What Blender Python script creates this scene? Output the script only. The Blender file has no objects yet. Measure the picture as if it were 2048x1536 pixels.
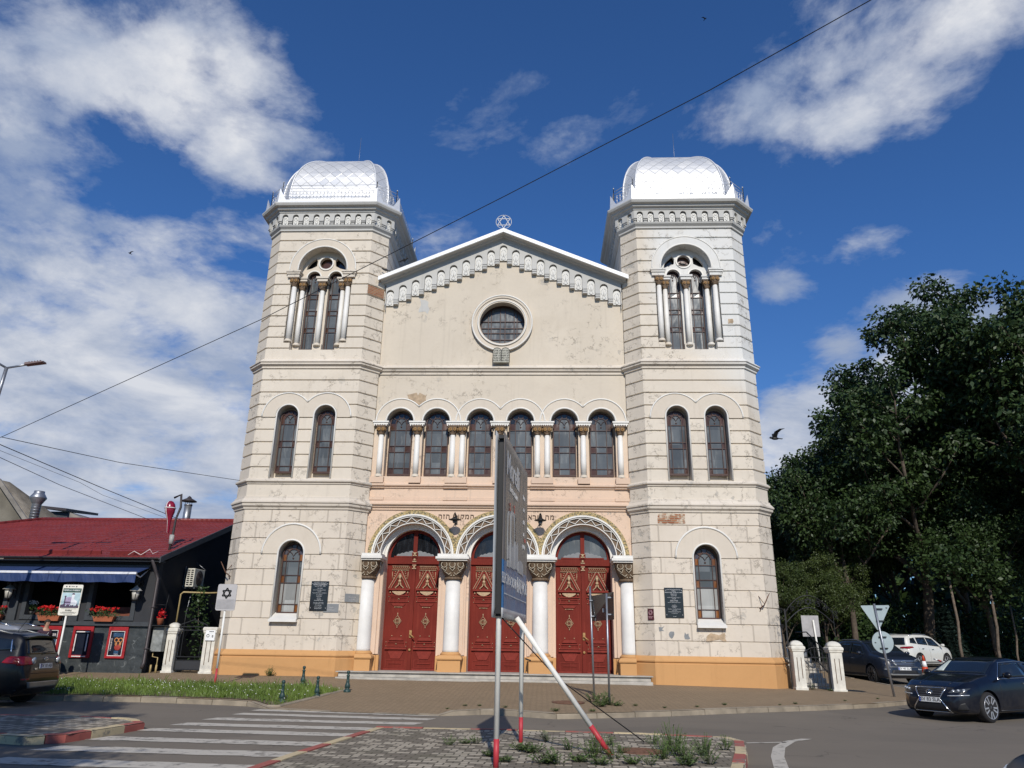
import bpy, bmesh, math, random
from math import sin, cos, pi, radians, sqrt, atan2
from mathutils import Vector, Matrix, noise
from mathutils.bvhtree import BVHTree
from mathutils.geometry import tessellate_polygon

SC = bpy.context.scene
COL = SC.collection
random.seed(7)

# ---------------------------------------------------------------- camera
CAM = Vector((1.686, -28.0, 1.6)); YAW, PIT, ROLL = radians(-2.548), radians(19.3), radians(.883); FPX = 1477.5
_f = Vector((sin(YAW)*cos(PIT), cos(YAW)*cos(PIT), sin(PIT)))
_r0 = Vector((cos(YAW), -sin(YAW), 0)); _u0 = _r0.cross(_f)
CR = cos(ROLL)*_r0 + sin(ROLL)*_u0; CU = -sin(ROLL)*_r0 + cos(ROLL)*_u0; CF = _f
def ray(px, py): return CF + CR*((px-1024)/FPX) - CU*((py-768)/FPX)
def onY(px, py, Y):
    d = ray(px, py); return CAM + d*((Y-CAM.y)/d.y)
def onZ(px, py, Z):
    d = ray(px, py); return CAM + d*((Z-CAM.z)/d.z)
def lerp(a, b, t): return a+(b-a)*t
def interp(x, pts):
    if x <= pts[0][0]: return pts[0][1]
    for (a, b), (c, d) in zip(pts, pts[1:]):
        if x <= c: return b+(d-b)*(x-a)/(c-a)
    return pts[-1][1]

# ---------------------------------------------------------------- materials
MATS = {}
class NT:
    def __init__(s, name):
        m = bpy.data.materials.new(name); m.use_nodes = True
        s.m = m; s.t = m.node_tree; s.n = s.t.nodes; s.l = s.t.links
        s.b = s.n['Principled BSDF']; MATS[name] = m
    def add(s, ty, **kw):
        n = s.n.new(ty)
        for k, v in kw.items():
            if k.startswith('i_'):
                key = k[2:]; key = int(key) if key.isdigit() else key.replace('_', ' ')
                n.inputs[key].default_value = v
            else: setattr(n, k, v)
        return n
    def link(s, a, b): s.l.new(a, b)
    def pos(s): return s.add('ShaderNodeNewGeometry').outputs['Position']
    def obj(s): return s.add('ShaderNodeTexCoord').outputs['Object']
    def uv(s): return s.add('ShaderNodeTexCoord').outputs['UV']
    def noise(s, vec, scale, detail=4, rough=.55, dist=0):
        n = s.add('ShaderNodeTexNoise'); n.inputs['Scale'].default_value = scale; n.inputs['Detail'].default_value = detail
        n.inputs['Roughness'].default_value = rough; n.inputs['Distortion'].default_value = dist
        s.link(vec, n.inputs['Vector']); return n.outputs['Fac']
    def ramp(s, fac, stops):
        n = s.add('ShaderNodeValToRGB'); e = n.color_ramp.elements
        while len(e) < len(stops): e.new(.5)
        for q, (p, c) in zip(e, stops):
            q.position = p; q.color = (c, c, c, 1) if not hasattr(c, '__len__') else (*c, 1)
        s.link(fac, n.inputs['Fac']); return n.outputs['Color']
    def mix(s, fac, a, b, mode='MIX'):
        n = s.add('ShaderNodeMix', data_type='RGBA', blend_type=mode)
        for k, v in (('Factor', fac), ('A', a), ('B', b)):
            sock = [i for i in n.inputs if i.name == k and i.type == ('VALUE' if k == 'Factor' else 'RGBA')][0]
            if hasattr(v, 'is_linked'): s.link(v, sock)
            elif k == 'Factor': sock.default_value = v
            else: sock.default_value = (*v, 1)
        return [o for o in n.outputs if o.type == 'RGBA'][0]
    def math(s, op, a, b=None, c=None):
        n = s.add('ShaderNodeMath', operation=op)
        for i, v in enumerate((a, b, c)):
            if v is None: continue
            if hasattr(v, 'is_linked'): s.link(v, n.inputs[i])
            else: n.inputs[i].default_value = v
        return n.outputs[0]
    def mapping(s, vec, scale=(1, 1, 1), rot=(0, 0, 0), loc=(0, 0, 0)):
        n = s.add('ShaderNodeMapping'); n.inputs['Scale'].default_value = scale; n.inputs['Rotation'].default_value = rot; n.inputs['Location'].default_value = loc
        s.link(vec, n.inputs['Vector']); return n.outputs[0]
    def sep(s, vec):
        n = s.add('ShaderNodeSeparateXYZ'); s.link(vec, n.inputs[0]); return n.outputs
    def comb(s, x, y, z):
        n = s.add('ShaderNodeCombineXYZ')
        for i, v in enumerate((x, y, z)):
            if hasattr(v, 'is_linked'): s.link(v, n.inputs[i])
            else: n.inputs[i].default_value = v
        return n.outputs[0]
    def bump(s, h, strength=.3, dist=.02):
        n = s.add('ShaderNodeBump'); n.inputs['Strength'].default_value = strength; n.inputs['Distance'].default_value = dist
        s.link(h, n.inputs['Height']); s.link(n.outputs[0], s.b.inputs['Normal'])
    def set(s, col=None, rough=None, metal=None, spec=None, **kw):
        for k, v in (('Base Color', col), ('Roughness', rough), ('Metallic', metal), ('Specular IOR Level', spec)):
            if v is None: continue
            if hasattr(v, 'is_linked'): s.link(v, s.b.inputs[k])
            else: s.b.inputs[k].default_value = (*v, 1) if k == 'Base Color' else v
        for k, v in kw.items(): s.b.inputs[k.replace('_', ' ')].default_value = v

def simple(name, col, rough=.6, metal=0, spec=.4, var=.12, scale=6, bump=0, **kw):
    t = NT(name); o = t.obj()
    n = t.noise(o, scale, 5)
    a = tuple(c*(1-var) for c in col); b = tuple(min(1, c*(1+var)) for c in col)
    t.set(t.ramp(n, [(.3, a), (.7, b)]), rough, metal, spec, **kw)
    if bump: t.bump(t.noise(o, scale*4, 3), bump, .01)
    return t.m

# ---------------------------------------------------------------- mesh builder
class MB:
    def __init__(s): s.v = []; s.f = []; s.m = []; s.sm = []; s.uv = {}; s.mi = 0; s.smooth = False; s.M = None
    def vt(s, p):
        p = Vector(p)
        if s.M is not None: p = s.M @ p
        s.v.append(p); return len(s.v)-1
    def fc(s, idx, uv=None):
        s.f.append(tuple(idx)); s.m.append(s.mi); s.sm.append(s.smooth)
        if uv: s.uv[len(s.f)-1] = uv
    def quad(s, a, b, c, d, uv=None): s.fc([s.vt(p) for p in (a, b, c, d)], uv)
    def box(s, x0, x1, y0, y1, z0, z1):
        i = [s.vt((x, y, z)) for z in (z0, z1) for y in (y0, y1) for x in (x0, x1)]
        for q in ((0, 2, 3, 1), (4, 5, 7, 6), (0, 1, 5, 4), (2, 6, 7, 3), (0, 4, 6, 2), (1, 3, 7, 5)): s.fc([i[k] for k in q])
    def hexa(s, p):   # 8 points like box order
        i = [s.vt(q) for q in p]
        for q in ((0, 2, 3, 1), (4, 5, 7, 6), (0, 1, 5, 4), (2, 6, 7, 3), (0, 4, 6, 2), (1, 3, 7, 5)): s.fc([i[k] for k in q])
    def prism(s, poly, y0, y1, ax='Y'):
        """poly (u,w) extruded along an axis; Y: (x,z), X: (y,z), Z: (x,y)"""
        P = {'Y': lambda u, w, t: (u, t, w), 'X': lambda u, w, t: (t, u, w), 'Z': lambda u, w, t: (u, w, t)}[ax]
        area = sum(a[0]*b[1]-b[0]*a[1] for a, b in zip(poly, poly[1:]+poly[:1]))
        flip = (area > 0) == (ax in 'XZ')
        pts = poly if not flip else poly[::-1]       # after this: y0-side faces outwards
        if y0 > y1: y0, y1 = y1, y0
        # choose orientation so normals are outwards; verified by recalc in build(fix=True)
        a = [s.vt(P(u, w, y0)) for u, w in pts]; b = [s.vt(P(u, w, y1)) for u, w in pts]
        n = len(pts); s.fc(a[::-1] if ax != 'Y' or True else a); s.fc(b)
        for k in range(n): s.fc((a[k], a[(k+1) % n], b[(k+1) % n], b[k]))
    def rings(s, rings, cap0=True, cap1=True, closed=True, loop=False, uvs=None):
        idx = [[s.vt(p) for p in r] for r in rings]
        n = len(idx[0]); R = len(idx)
        for j in range(R if loop else R-1):
            a, b = idx[j], idx[(j+1) % R]
            for k in range(n if closed else n-1):
                k2 = (k+1) % n
                s.fc((a[k], a[k2], b[k2], b[k]))
        if not loop:
            if cap0 and closed: s.fc(idx[0][::-1])
            if cap1 and closed: s.fc(idx[-1])
        return idx
    def lathe(s, prof, c=(0, 0, 0), n=16, axis='Z', cap=True):
        c = Vector(c)
        rs = []
        for r, z in prof:
            ring = []
            for k in range(n):
                a = 2*pi*k/n
                if axis == 'Z': p = (r*cos(a), r*sin(a), z)
                elif axis == 'Y': p = (r*cos(a), z, r*sin(a))
                else: p = (z, r*cos(a), r*sin(a))
                ring.append(c+Vector(p))
            rs.append(ring)
        sm = s.smooth; s.smooth = True; s.rings(rs, cap, cap); s.smooth = sm
    def cyl(s, a, b, r0, r1=None, n=10, cap=True):
        a, b = Vector(a), Vector(b); r1 = r0 if r1 is None else r1
        d = (b-a).normalized(); u = d.orthogonal().normalized(); w = d.cross(u)
        sm = s.smooth; s.smooth = True
        s.rings([[p+(u*cos(2*pi*k/n)+w*sin(2*pi*k/n))*r for k in range(n)] for p, r in ((a, r0), (b, r1))], cap, cap)
        s.smooth = sm
    def tube(s, pts, r, n=6, closed=False):
        pts = [Vector(p) for p in pts]; m = len(pts); rings = []; up = None
        for i, p in enumerate(pts):
            a = pts[i-1] if (i > 0 or closed) else p; b = pts[(i+1) % m] if (i < m-1 or closed) else p
            d = (b-a).normalized()
            if up is None: up = d.orthogonal().normalized()
            up = (up - d*up.dot(d)); up = up.normalized() if up.length > 1e-6 else d.orthogonal().normalized()
            w = d.cross(up); rr = r[i] if hasattr(r, '__len__') else r
            rings.append([p+(up*cos(2*pi*k/n)+w*sin(2*pi*k/n))*rr for k in range(n)])
        sm = s.smooth; s.smooth = True; s.rings(rings, not closed, not closed, loop=closed); s.smooth = sm
    def bar(s, a, b, w, h, up=(0, 0, 1)):
        a, b = Vector(a), Vector(b); d = (b-a).normalized(); up = Vector(up)
        sx = d.cross(up).normalized()*(w/2); sz = sx.cross(d).normalized()*(h/2)
        s.rings([[p-sx-sz, p+sx-sz, p+sx+sz, p-sx+sz] for p in (a, b)])
    def ell(s, c, rx, ry, rz, n=10, m=6):
        c = Vector(c); rs = []
        for j in range(m+1):
            t = -pi/2+pi*j/m; cr = max(cos(t), 1e-3)
            rs.append([c+Vector((rx*cr*cos(2*pi*k/n), ry*cr*sin(2*pi*k/n), rz*sin(t))) for k in range(n)])
        sm = s.smooth; s.smooth = True; s.rings(rs); s.smooth = sm
    def arcband(s, cx, cz, r0, r1, y0, y1, a0=0., a1=pi, n=24):
        """solid ring sector in the XZ plane between y0 and y1"""
        rs = []
        for k in range(n+1):
            a = lerp(a0, a1, k/n); c, q = cos(a), sin(a)
            rs.append([(cx+r0*c, y0, cz+r0*q), (cx+r1*c, y0, cz+r1*q), (cx+r1*c, y1, cz+r1*q), (cx+r0*c, y1, cz+r0*q)])
        full = abs(a1-a0) > 2*pi-1e-3
        if full: rs = rs[:-1]
        s.rings(rs, not full, not full, loop=full)
    def add_mesh(s, me, M=Matrix()):
        o = len(s.v)
        for v in me.vertices: s.vt(M @ v.co)
        for p in me.polygons:
            s.f.append(tuple(o+i for i in p.vertices)); s.m.append(s.mi); s.sm.append(False)
    def mesh(s, name, mats, fix=True):
        me = bpy.data.meshes.new(name)
        me.from_pydata([tuple(v) for v in s.v], [], s.f)
        for m in (mats if isinstance(mats, (list, tuple)) else [mats]): me.materials.append(MATS[m] if isinstance(m, str) else m)
        me.polygons.foreach_set('material_index', s.m); me.polygons.foreach_set('use_smooth', s.sm)
        if s.uv:
            L = me.uv_layers.new(name='UVMap')
            for fi, uv in s.uv.items():
                for li, c in zip(me.polygons[fi].loop_indices, uv): L.data[li].uv = c
        if fix:
            bm = bmesh.new(); bm.from_mesh(me); bmesh.ops.recalc_face_normals(bm, faces=bm.faces); bm.to_mesh(me); bm.free()
        me.update(); return me
    def build(s, name, mats, parent=None, loc=None, fix=True, bevel=0, label=None):
        me = s.mesh(name, mats, fix); o = bpy.data.objects.new(name, me); COL.objects.link(o)
        if parent: o.parent = parent
        if loc is not None: o.location = loc
        if bevel:
            b = o.modifiers.new('bevel', 'BEVEL'); b.width = bevel; b.segments = 2; b.limit_method = 'ANGLE'; b.angle_limit = radians(40)
        if label: o['label'] = label
        return o

def tag(o, label=None, cat=None, group=None, kind=None):
    if label: o['label'] = label
    if cat: o['category'] = cat
    if group: o['group'] = group
    if kind: o['kind'] = kind
    return o
def thing(name, label, cat, loc=(0, 0, 0), rotz=0, group=None):
    o = bpy.data.objects.new(name, None); COL.objects.link(o); o.location = loc; o.rotation_euler = (0, 0, rotz); o.empty_display_size = .2
    return tag(o, label, cat, group)
def inst(me, name, parent=None, loc=(0, 0, 0), rot=(0, 0, 0), scale=(1, 1, 1)):
    o = bpy.data.objects.new(name, me); COL.objects.link(o)
    if parent: o.parent = parent
    o.location = loc; o.rotation_euler = rot; o.scale = scale; return o
def dup(root, loc=None, rotz=None, label=None, group=None, scale=None):
    kids = list(root.children)
    r = root.copy(); COL.objects.link(r)
    if loc is not None: r.location = loc
    if rotz is not None: r.rotation_euler = (0, 0, rotz)
    if scale is not None: r.scale = (scale,)*3
    if label: r['label'] = label
    if group: r['group'] = group
    for ch in kids:
        c = ch.copy(); COL.objects.link(c); c.parent = r
        for g in ch.children:
            d = g.copy(); COL.objects.link(d); d.parent = c
    return r
def boolean(me, cutters, solver='EXACT'):
    """difference of mesh `me` with each cutter mesh; returns new mesh"""
    o = bpy.data.objects.new('tmp_a', me); COL.objects.link(o); cs = []
    for c in cutters:
        k = bpy.data.objects.new('tmp_c', c); COL.objects.link(k); cs.append(k)
        m = o.modifiers.new('b', 'BOOLEAN'); m.object = k; m.operation = 'DIFFERENCE'; m.solver = solver
    dg = bpy.context.evaluated_depsgraph_get()
    r = bpy.data.meshes.new_from_object(o.evaluated_get(dg))
    for k in cs+[o]: bpy.data.objects.remove(k)
    return r
def arch_poly(cx, half, z0, zs, r=None, n=16, cz=None):
    """outline of an arched opening, bottom z0, springing zs"""
    r = half if r is None else r
    p = [(cx-half, z0), (cx+half, z0)]
    for k in range(n+1):
        a = pi*k/n; p.append((cx+half*cos(a), zs+r*sin(a)))
    return p
def cutter(poly, y0, y1):
    b = MB(); b.prism(poly, y0, y1); return b.mesh('cut', [])
def grid_fill(poly):
    return tessellate_polygon([[Vector((u, w, 0)) for u, w in poly]])
_txt = {}
def text_mb(txt, size=1, ext=.004, align='CENTER', bold=0, font_space=1):
    c = bpy.data.curves.new('t', 'FONT'); c.body = txt; c.size = size; c.extrude = ext; c.align_x = align; c.align_y = 'CENTER'; c.resolution_u = 2; c.offset = bold*size; c.space_character = font_space
    o = bpy.data.objects.new('t', c); COL.objects.link(o)
    dg = bpy.context.evaluated_depsgraph_get()
    me = bpy.data.meshes.new_from_object(o.evaluated_get(dg))
    bpy.data.objects.remove(o); bpy.data.curves.remove(c); return me
def text_on(mb, txt, M, size, **kw):
    """text laid in local XY of matrix M"""
    me = text_mb(txt, size, **kw)
    mb.add_mesh(me, M); bpy.data.meshes.remove(me)
FACE = Matrix(((1, 0, 0, 0), (0, 0, -1, 0), (0, 1, 0, 0), (0, 0, 0, 1)))     # local XY -> world XZ, normal to -Y
def face(x, y, z): return Matrix.Translation((x, y, z)) @ FACE
def rrect(cx, cz, w, h, r, n=4):
    p = []
    for sx, sz, a0 in ((1, 1, 0), (-1, 1, pi/2), (-1, -1, pi), (1, -1, 3*pi/2)):
        for k in range(n+1): a = a0+pi/2*k/n; p.append((cx+sx*(w/2-r)+r*cos(a), cz+sz*(h/2-r)+r*sin(a)))
    return p
# ================================================================ materials
def plaster(name, base, dark=.9, cracks=True, joints=False, zpeach=None, peel=.62, streak=True, cool=False):
    t = NT(name); p = t.pos()
    big = t.noise(p, .35, 5, .6); fine = t.noise(p, 9, 5, .6)
    c = t.mix(t.ramp(big, [(.35, 0.), (.68, 1.)]), base, tuple(x*dark for x in base))
    c = t.mix(t.math('MULTIPLY', t.ramp(fine, [(.45, 0.), (.75, 1.)]), .35), c, tuple(x*.86 for x in base))
    if zpeach:
        z = t.sep(p)[2]; wob = t.math('MULTIPLY', t.math('SUBTRACT', big, .5), .8)
        f = t.math('DIVIDE', t.math('SUBTRACT', t.math('ADD', z, wob), zpeach[0]), zpeach[1]-zpeach[0])
        f = t.math('MINIMUM', t.math('MAXIMUM', f, 0.), 1.)
        c = t.mix(f, tuple(x for x in zpeach[2]), c)
    if cool:      # the upper storey of the park-side tower was repainted in a cooler white
        px_, _, pz_ = t.sep(p)
        f = t.math('MULTIPLY', t.math('MINIMUM', t.math('MAXIMUM', t.math('DIVIDE', t.math('SUBTRACT', px_, 5.7), .9), 0.), 1.), t.math('MINIMUM', t.math('MAXIMUM', t.math('DIVIDE', t.math('SUBTRACT', t.math('ADD', pz_, t.math('ADD', px_, t.math('MULTIPLY', big, 2.))), 20.6), 2.2), 0.), 1.))
        c = t.mix(f, c, (.655, .645, .61))
    if streak:
        s = t.noise(t.mapping(p, (3.2, 3.2, .16)), 1.6, 4, .65)
        c = t.mix(t.math('MULTIPLY', t.ramp(s, [(.56, 0.), (.78, 1.)]), .38), c, (base[0]*.62, base[1]*.61, base[2]*.60))
    blot = t.ramp(t.noise(p, .9, 6, .7, .6), [(.5, 0.), (.72, 1.)])
    c = t.mix(t.math('MULTIPLY', blot, .22), c, (base[0]*.70, base[1]*.66, base[2]*.60))
    h = t.math('MULTIPLY', fine, .25)
    if cracks:
        axx = t.math('ABSOLUTE', t.sep(p)[0])
        reg = t.math('ADD', t.noise(p, .42, 3, .5, .3), t.ramp(axx, [(.0, .0)]) if False else t.math('MULTIPLY', t.math('LESS_THAN', t.math('ABSOLUTE', t.math('SUBTRACT', axx, 5.3)), .29), .13))                                # regions that have lost their paint
        vor = t.add('ShaderNodeTexVoronoi', feature='DISTANCE_TO_EDGE'); vor.inputs['Scale'].default_value = 2.3
        w = t.add('ShaderNodeTexNoise'); w.inputs['Scale'].default_value = 2.1; w.inputs['Detail'].default_value = 7; w.inputs['Roughness'].default_value = .68; t.link(p, w.inputs['Vector'])
        va = t.add('ShaderNodeVectorMath', operation='MULTIPLY_ADD'); t.link(w.outputs['Color'], va.inputs[0]); va.inputs[1].default_value = (1.15, 1.15, 1.15); t.link(p, va.inputs[2])
        t.link(va.outputs[0], vor.inputs['Vector'])
        line = t.ramp(vor.outputs['Distance'], [(.006, 1.), (.04, 0.)])
        mask = t.ramp(reg, [(peel-.12, 0.), (peel-.02, 1.)])
        brk = t.ramp(t.noise(p, 2.6, 4), [(.48, 0.), (.56, 1.)])
        cr = t.math('MULTIPLY', t.math('MULTIPLY', line, mask), brk)
        c = t.mix(t.math('MULTIPLY', cr, .72), c, (.18, .15, .115))
        # flaked patches of grey render
        fl = t.ramp(t.noise(p, 1.35, 7, .68), [(.62, 0.), (.635, 1.)])
        fl = t.math('MULTIPLY', fl, mask)
        c = t.mix(t.math('MULTIPLY', fl, .75), c, (.38, .355, .31))
        h = t.math('SUBTRACT', h, t.math('MULTIPLY', t.math('ADD', cr, fl), .8))
    if joints:      # vertical joints of the ashlar courses, half a block shifted from course to course
        x, y, z = t.sep(p)
        u = t.math('ADD', x, t.math('MULTIPLY', y, .75))
        cs = t.math('FLOOR', t.math('DIVIDE', t.math('SUBTRACT', z, 1.18), .566))
        u = t.math('ADD', t.math('DIVIDE', u, 1.06), t.math('MULTIPLY', t.math('MODULO', cs, 2.), .5))
        u = t.math('ADD', u, t.math('MULTIPLY', t.math('SINE', t.math('MULTIPLY', cs, 2.3)), .07))
        fr = t.math('ABSOLUTE', t.math('SUBTRACT', t.math('FRACT', u), .5))
        j = t.ramp(fr, [(.016, 1.), (.03, 0.)])
        c = t.mix(t.math('MULTIPLY', j, .42), c, (.22, .185, .145))
        h = t.math('SUBTRACT', h, t.math('MULTIPLY', j, 1.6))
        blk = t.add('ShaderNodeTexWhiteNoise', noise_dimensions='2D'); t.link(t.comb(t.math('FLOOR', t.math('ADD', u, .5)), cs, 0.), blk.inputs['Vector'])
        c = t.mix(t.math('MULTIPLY', blk.outputs['Value'], .16), c, (base[0]*.7, base[1]*.7, base[2]*.72))
    t.set(c, .88, 0, .25); t.bump(h, .45, .02); return t.m
BEIGE = (.675, .60, .495); PEACH = (.66, .49, .365)
plaster('plaster_tower', BEIGE, peel=.555, cool=True)
plaster('plaster_ashlar', (.67, .59, .485), joints=True, peel=.53)
plaster('plaster_centre', (.615, .54, .435), zpeach=(7.0, 10.2, PEACH), peel=.60)
plaster('plaster_smooth', (.63, .555, .455), cracks=False, cool=True)
plaster('plaster_peach', PEACH, cracks=False)
plaster('plaster_trim', (.655, .585, .49), dark=.82, cracks=True, peel=.54, cool=True)
plaster('plaster_grey', (.53, .52, .49), dark=.86, cracks=False)
plaster('plaster_white', (.76, .735, .68), dark=.93, cracks=False)
plaster('plaster_ochre', (.56, .305, .125), dark=.9, cracks=False)
def _grey_render():
    plaster('plaster_side', (.47, .455, .43), dark=.8, cracks=True, peel=.5)
_grey_render()
simple('white_paint', (.68, .655, .60), .5, var=.06, scale=3)
simple('column_white', (.70, .675, .625), .55, var=.08, scale=2.2)
simple('relief_white', (.62, .61, .575), .7, var=.1, scale=8)
simple('capital_brown', (.13, .085, .05), .65, var=.45, scale=14)
simple('capital_gold', (.33, .19, .07), .55, var=.35, scale=18)
def _olive():
    t = NT('olive_mosaic'); p = t.pos()
    v = t.add('ShaderNodeTexVoronoi', feature='F1'); v.inputs['Scale'].default_value = 13; t.link(p, v.inputs['Vector'])
    n = t.noise(p, 22, 3)
    c = t.mix(t.ramp(n, [(.44, 0.), (.52, 1.)]), (.12, .10, .055), (.42, .31, .13))
    c = t.mix(t.ramp(v.outputs['Distance'], [(.1, 1.), (.3, 0.)]), c, (.50, .44, .30))
    t.set(c, .7); t.bump(n, .5, .02)
_olive()
def _door():
    t = NT('door_red'); p = t.pos()
    g = t.noise(t.mapping(p, (9, 9, .6)), 2.2, 5, .6); n = t.noise(p, .9, 4)
    c = t.mix(t.ramp(n, [(.35, 0.), (.7, 1.)]), (.165, .022, .014), (.120, .017, .011))
    c = t.mix(t.math('MULTIPLY', t.ramp(g, [(.5, 0.), (.8, 1.)]), .45), c, (.27, .055, .033))
    t.set(c, .62, 0, .12); t.bump(g, .15, .01)
_door()
simple('door_trim', (.20, .030, .020), .6, spec=.15, var=.15, scale=9)
simple('door_gold', (.42, .29, .17), .5, var=.25, scale=20)
simple('door_dark', (.045, .008, .008), .4)
def _glass(name, col, rough=.12, spec=.42, streaks=.25):
    t = NT(name); p = t.pos()
    n = t.noise(t.mapping(p, (2.5, 2.5, .5)), 2.4, 5, .65)
    b = t.noise(p, 1.1, 2)
    sx_, _, sz_ = t.sep(p); wv = t.add('ShaderNodeTexWhiteNoise', noise_dimensions='2D'); t.link(t.comb(t.math('FLOOR', t.math('MULTIPLY', sx_, 2.6)), t.math('FLOOR', t.math('MULTIPLY', sz_, 1.7)), 0.), wv.inputs['Vector'])
    c = t.mix(wv.outputs['Value'], tuple(x*.6 for x in col), tuple(min(1, x*1.3) for x in col))
    c = t.mix(t.math('MULTIPLY', t.ramp(b, [(.35, 1.), (.7, 0.)]), .4), c, tuple(x*.5 for x in col))
    c = t.mix(t.math('MULTIPLY', t.ramp(n, [(.55, 0.), (.85, 1.)]), streaks), c, (.42, .43, .42))
    t.set(c, t.ramp(n, [(.4, rough), (.8, min(1, rough+.3))]), 0, spec); t.bump(t.noise(p, 3.5, 2), .08, .02)
_glass('glass_grey', (.115, .125, .128))
_glass('glass_dark', (.012, .012, .014), .08, .6, .04)
_glass('glass_amber', (.23, .085, .022))
_glass('glass_brown', (.085, .042, .026))
_glass('glass_violet', (.07, .06, .075))
_glass('glass_light', (.36, .36, .34), .25)
simple('lead_bars', (.055, .024, .018), .55, var=.2)
simple('bronze_dark', (.10, .095, .075), .5, metal=.3, var=.4, scale=16)
simple('bronze_light', (.36, .35, .29), .6, var=.3, scale=16)
simple('iron_black', (.012, .012, .013), .5, spec=.4)
simple('steel_galv', (.30, .31, .33), .42, metal=.75, var=.15, scale=9)
simple('silver_paint', (.70, .70, .70), .42, metal=.3, var=.06)
simple('roof_white', (.80, .80, .79), .45, var=.06)
def _dome():
    t = NT('dome_metal'); u, v, _ = t.sep(t.uv()); p = t.pos()
    a = t.math('ADD', u, v); b = t.math('SUBTRACT', u, v)
    fa = t.math('FRACT', a); fb = t.math('FRACT', b)
    la = t.ramp(fa, [(.0, 1.), (.035, 1.), (.07, 0.)]); lb = t.ramp(fb, [(.0, 1.), (.035, 1.), (.07, 0.)])
    ln = t.math('MAXIMUM', la, lb)
    wn = t.add('ShaderNodeTexWhiteNoise', noise_dimensions='2D'); t.link(t.comb(t.math('FLOOR', a), t.math('FLOOR', b), 0.), wn.inputs['Vector'])
    n = t.noise(p, 1.2, 4)
    c = t.mix(t.math('MULTIPLY', wn.outputs['Value'], .5), (.66, .66, .655), (.50, .50, .50))
    c = t.mix(t.math('MULTIPLY', t.ramp(n, [(.5, 0.), (.8, 1.)]), .3), c, (.45, .44, .42))
    c = t.mix(t.math('MULTIPLY', ln, .62), c, (.20, .20, .20))
    t.set(c, t.ramp(wn.outputs['Value'], [(0., .34), (1., .55)]), .42, .5)
    t.bump(t.math('ADD', t.math('MULTIPLY', fa, .5), t.math('ADD', t.math('MULTIPLY', fb, .5), t.math('MULTIPLY', ln, -.5))), .35, .03)
_dome()
def _brick(name, peel=False):
    t = NT(name); p = t.pos()
    br = t.add('ShaderNodeTexBrick'); x, y, z = t.sep(p); t.link(t.comb(t.math('ADD', x, y), z, 0.), br.inputs['Vector'])
    br.inputs['Scale'].default_value = 1.; br.inputs['Brick Width'].default_value = .25; br.inputs['Row Height'].default_value = .075; br.inputs['Mortar Size'].default_value = .012
    br.inputs['Color1'].default_value = (.26, .085, .035, 1); br.inputs['Color2'].default_value = (.36, .16, .075, 1); br.inputs['Mortar'].default_value = (.30, .23, .16, 1)
    n = t.noise(p, 3, 6, .65)
    c = t.mix(t.ramp(n, [(.48, 0.), (.56, 1.)]), br.outputs['Color'], (.55, .47, .36)) if peel else br.outputs['Color']
    t.set(c, .9); t.bump(t.math('SUBTRACT', n, br.outputs['Fac']), .6, .03)
_brick('brick_bare'); _brick('brick_pale', True)
simple('raw_render', (.40, .30, .20), .95, var=.3, scale=7, bump=.8)
simple('stone_step', (.40, .37, .32), .85, var=.2, scale=4, bump=.3)
simple('marble_black', (.014, .014, .016), .16, spec=.6)
simple('plaque_grey', (.22, .225, .225), .3, var=.12)
simple('plaque_maroon', (.07, .012, .016), .35)
simple('text_silver', (.55, .55, .55), .4)
simple('text_white', (.78, .78, .76), .5)
simple('text_black', (.015, .015, .016), .5)
simple('text_pink', (.55, .33, .36), .5)
simple('text_brown', (.10, .06, .035), .7)

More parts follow.
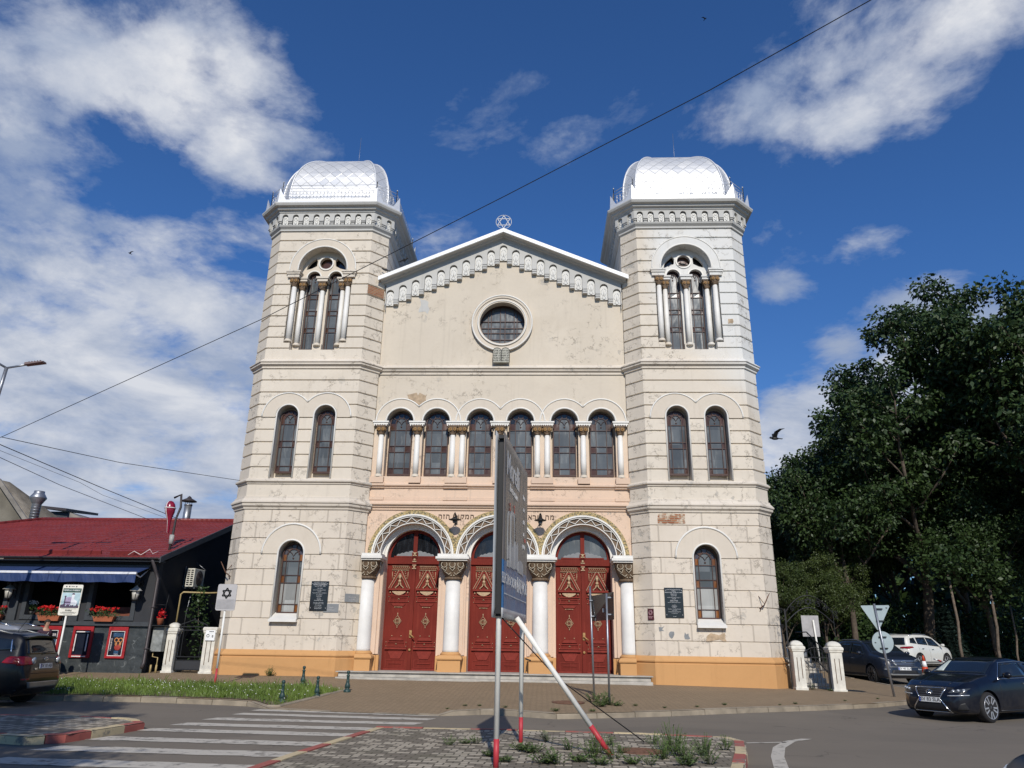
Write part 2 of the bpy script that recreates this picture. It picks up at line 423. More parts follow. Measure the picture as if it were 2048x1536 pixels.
# --- ground
def _asphalt():
    t = NT('asphalt'); p = t.pos()
    b = t.noise(p, .22, 5, .6); f = t.noise(p, 60, 3, .7); s = t.noise(t.mapping(p, (.25, 2.2, 1)), .8, 4)
    c = t.mix(t.ramp(b, [(.35, 0.), (.7, 1.)]), (.185, .157, .122), (.150, .128, .100))
    c = t.mix(t.math('MULTIPLY', t.ramp(s, [(.5, 0.), (.75, 1.)]), .35), c, (.125, .107, .086))
    c = t.mix(t.math('MULTIPLY', t.ramp(f, [(.5, 0.), (.75, 1.)]), .35), c, (.25, .23, .20))
    v = t.add('ShaderNodeTexVoronoi', feature='DISTANCE_TO_EDGE'); v.inputs['Scale'].default_value = .32
    w = t.add('ShaderNodeTexNoise'); w.inputs['Scale'].default_value = 1.2; w.inputs['Detail'].default_value = 5; t.link(p, w.inputs['Vector'])
    va = t.add('ShaderNodeVectorMath', operation='MULTIPLY_ADD'); t.link(w.outputs['Color'], va.inputs[0]); va.inputs[1].default_value = (1.5,)*3; t.link(p, va.inputs[2]); t.link(va.outputs[0], v.inputs['Vector'])
    cr = t.math('MULTIPLY', t.ramp(v.outputs['Distance'], [(.002, 1.), (.007, 0.)]), t.ramp(t.noise(p, .35, 3), [(.52, 0.), (.6, 1.)]))
    c = t.mix(t.math('MULTIPLY', cr, .7), c, (.05, .045, .04))
    pt = t.add('ShaderNodeTexVoronoi', feature='F1'); pt.inputs['Scale'].default_value = .17; t.link(t.mapping(p, (1, 1.9, 1)), pt.inputs['Vector'])
    pc = t.add('ShaderNodeSeparateColor'); t.link(pt.outputs['Color'], pc.inputs[0])
    c = t.mix(t.math('MULTIPLY', t.ramp(pc.outputs[0], [(.62, 0.), (.66, 1.)]), .30), c, (.115, .10, .082))
    oil = t.ramp(t.noise(p, .95, 5, .6, .4), [(.66, 0.), (.74, 1.)]); c = t.mix(t.math('MULTIPLY', oil, .45), c, (.085, .075, .063))
    grit = t.ramp(t.noise(p, 16, 4, .7), [(.66, 0.), (.72, 1.)]); c = t.mix(t.math('MULTIPLY', grit, .35), c, (.30, .26, .20))
    t.set(c, .86, 0, .3); t.bump(f, .35, .01)
_asphalt()
def _paint(name, col, wear=.5):
    t = NT(name); p = t.pos(); n = t.noise(p, 5.5, 7, .7); m = t.noise(p, 1.1, 3)
    c = t.mix(t.ramp(t.math('ADD', t.math('MULTIPLY', n, .75), t.math('MULTIPLY', m, .25)), [(wear-.02, 0.), (wear+.07, 1.)]), col, (.17, .155, .13))
    t.set(c, .75); t.bump(t.noise(p, 50, 2), .2, .01)
_paint('road_paint', (.47, .435, .37), .54)
_paint('kerb_red', (.33, .085, .065), .55); _paint('kerb_yellow', (.52, .42, .25), .55)
def _pavers(name, c1, c2, bw, rh, mort, mcol, rot=0):
    t = NT(name); p = t.pos(); q = t.mapping(p, (1, 1, 1), (0, 0, rot))
    br = t.add('ShaderNodeTexBrick'); t.link(q, br.inputs['Vector'])
    br.inputs['Scale'].default_value = 1.; br.inputs['Brick Width'].default_value = bw; br.inputs['Row Height'].default_value = rh; br.inputs['Mortar Size'].default_value = mort
    br.inputs['Color1'].default_value = (*c1, 1); br.inputs['Color2'].default_value = (*c2, 1); br.inputs['Mortar'].default_value = (*mcol, 1)
    b = t.noise(p, .5, 5, .6); f = t.noise(p, 25, 3, .6)
    c = t.mix(t.math('MULTIPLY', t.ramp(b, [(.35, 0.), (.7, 1.)]), .4), br.outputs['Color'], tuple(x*.72 for x in c1))
    c = t.mix(t.math('MULTIPLY', t.ramp(f, [(.45, 0.), (.8, 1.)]), .3), c, tuple(x*.7 for x in c2))
    t.set(c, .88, 0, .25); t.bump(t.math('SUBTRACT', t.math('MULTIPLY', f, .3), br.outputs['Fac']), .5, .015)
_pavers('pavers', (.262, .19, .115), (.305, .222, .136), .2, .1, .007, (.12, .092, .062), radians(45))
def _cobble():
    t = NT('island_pavers'); p = t.pos(); q = t.mapping(p, (1, 1, 1), (0, 0, radians(2)))
    br = t.add('ShaderNodeTexBrick'); t.link(q, br.inputs['Vector'])
    for k, v in (('Scale', 1.), ('Brick Width', .205), ('Row Height', .15), ('Mortar Size', .012), ('Bias', .05)): br.inputs[k].default_value = v
    br.inputs['Color1'].default_value = (.17, .142, .105, 1); br.inputs['Color2'].default_value = (.43, .375, .285, 1); br.inputs['Mortar'].default_value = (.075, .062, .042, 1)
    sx, sy, _ = t.sep(q); row = t.math('FLOOR', t.math('DIVIDE', sy, .15))
    colx = t.math('FLOOR', t.math('ADD', t.math('DIVIDE', sx, .205), t.math('MULTIPLY', t.math('MODULO', row, 2.), .5)))
    wn = t.add('ShaderNodeTexWhiteNoise', noise_dimensions='2D'); t.link(t.comb(colx, row, 0.), wn.inputs['Vector'])
    st = t.ramp(wn.outputs['Value'], [(.56, 0.), (.60, 1.)])
    c = t.mix(st, (.175, .148, .11), (.42, .365, .28))
    c = t.mix(br.outputs['Fac'], c, (.07, .06, .04))
    f = t.noise(p, 14, 4, .65); b = t.noise(p, .8, 4)
    c = t.mix(t.math('MULTIPLY', t.ramp(f, [(.45, 0.), (.8, 1.)]), .4), c, (.13, .11, .08))
    c = t.mix(t.math('MULTIPLY', t.ramp(b, [(.55, 0.), (.75, 1.)]), .5), c, (.11, .105, .06))
    t.set(c, .9); t.bump(t.math('SUBTRACT', t.math('MULTIPLY', f, .3), br.outputs['Fac']), .6, .02)
_cobble()
simple('kerb_stone', (.27, .225, .165), .9, var=.25, scale=3, bump=.4)
simple('soil', (.13, .10, .065), .95, var=.3, scale=3)
simple('park_ground', (.06, .075, .03), .95, var=.4, scale=.8)
simple('rust_iron', (.13, .065, .04), .75, var=.3, scale=12, bump=.6)
def _leaf(name, a, b, trans=.12, hue=.5):
    t = NT(name); info = t.add('ShaderNodeObjectInfo'); p = t.pos()
    n = t.noise(p, .55, 3); n2 = t.noise(p, 7, 2)
    c = t.mix(t.ramp(n, [(.35, 0.), (.68, 1.)]), a, b)
    c = t.mix(t.math('MULTIPLY', t.ramp(n2, [(.4, 0.), (.7, 1.)]), .45), c, tuple(min(1, x*1.7) for x in b))
    t.set(c, .5, 0, .35)
    t.b.inputs['Transmission Weight'].default_value = 0
    tr = t.add('ShaderNodeBsdfTranslucent'); t.link(c, tr.inputs['Color'])
    mx = t.add('ShaderNodeMixShader'); mx.inputs[0].default_value = trans
    t.link(t.b.outputs[0], mx.inputs[1]); t.link(tr.outputs[0], mx.inputs[2])
    t.link(mx.outputs[0], t.n['Material Output'].inputs['Surface'])
_leaf('leaf_tree', (.014, .032, .010), (.036, .062, .016))
_leaf('leaf_lime', (.055, .085, .014), (.10, .14, .025))
_leaf('leaf_yellowgreen', (.030, .048, .012), (.055, .075, .018))
_leaf('leaf_spruce', (.02, .04, .032), (.045, .075, .06))
_leaf('leaf_weed', (.05, .09, .022), (.10, .15, .04))
_leaf('leaf_creeper', (.03, .06, .02), (.05, .09, .03))
_leaf('grass_blade', (.07, .115, .018), (.14, .20, .035))
_leaf('geranium_red', (.45, .008, .012), (.60, .02, .02))
simple('bark', (.085, .065, .048), .9, var=.4, scale=8, bump=.6)
simple('bark_pale', (.23, .20, .16), .9, var=.4, scale=8, bump=.6)
# ================================================================ sky, sun, camera
SUN_EL, SUN_AZ = radians(34.5), radians(6.)      # the sun stands behind the camera, slightly to the right
cam = bpy.data.cameras.new('camera'); co = bpy.data.objects.new('camera', cam); COL.objects.link(co)
co.matrix_world = Matrix(((CR.x, CU.x, -CF.x, CAM.x), (CR.y, CU.y, -CF.y, CAM.y), (CR.z, CU.z, -CF.z, CAM.z), (0, 0, 0, 1)))
cam.sensor_width = 36; cam.lens = 36*FPX/2048; cam.clip_end = 5000; cam.clip_start = .1
SC.camera = co
sd = Vector((sin(SUN_AZ)*cos(SUN_EL), -cos(SUN_AZ)*cos(SUN_EL), sin(SUN_EL)))
sl = bpy.data.lights.new('sun', 'SUN'); sl.energy = 4.0; sl.angle = radians(.53); sl.color = (1, .945, .86)
so = bpy.data.objects.new('sun', sl); COL.objects.link(so); so.rotation_euler = sd.to_track_quat('Z', 'Y').to_euler()
SC.view_settings.view_transform = 'Standard'; SC.view_settings.look = 'None'; SC.view_settings.exposure = 0; SC.view_settings.gamma = 1
SC.cycles.use_denoising = True; SC.cycles.max_bounces = 6; SC.cycles.diffuse_bounces = 3; SC.cycles.glossy_bounces = 3; SC.cycles.transmission_bounces = 3; SC.cycles.transparent_max_bounces = 6

W = bpy.data.worlds.new('World'); SC.world = W; W.use_nodes = True
t = NT.__new__(NT); t.t = W.node_tree; t.n = t.t.nodes; t.l = t.t.links
t.n.clear()
out = t.add('ShaderNodeOutputWorld'); bg = t.add('ShaderNodeBackground'); bg2 = t.add('ShaderNodeBackground'); mx = t.add('ShaderNodeMixShader')
sky = t.add('ShaderNodeTexSky', sky_type='NISHITA', sun_disc=False, sun_elevation=SUN_EL, sun_rotation=pi-SUN_AZ, altitude=400, air_density=1.0, dust_density=.35, ozone_density=2.2)
skc = t.mix(1., sky.outputs[0], t.mix(t.ramp(t.sep(t.add('ShaderNodeTexCoord').outputs['Generated'])[2], [(.0, 1.), (.45, 0.)]), (.40, .74, 1.18), (.46, .66, .92)), 'MULTIPLY')
t.link(skc, bg.inputs['Color']); bg.inputs['Strength'].default_value = .10
d = t.add('ShaderNodeTexCoord').outputs['Generated']
dx, dy, dz = t.sep(d)
den = t.math('ADD', t.math('MAXIMUM', dz, .0), .22)
cl = t.comb(t.math('DIVIDE', dx, den), t.math('DIVIDE', dy, den), t.math('MULTIPLY', dz, .9))   # layer above the town
n1 = t.noise(cl, 1.75, 9, .60, .35); n2 = t.noise(cl, .8, 4, .5); n3 = t.noise(cl, 4.6, 8, .62, .2)
def blob(px, py, rad, amp, sx=1.):
    v = ray(px, py).normalized()
    n = t.add('ShaderNodeVectorMath', operation='SUBTRACT'); t.link(d, n.inputs[0]); n.inputs[1].default_value = v
    m = t.add('ShaderNodeVectorMath', operation='MULTIPLY'); t.link(n.outputs[0], m.inputs[0]); m.inputs[1].default_value = (1/sx, 1/sx, 1)
    l = t.add('ShaderNodeVectorMath', operation='LENGTH'); t.link(m.outputs[0], l.inputs[0])
    f = t.math('SUBTRACT', 1., t.math('DIVIDE', l.outputs['Value'], rad))
    return t.math('MULTIPLY', t.math('MAXIMUM', f, 0.), amp)
acc = None
CL = [(150, 60, .10, .22, 1.), (200, 140, .14, .34, 1.), (330, 120, .14, .36, 1.1), (470, 110, .12, .32, 1.), (550, 90, .06, .26, 1.), (300, 230, .12, .36, 1.), (440, 325, .07, .36, 1.6), (20, 120, .06, .22, 1.4), (20, 260, .13, .32, 1.),
      (150, 350, .13, .38, 1.), (60, 430, .14, .30, 1.), (260, 440, .09, .22, 1.), (130, 560, .28, .42, 1.4), (330, 600, .22, .36, 1.5), (60, 720, .30, .48, 1.5), (400, 720, .17, .36, 1.5), (260, 840, .26, .46, 1.5), (420, 830, .13, .40, 1.3), (90, 900, .32, .48, 1.5), (380, 950, .26, .44, 1.4), (60, 1020, .3, .46, 1.8), (420, 1030, .2, .4, 1.6),
      (1640, 880, .15, .44, 1.), (1600, 970, .16, .42, 1.1), (1730, 810, .11, .40, 1.), (1880, 670, .11, .42, 1.2), (1680, 700, .055, .36, 1.1), (1570, 1020, .13, .38, 1.), (1960, 800, .2, .40, 1.), (1560, 800, .07, .36, 1.), (1800, 740, .10, .36, 1.),
      (1790, 472, .05, .25, 3.), (1670, 490, .03, .14, 2.), (1555, 585, .04, .24, 1.8), (1740, 220, .09, .26, 1.7), (1840, 180, .10, .28, 1.7), (1930, 170, .08, .26, 1.6), (1650, 110, .10, .22, 1.5), (1790, 70, .10, .20, 1.5), (1960, 50, .13, .32, 1.4), (1900, 100, .12, .26, 1.4), (1570, 245, .04, .20, 1.3), (1520, 190, .04, .18, 1.2), (1700, 260, .04, .16, 1.6),
      (1065, 150, .03, .12, 1.8), (1085, 75, .025, .10, 1.2), (655, 55, .05, .15, 1.8), (880, 490, .05, .12, 2.4), (1420, 40, .06, .14, 1.4), (1380, 10, .08, .13, 1.6), (715, 150, .02, .12, 1.)]
for c in CL:
    bl = blob(*c); acc = bl if acc is None else t.math('MAXIMUM', acc, bl)
puff = t.math('ADD', t.math('MULTIPLY', n1, .60), t.math('MULTIPLY', n3, .40))
puff = t.math('ADD', t.math('MULTIPLY', t.math('SUBTRACT', puff, .5), 1.75), .5)
den_ = t.math('ADD', t.math('SUBTRACT', puff, .66), acc)
cov = t.ramp(den_, [(0., 0.), (.05, .18), (.12, .60), (.21, .93), (.3, 1.)])
n4 = t.noise(cl, 2.6, 8, .62, .3)
lit = t.math('ADD', t.math('MULTIPLY', n2, .25), t.math('ADD', t.math('MULTIPLY', n4, .80), t.math('MULTIPLY', t.math('SUBTRACT', den_, .2), -.12)))
thick = t.ramp(lit, [(.40, 1.), (.60, 0.)])
ccol = t.mix(thick, (.33, .40, .55), (.80, .81, .84))
ccol = t.mix(t.ramp(dz, [(.08, 1.), (.5, 0.)]), ccol, t.mix(.5, ccol, (.34, .41, .56)))
t.link(ccol, bg2.inputs['Color']); bg2.inputs['Strength'].default_value = 1.
t.link(cov, mx.inputs[0]); t.link(bg.outputs[0], mx.inputs[1]); t.link(bg2.outputs[0], mx.inputs[2]); t.link(mx.outputs[0], out.inputs['Surface'])
# ================================================================ synagogue
SYN = thing('synagogue', 'tall cream synagogue with two silver-domed towers, three red doors and a star on its gable', 'synagogue', (0, 0, 0))
TX, HW, HT, TCY, TFY = 7.54, 1.965, 2.565, 1.842, -.723
def plan(o, cy=TCY):
    H = HT+o; w = HW+.4142*o
    return [(-w, cy-H), (w, cy-H), (H, cy-w), (H, cy+w), (w, cy+H), (-w, cy+H), (-H, cy+w), (-H, cy-w)]
def loft(mb, prof, loop=False):
    mb.rings([[(x, y, z) for x, y in plan(o)] for o, z in prof], loop=loop)
def tower_part(me_or_mb, name, mats, parent_pair=(None, None), **kw):
    """one mesh for both towers"""
    me = me_or_mb.mesh(name, mats) if isinstance(me_or_mb, MB) else me_or_mb
    out = []
    for i, sx in enumerate((-1, 1)):
        p = parent_pair[i] or SYN
        out.append(inst(me, name, p, (0, 0, 0) if parent_pair[i] else (sx*TX, 0, 0)))
    return tuple(out)
def groove(z, d=.05, h=.04): return [(0, z-h), (-d, z-h*.55), (-d, z+h*.45), (0, z+h*.7)]

# --- tower base storey
b = MB(); prof = [(0, 1.1)]
for z in (1.735, 2.30, 2.875, 3.445, 4.01, 4.565, 5.13, 5.72): prof += groove(z, .035, .03)
prof += [(0, 6.3)]; loft(b, prof)
base_me = boolean(b.mesh('tower_base', ['plaster_ashlar']), [cutter(arch_poly(0, .47, 2.30, 4.58, n=20), -1.2, -.723+.55)])
TB = tower_part(base_me, 'tower_base', None)
# --- tower shaft
b = MB(); prof = [(0, 6.3)]
for z in (7.80, 8.295, 8.79, 9.29, 9.795, 10.31, 10.82, 11.325, 12.69, 13.17, 13.65, 14.12, 14.59, 15.09, 15.56, 16.06, 16.56, 17.10, 17.63): prof += groove(z)
prof += [(0, 19.0)]; loft(b, prof)
FY = TFY
cuts = [cutter(arch_poly(dx, .42, 7.38, 9.86, n=18), -1.2, FY+.45) for dx in (-.735, .735)]
cuts += [cutter([(-1.28, 12.93), (1.28, 12.93), (1.28, 15.98), (-1.28, 15.98)], -1.2, FY+.24),
         cutter(arch_poly(0, 1.02, 12.62, 16.28, n=28), -1.2, FY+.85)]
shaft_me = boolean(b.mesh('tower_shaft', ['plaster_tower']), cuts)
TS = tower_part(shaft_me, 'tower_shaft', None)
# --- plinth
b = MB(); loft(b, [(.14, -.4), (.14, .98), (.11, 1.0), (.11, 1.03), (.15, 1.06), (.15, 1.10), (.06, 1.20), (0, 1.25)])
tower_part(b, 'plinth', ['plaster_ochre'], TB)
# --- string courses
def course(name, prof, mat, par):
    b = MB(); loft(b, prof, loop=True); return tower_part(b, name, [mat], par)
course('cornice', [(-.05, 6.17), (.04, 6.19), (.05, 6.25), (.12, 6.31), (.13, 6.40), (.17, 6.42), (.17, 6.47), (.06, 6.60), (.05, 6.66), (-.05, 6.70)], 'plaster_trim', TS)
course('cornice', [(-.05, 7.13), (.04, 7.15), (.04, 7.19), (.11, 7.23), (.11, 7.28), (.02, 7.36), (-.05, 7.38)], 'plaster_trim', TS)
course('cornice', [(-.05, 11.78), (.05, 11.81), (.05, 11.88), (.15, 11.95), (.15, 12.02), (.19, 12.04), (.19, 12.07), (.03, 12.21), (-.05, 12.24)], 'plaster_trim', TS)
course('cornice', [(-.05, 18.03), (.06, 18.06), (.06, 18.13), (.03, 18.15), (.13, 18.24), (.15, 18.30), (-.05, 18.32)], 'plaster_grey', TS)
course('cornice', [(-.05, 18.84), (.23, 18.85), (.25, 18.91), (.34, 18.95), (.36, 19.03), (.48, 19.07), (.52, 19.15), (.52, 19.20), (-.05, 19.24)], 'plaster_grey', TS)
# --- corbel frieze under the cornice, one course round the whole tower
fz = MB(); REL = []
def frieze_side(p0, p1, n):
    p0, p1 = Vector((*p0, 0)), Vector((*p1, 0)); d = (p1-p0); L = d.length; d.normalize(); nrm = Vector((d.y, -d.x, 0))
    M = Matrix(((d.x, -nrm.x, 0, p0.x), (d.y, -nrm.y, 0, p0.y), (0, 0, 1, 0), (0, 0, 0, 1)))   # local x along, local y inwards
    fz.M = M
    pitch = L/(n) if n == 2 else .45
    xs = [L/2+(k-(n-1)/2)*pitch for k in range(n)]; w = .125
    poly = [(0, 18.50)]
    for x in xs:
        poly += [(x-w, 18.50), (x-w, 18.66)] + [(x-w*cos(pi*k/8), 18.66+w*sin(pi*k/8)) for k in range(1, 8)] + [(x+w, 18.66), (x+w, 18.50)]
    poly += [(L, 18.50), (L, 18.87), (0, 18.87)]
    fz.prism(poly, 0, .14)
    e = [0]+xs+[L]
    ed = [(0, xs[0]-w)]+[(a+w, c-w) for a, c in zip(xs, xs[1:])]+[(xs[-1]+w, L)]
    for a, c in ed:
        fz.box(a+.005, c-.005, -.012, .14, 18.45, 18.52); fz.box(a+.015, c-.015, .025, .14, 18.39, 18.45); fz.box(a+.03, c-.03, .06, .14, 18.32, 18.39)
    for x in xs: REL.append(M @ Matrix.Translation((x, 0, 0)))
    fz.M = None
P = plan(.2)
frieze_side(P[0], P[1], 9); frieze_side(P[1], P[2], 2); frieze_side(P[7], P[0], 2); frieze_side(P[2], P[3], 9); frieze_side(P[6], P[7], 9)
tower_part(fz, 'corbel_frieze', ['plaster_grey'], TS); 
w_ = .113; rel = MB(); rel.prism([(-w_, 18.33), (w_, 18.33)]+[(w_*cos(pi*k/6), 18.62+w_*sin(pi*k/6)) for k in range(7)], .085, .145)
for s in (-1, 1): rel.tube([(0, .08, 18.35), (s*.05, .075, 18.42), (s*.02, .075, 18.5), (s*.075, .075, 18.57), (s*.045, .075, 18.66), (0, .08, 18.6)], .014, 4)
rel = rel.mesh('relief_panel', ['relief_white'])
for M in REL:
    for p_ in TS: inst(rel, 'relief_panel', p_).matrix_local = M
# --- dome on its drum
b = MB(); loft(b, [(.42, 19.20), (.40, 19.40), (.30, 19.42), (.10, 19.46)])
dm = b.mesh('dome_base', ['silver_paint'])
A_, H_, NX, Z0 = 2.36, 3.20, 2.6, 19.60
def dome_ring(r):
    H, w = r, r*.80
    return [(-w, TCY-H), (w, TCY-H), (H, TCY-w), (H, TCY+w), (w, TCY+H), (-w, TCY+H), (-H, TCY+w), (-H, TCY-w)]
zs = [(2.28, 19.44), (2.34, 19.6)]
for k in range(1, 19):
    th = pi/2*k/18; rr = A_*max(cos(th), 0)**(2/NX); zz = Z0+H_*sin(th)**(2/NX)
    zs.append((max(rr, .02), zz))
b = MB(); arc = 0
for (r0, z0), (r1, z1) in zip(zs, zs[1:]):
    ds = sqrt((r1-r0)**2+(z1-z0)**2); a0, a1 = arc, arc+ds; arc = a1
    q0, q1 = dome_ring(r0), dome_ring(r1)
    for k in range(8):
        k2 = (k+1) % 8
        p = [Vector((*q0[k], z0)), Vector((*q0[k2], z0)), Vector((*q1[k2], z1)), Vector((*q1[k], z1))]
        l0 = (p[1]-p[0]).length/2; l1 = (p[2]-p[3]).length/2; S = 1/.50
        b.quad(*p, uv=[(-l0*S, a0*S*.95), (l0*S, a0*S*.95), (l1*S, a1*S*.95), (-l1*S, a1*S*.95)])
TD = tower_part(b, 'dome', ['dome_metal'])
tower_part(dm, 'dome_base', None, TD)
b = MB()                                                               # standing seams on the arrises
for k in range(8): b.tube([(*dome_ring(r+.012)[k], z) for r, z in zs], .035, 5)
tower_part(b, 'dome_rib', ['silver_paint'], TD)
b = MB(); b.cyl((.35, TCY-.1, 22.6), (.35, TCY-.1, 24.75), .013, .006, 5); b.ell((.35, TCY-.1, 22.85), .07, .07, .05, 8, 4)
tower_part(b, 'lightning_rod', ['steel_galv'], TD)
b = MB(); R1 = plan(.22)
for k in range(8):
    p0, p1 = Vector((*R1[k], 0)), Vector((*R1[(k+1) % 8], 0)); L = (p1-p0).length
    n = max(2, int(L/.15))
    for z, r in ((20.22, .013), (20.06, .013), (19.92, .009), (19.78, .009), (19.58, .011)): b.cyl(p0+Vector((0, 0, z)), p1+Vector((0, 0, z)), r, n=5)
    for j in range(n+1):
        p = p0.lerp(p1, j/n); top = 20.36 if j in (0, n) else 19.97
        b.cyl(p+Vector((0, 0, 19.44)), p+Vector((0, 0, top)), .02 if j in (0, n) else .009, n=4)
        if 0 < j < n:
            for zz in (19.68, 19.85): b.ell(p+Vector((0, 0, zz)), .032, .032, .032, 5, 3)
        if j in (0, n): b.ell(p+Vector((0, 0, 20.38)), .035, .035, .045, 6, 4)
tower_part(b, 'roof_railing', ['silver_paint'], TD)
b = MB(); R2 = plan(.40)
for k in range(8):
    c = Vector((*R2[k], 0)); a = Vector((*R2[k-1], 0)); d = Vector((*R2[(k+1) % 8], 0)); inn = (Vector((0, TCY, 0))-c).normalized()
    u, w = (a-c).normalized()*.34, (d-c).normalized()*.34
    pts = [c+Vector((0, 0, 19.38)), c+u+Vector((0, 0, 19.38)), c+u+w+Vector((0, 0, 19.38)), c+w+Vector((0, 0, 19.38))]; tip = c+(inn*.03)+Vector((0, 0, 19.98))
    i = [b.vt(p) for p in pts]; t_ = b.vt(tip)
    b.fc(i[::-1])
    for q in range(4): b.fc((i[q], i[(q+1) % 4], t_))
tower_part(b, 'acroterion', ['silver_paint'], TD)

# ---------------------------------------------------------------- glazing
def glazing(half, z0, zs, y, rows, vx, cols, amber='glass_amber', lun='glass_violet', orn=True, r=None):
    """arched leaded window at depth y: returns (pane mesh, bar mesh); rows = heights of the cross bars, vx = offset of the uprights;
    cols[i] = (side material, centre material) of each row from the bottom"""
    r = half if r is None else r
    mats = ['glass_grey', 'glass_brown', amber, lun, 'glass_light', 'glass_dark', 'lead_bars']; MI = {m: i for i, m in enumerate(mats)}
    g = MB(); zz = [z0]+rows+[zs]
    random.seed(int(half*1000+z0*10))
    for (a, c), (ms, mc) in zip(zip(zz, zz[1:]), cols):
        for x0, x1, m in ((-half, -vx, ms), (-vx, vx, mc), (vx, half, ms)):
            j = random.uniform(-.014, .014); g.mi = MI[m]
            g.quad((x0, y+j, a), (x1, y-j, a), (x1, y-j*.4, c), (x0, y+j*.4, c))
    ri = r*.5
    for k in range(10):
        a0, a1 = pi*k/10, pi*(k+1)/10
        g.mi = MI[lun] if (k//2) % 2 == 0 else MI['glass_brown'] if lun != 'glass_dark' else MI['glass_dark']
        g.quad((ri*cos(a0), y, zs+ri*sin(a0)), (r*cos(a0), y, zs+r*sin(a0)), (r*cos(a1), y, zs+r*sin(a1)), (ri*cos(a1), y, zs+ri*sin(a1)))
        g.mi = MI['glass_grey']; g.fc([g.vt(p) for p in ((0, y, zs), (ri*cos(a0), y, zs+ri*sin(a0)), (ri*cos(a1), y, zs+ri*sin(a1)))])
    f = MB(); Y0, Y1 = y-.035, y+.02
    for z in rows: f.box(-half, half, Y0, Y1, z-.012, z+.012)
    for x in (-vx, vx): f.box(x-.012, x+.012, Y0-.002, Y1, z0, zs+.02)
    f.box(-half, -half+.04, Y0-.01, Y1, z0, zs); f.box(half-.04, half, Y0-.01, Y1, z0, zs); f.box(-half, half, Y0-.012, Y1, z0-.04, z0+.035)
    f.arcband(0, zs, r-.045, r+.005, Y0-.01, Y1, n=18)
    f.arcband(0, zs, ri-.012, ri+.012, Y0, Y1, n=12)
    for k in (1, 2, 3, 4): 
        a = pi*k/5; f.bar((ri*cos(a), y-.01, zs+ri*sin(a)), (r*cos(a), y-.01, zs+r*sin(a)), .022, .05, (0, 1, 0))
    if orn:      # trefoil tracery of the leading, small heart below
        w = vx
        f.tube([(-w, y-.02, zs-.02), (-w*.75, y-.02, zs+.12), (-w*.3, y-.02, zs+.06), (0, y-.02, zs-.05), (w*.3, y-.02, zs+.06), (w*.75, y-.02, zs+.12), (w, y-.02, zs-.02)], .014, 4)
        f.ell((0, y-.015, zs-.13), .032, .012, .04, 6, 4)
    return g, f, mats
def put_window(name, g, f, mats, places, parents, fname='window_frame'):
    gm, fm = g.mesh(name, mats), f.mesh(fname, ['lead_bars'])
    for (x, par) in zip(places, parents):
        o = inst(gm, name, par, (x, 0, 0)); 
        inst(fm, fname, par if par is not SYN else o, (x, 0, 0) if par is not SYN else (0, 0, 0))
CB = [('glass_brown', 'glass_grey'), ('glass_grey', 'glass_grey'), ('glass_brown', 'glass_grey'), ('glass_grey', 'glass_grey'), ('glass_brown', 'glass_grey')]
# tower windows are parts of the synagogue so that frame and panes stay separate
def tower_window(half, z0, zs, y, rows, vx, cols, dx, **kw):
    g, f, m = glazing(half, z0, zs, y, rows, vx, cols, **kw); gm, fm = g.mesh('window', m), f.mesh('window_frame', ['lead_bars'])
    for sx in (-1, 1):
        for d in dx:
            o = inst(gm, 'window', SYN, (sx*TX+d, 0, 0)); inst(fm, 'window_frame', o)
tower_window(.40, 2.50, 4.56, TFY+.32, [2.80, 3.55, 3.82, 4.33], .24, [('glass_amber', 'glass_light'), ('glass_light', 'glass_light'), ('glass_amber', 'glass_grey'), ('glass_grey', 'glass_grey'), ('glass_amber', 'glass_grey')], [0])
tower_window(.36, 7.66, 9.80, TFY+.32, [7.90, 8.66, 8.90, 9.58], .21, CB, [-.735, .735], lun='glass_brown')
CB2 = [('glass_brown', 'glass_grey'), ('glass_grey', 'glass_grey'), ('glass_brown', 'glass_grey'), ('glass_grey', 'glass_grey'), ('glass_brown', 'glass_grey'), ('glass_grey', 'glass_grey'), ('glass_brown', 'glass_grey'), ('glass_grey', 'glass_grey')]
tower_window(.275, 12.66, 16.08, TFY+.62, [12.86, 13.62, 13.82, 14.40, 14.60, 15.15, 15.36], .15, CB2, [-.46, .46], lun='glass_dark')
# --- tracery head of the tower windows (plate with two lancet heads, oculus and two spandrels)
def circ(cx, cz, r, n=24, a0=0): return [(cx+r*cos(a0+2*pi*k/n), cz+r*sin(a0+2*pi*k/n)) for k in range(n)]
b = MB(); b.prism([(-1.03, 15.75), (1.03, 15.75)]+[(1.03*cos(pi*k/28), 16.28+1.03*sin(pi*k/28)) for k in range(29)], TFY+.42, TFY+.56)
cuts = [cutter(arch_poly(d, .275, 15.6, 16.08, n=16), -1, 1) for d in (-.46, .46)]+[cutter(circ(0, 16.74, .27), -1, 1)]
for s in (-1, 1):
    cuts.append(cutter([(s*.40, 16.62), (s*.62, 16.50), (s*.83, 16.44), (s*.80, 16.62), (s*.66, 16.82), (s*.46, 16.98), (s*.38, 16.86)], -1, 1))
cuts.append(cutter([(-.14, 15.6), (.14, 15.6), (.14, 15.99), (-.14, 15.99)], -1, TFY+.40))
tr_me = boolean(b.mesh('tracery', ['plaster_smooth']), cuts)
TT = tower_part(tr_me, 'tracery', None)
b = MB()
for d in (-.46, .46): b.arcband(d, 16.08, .275, .325, TFY+.385, TFY+.43, n=16)
b.arcband(0, 16.74, .27, .33, TFY+.38, TFY+.43, 0, 2*pi, 26)
tower_part(b, 'tracery_moulding', ['white_paint'], TT)
b = MB(); b.mi = 0; b.quad((-1.0, TFY+.66, 15.9), (1.0, TFY+.66, 15.9), (1.0, TFY+.66, 17.35), (-1.0, TFY+.66, 17.35)); b.mi = 1
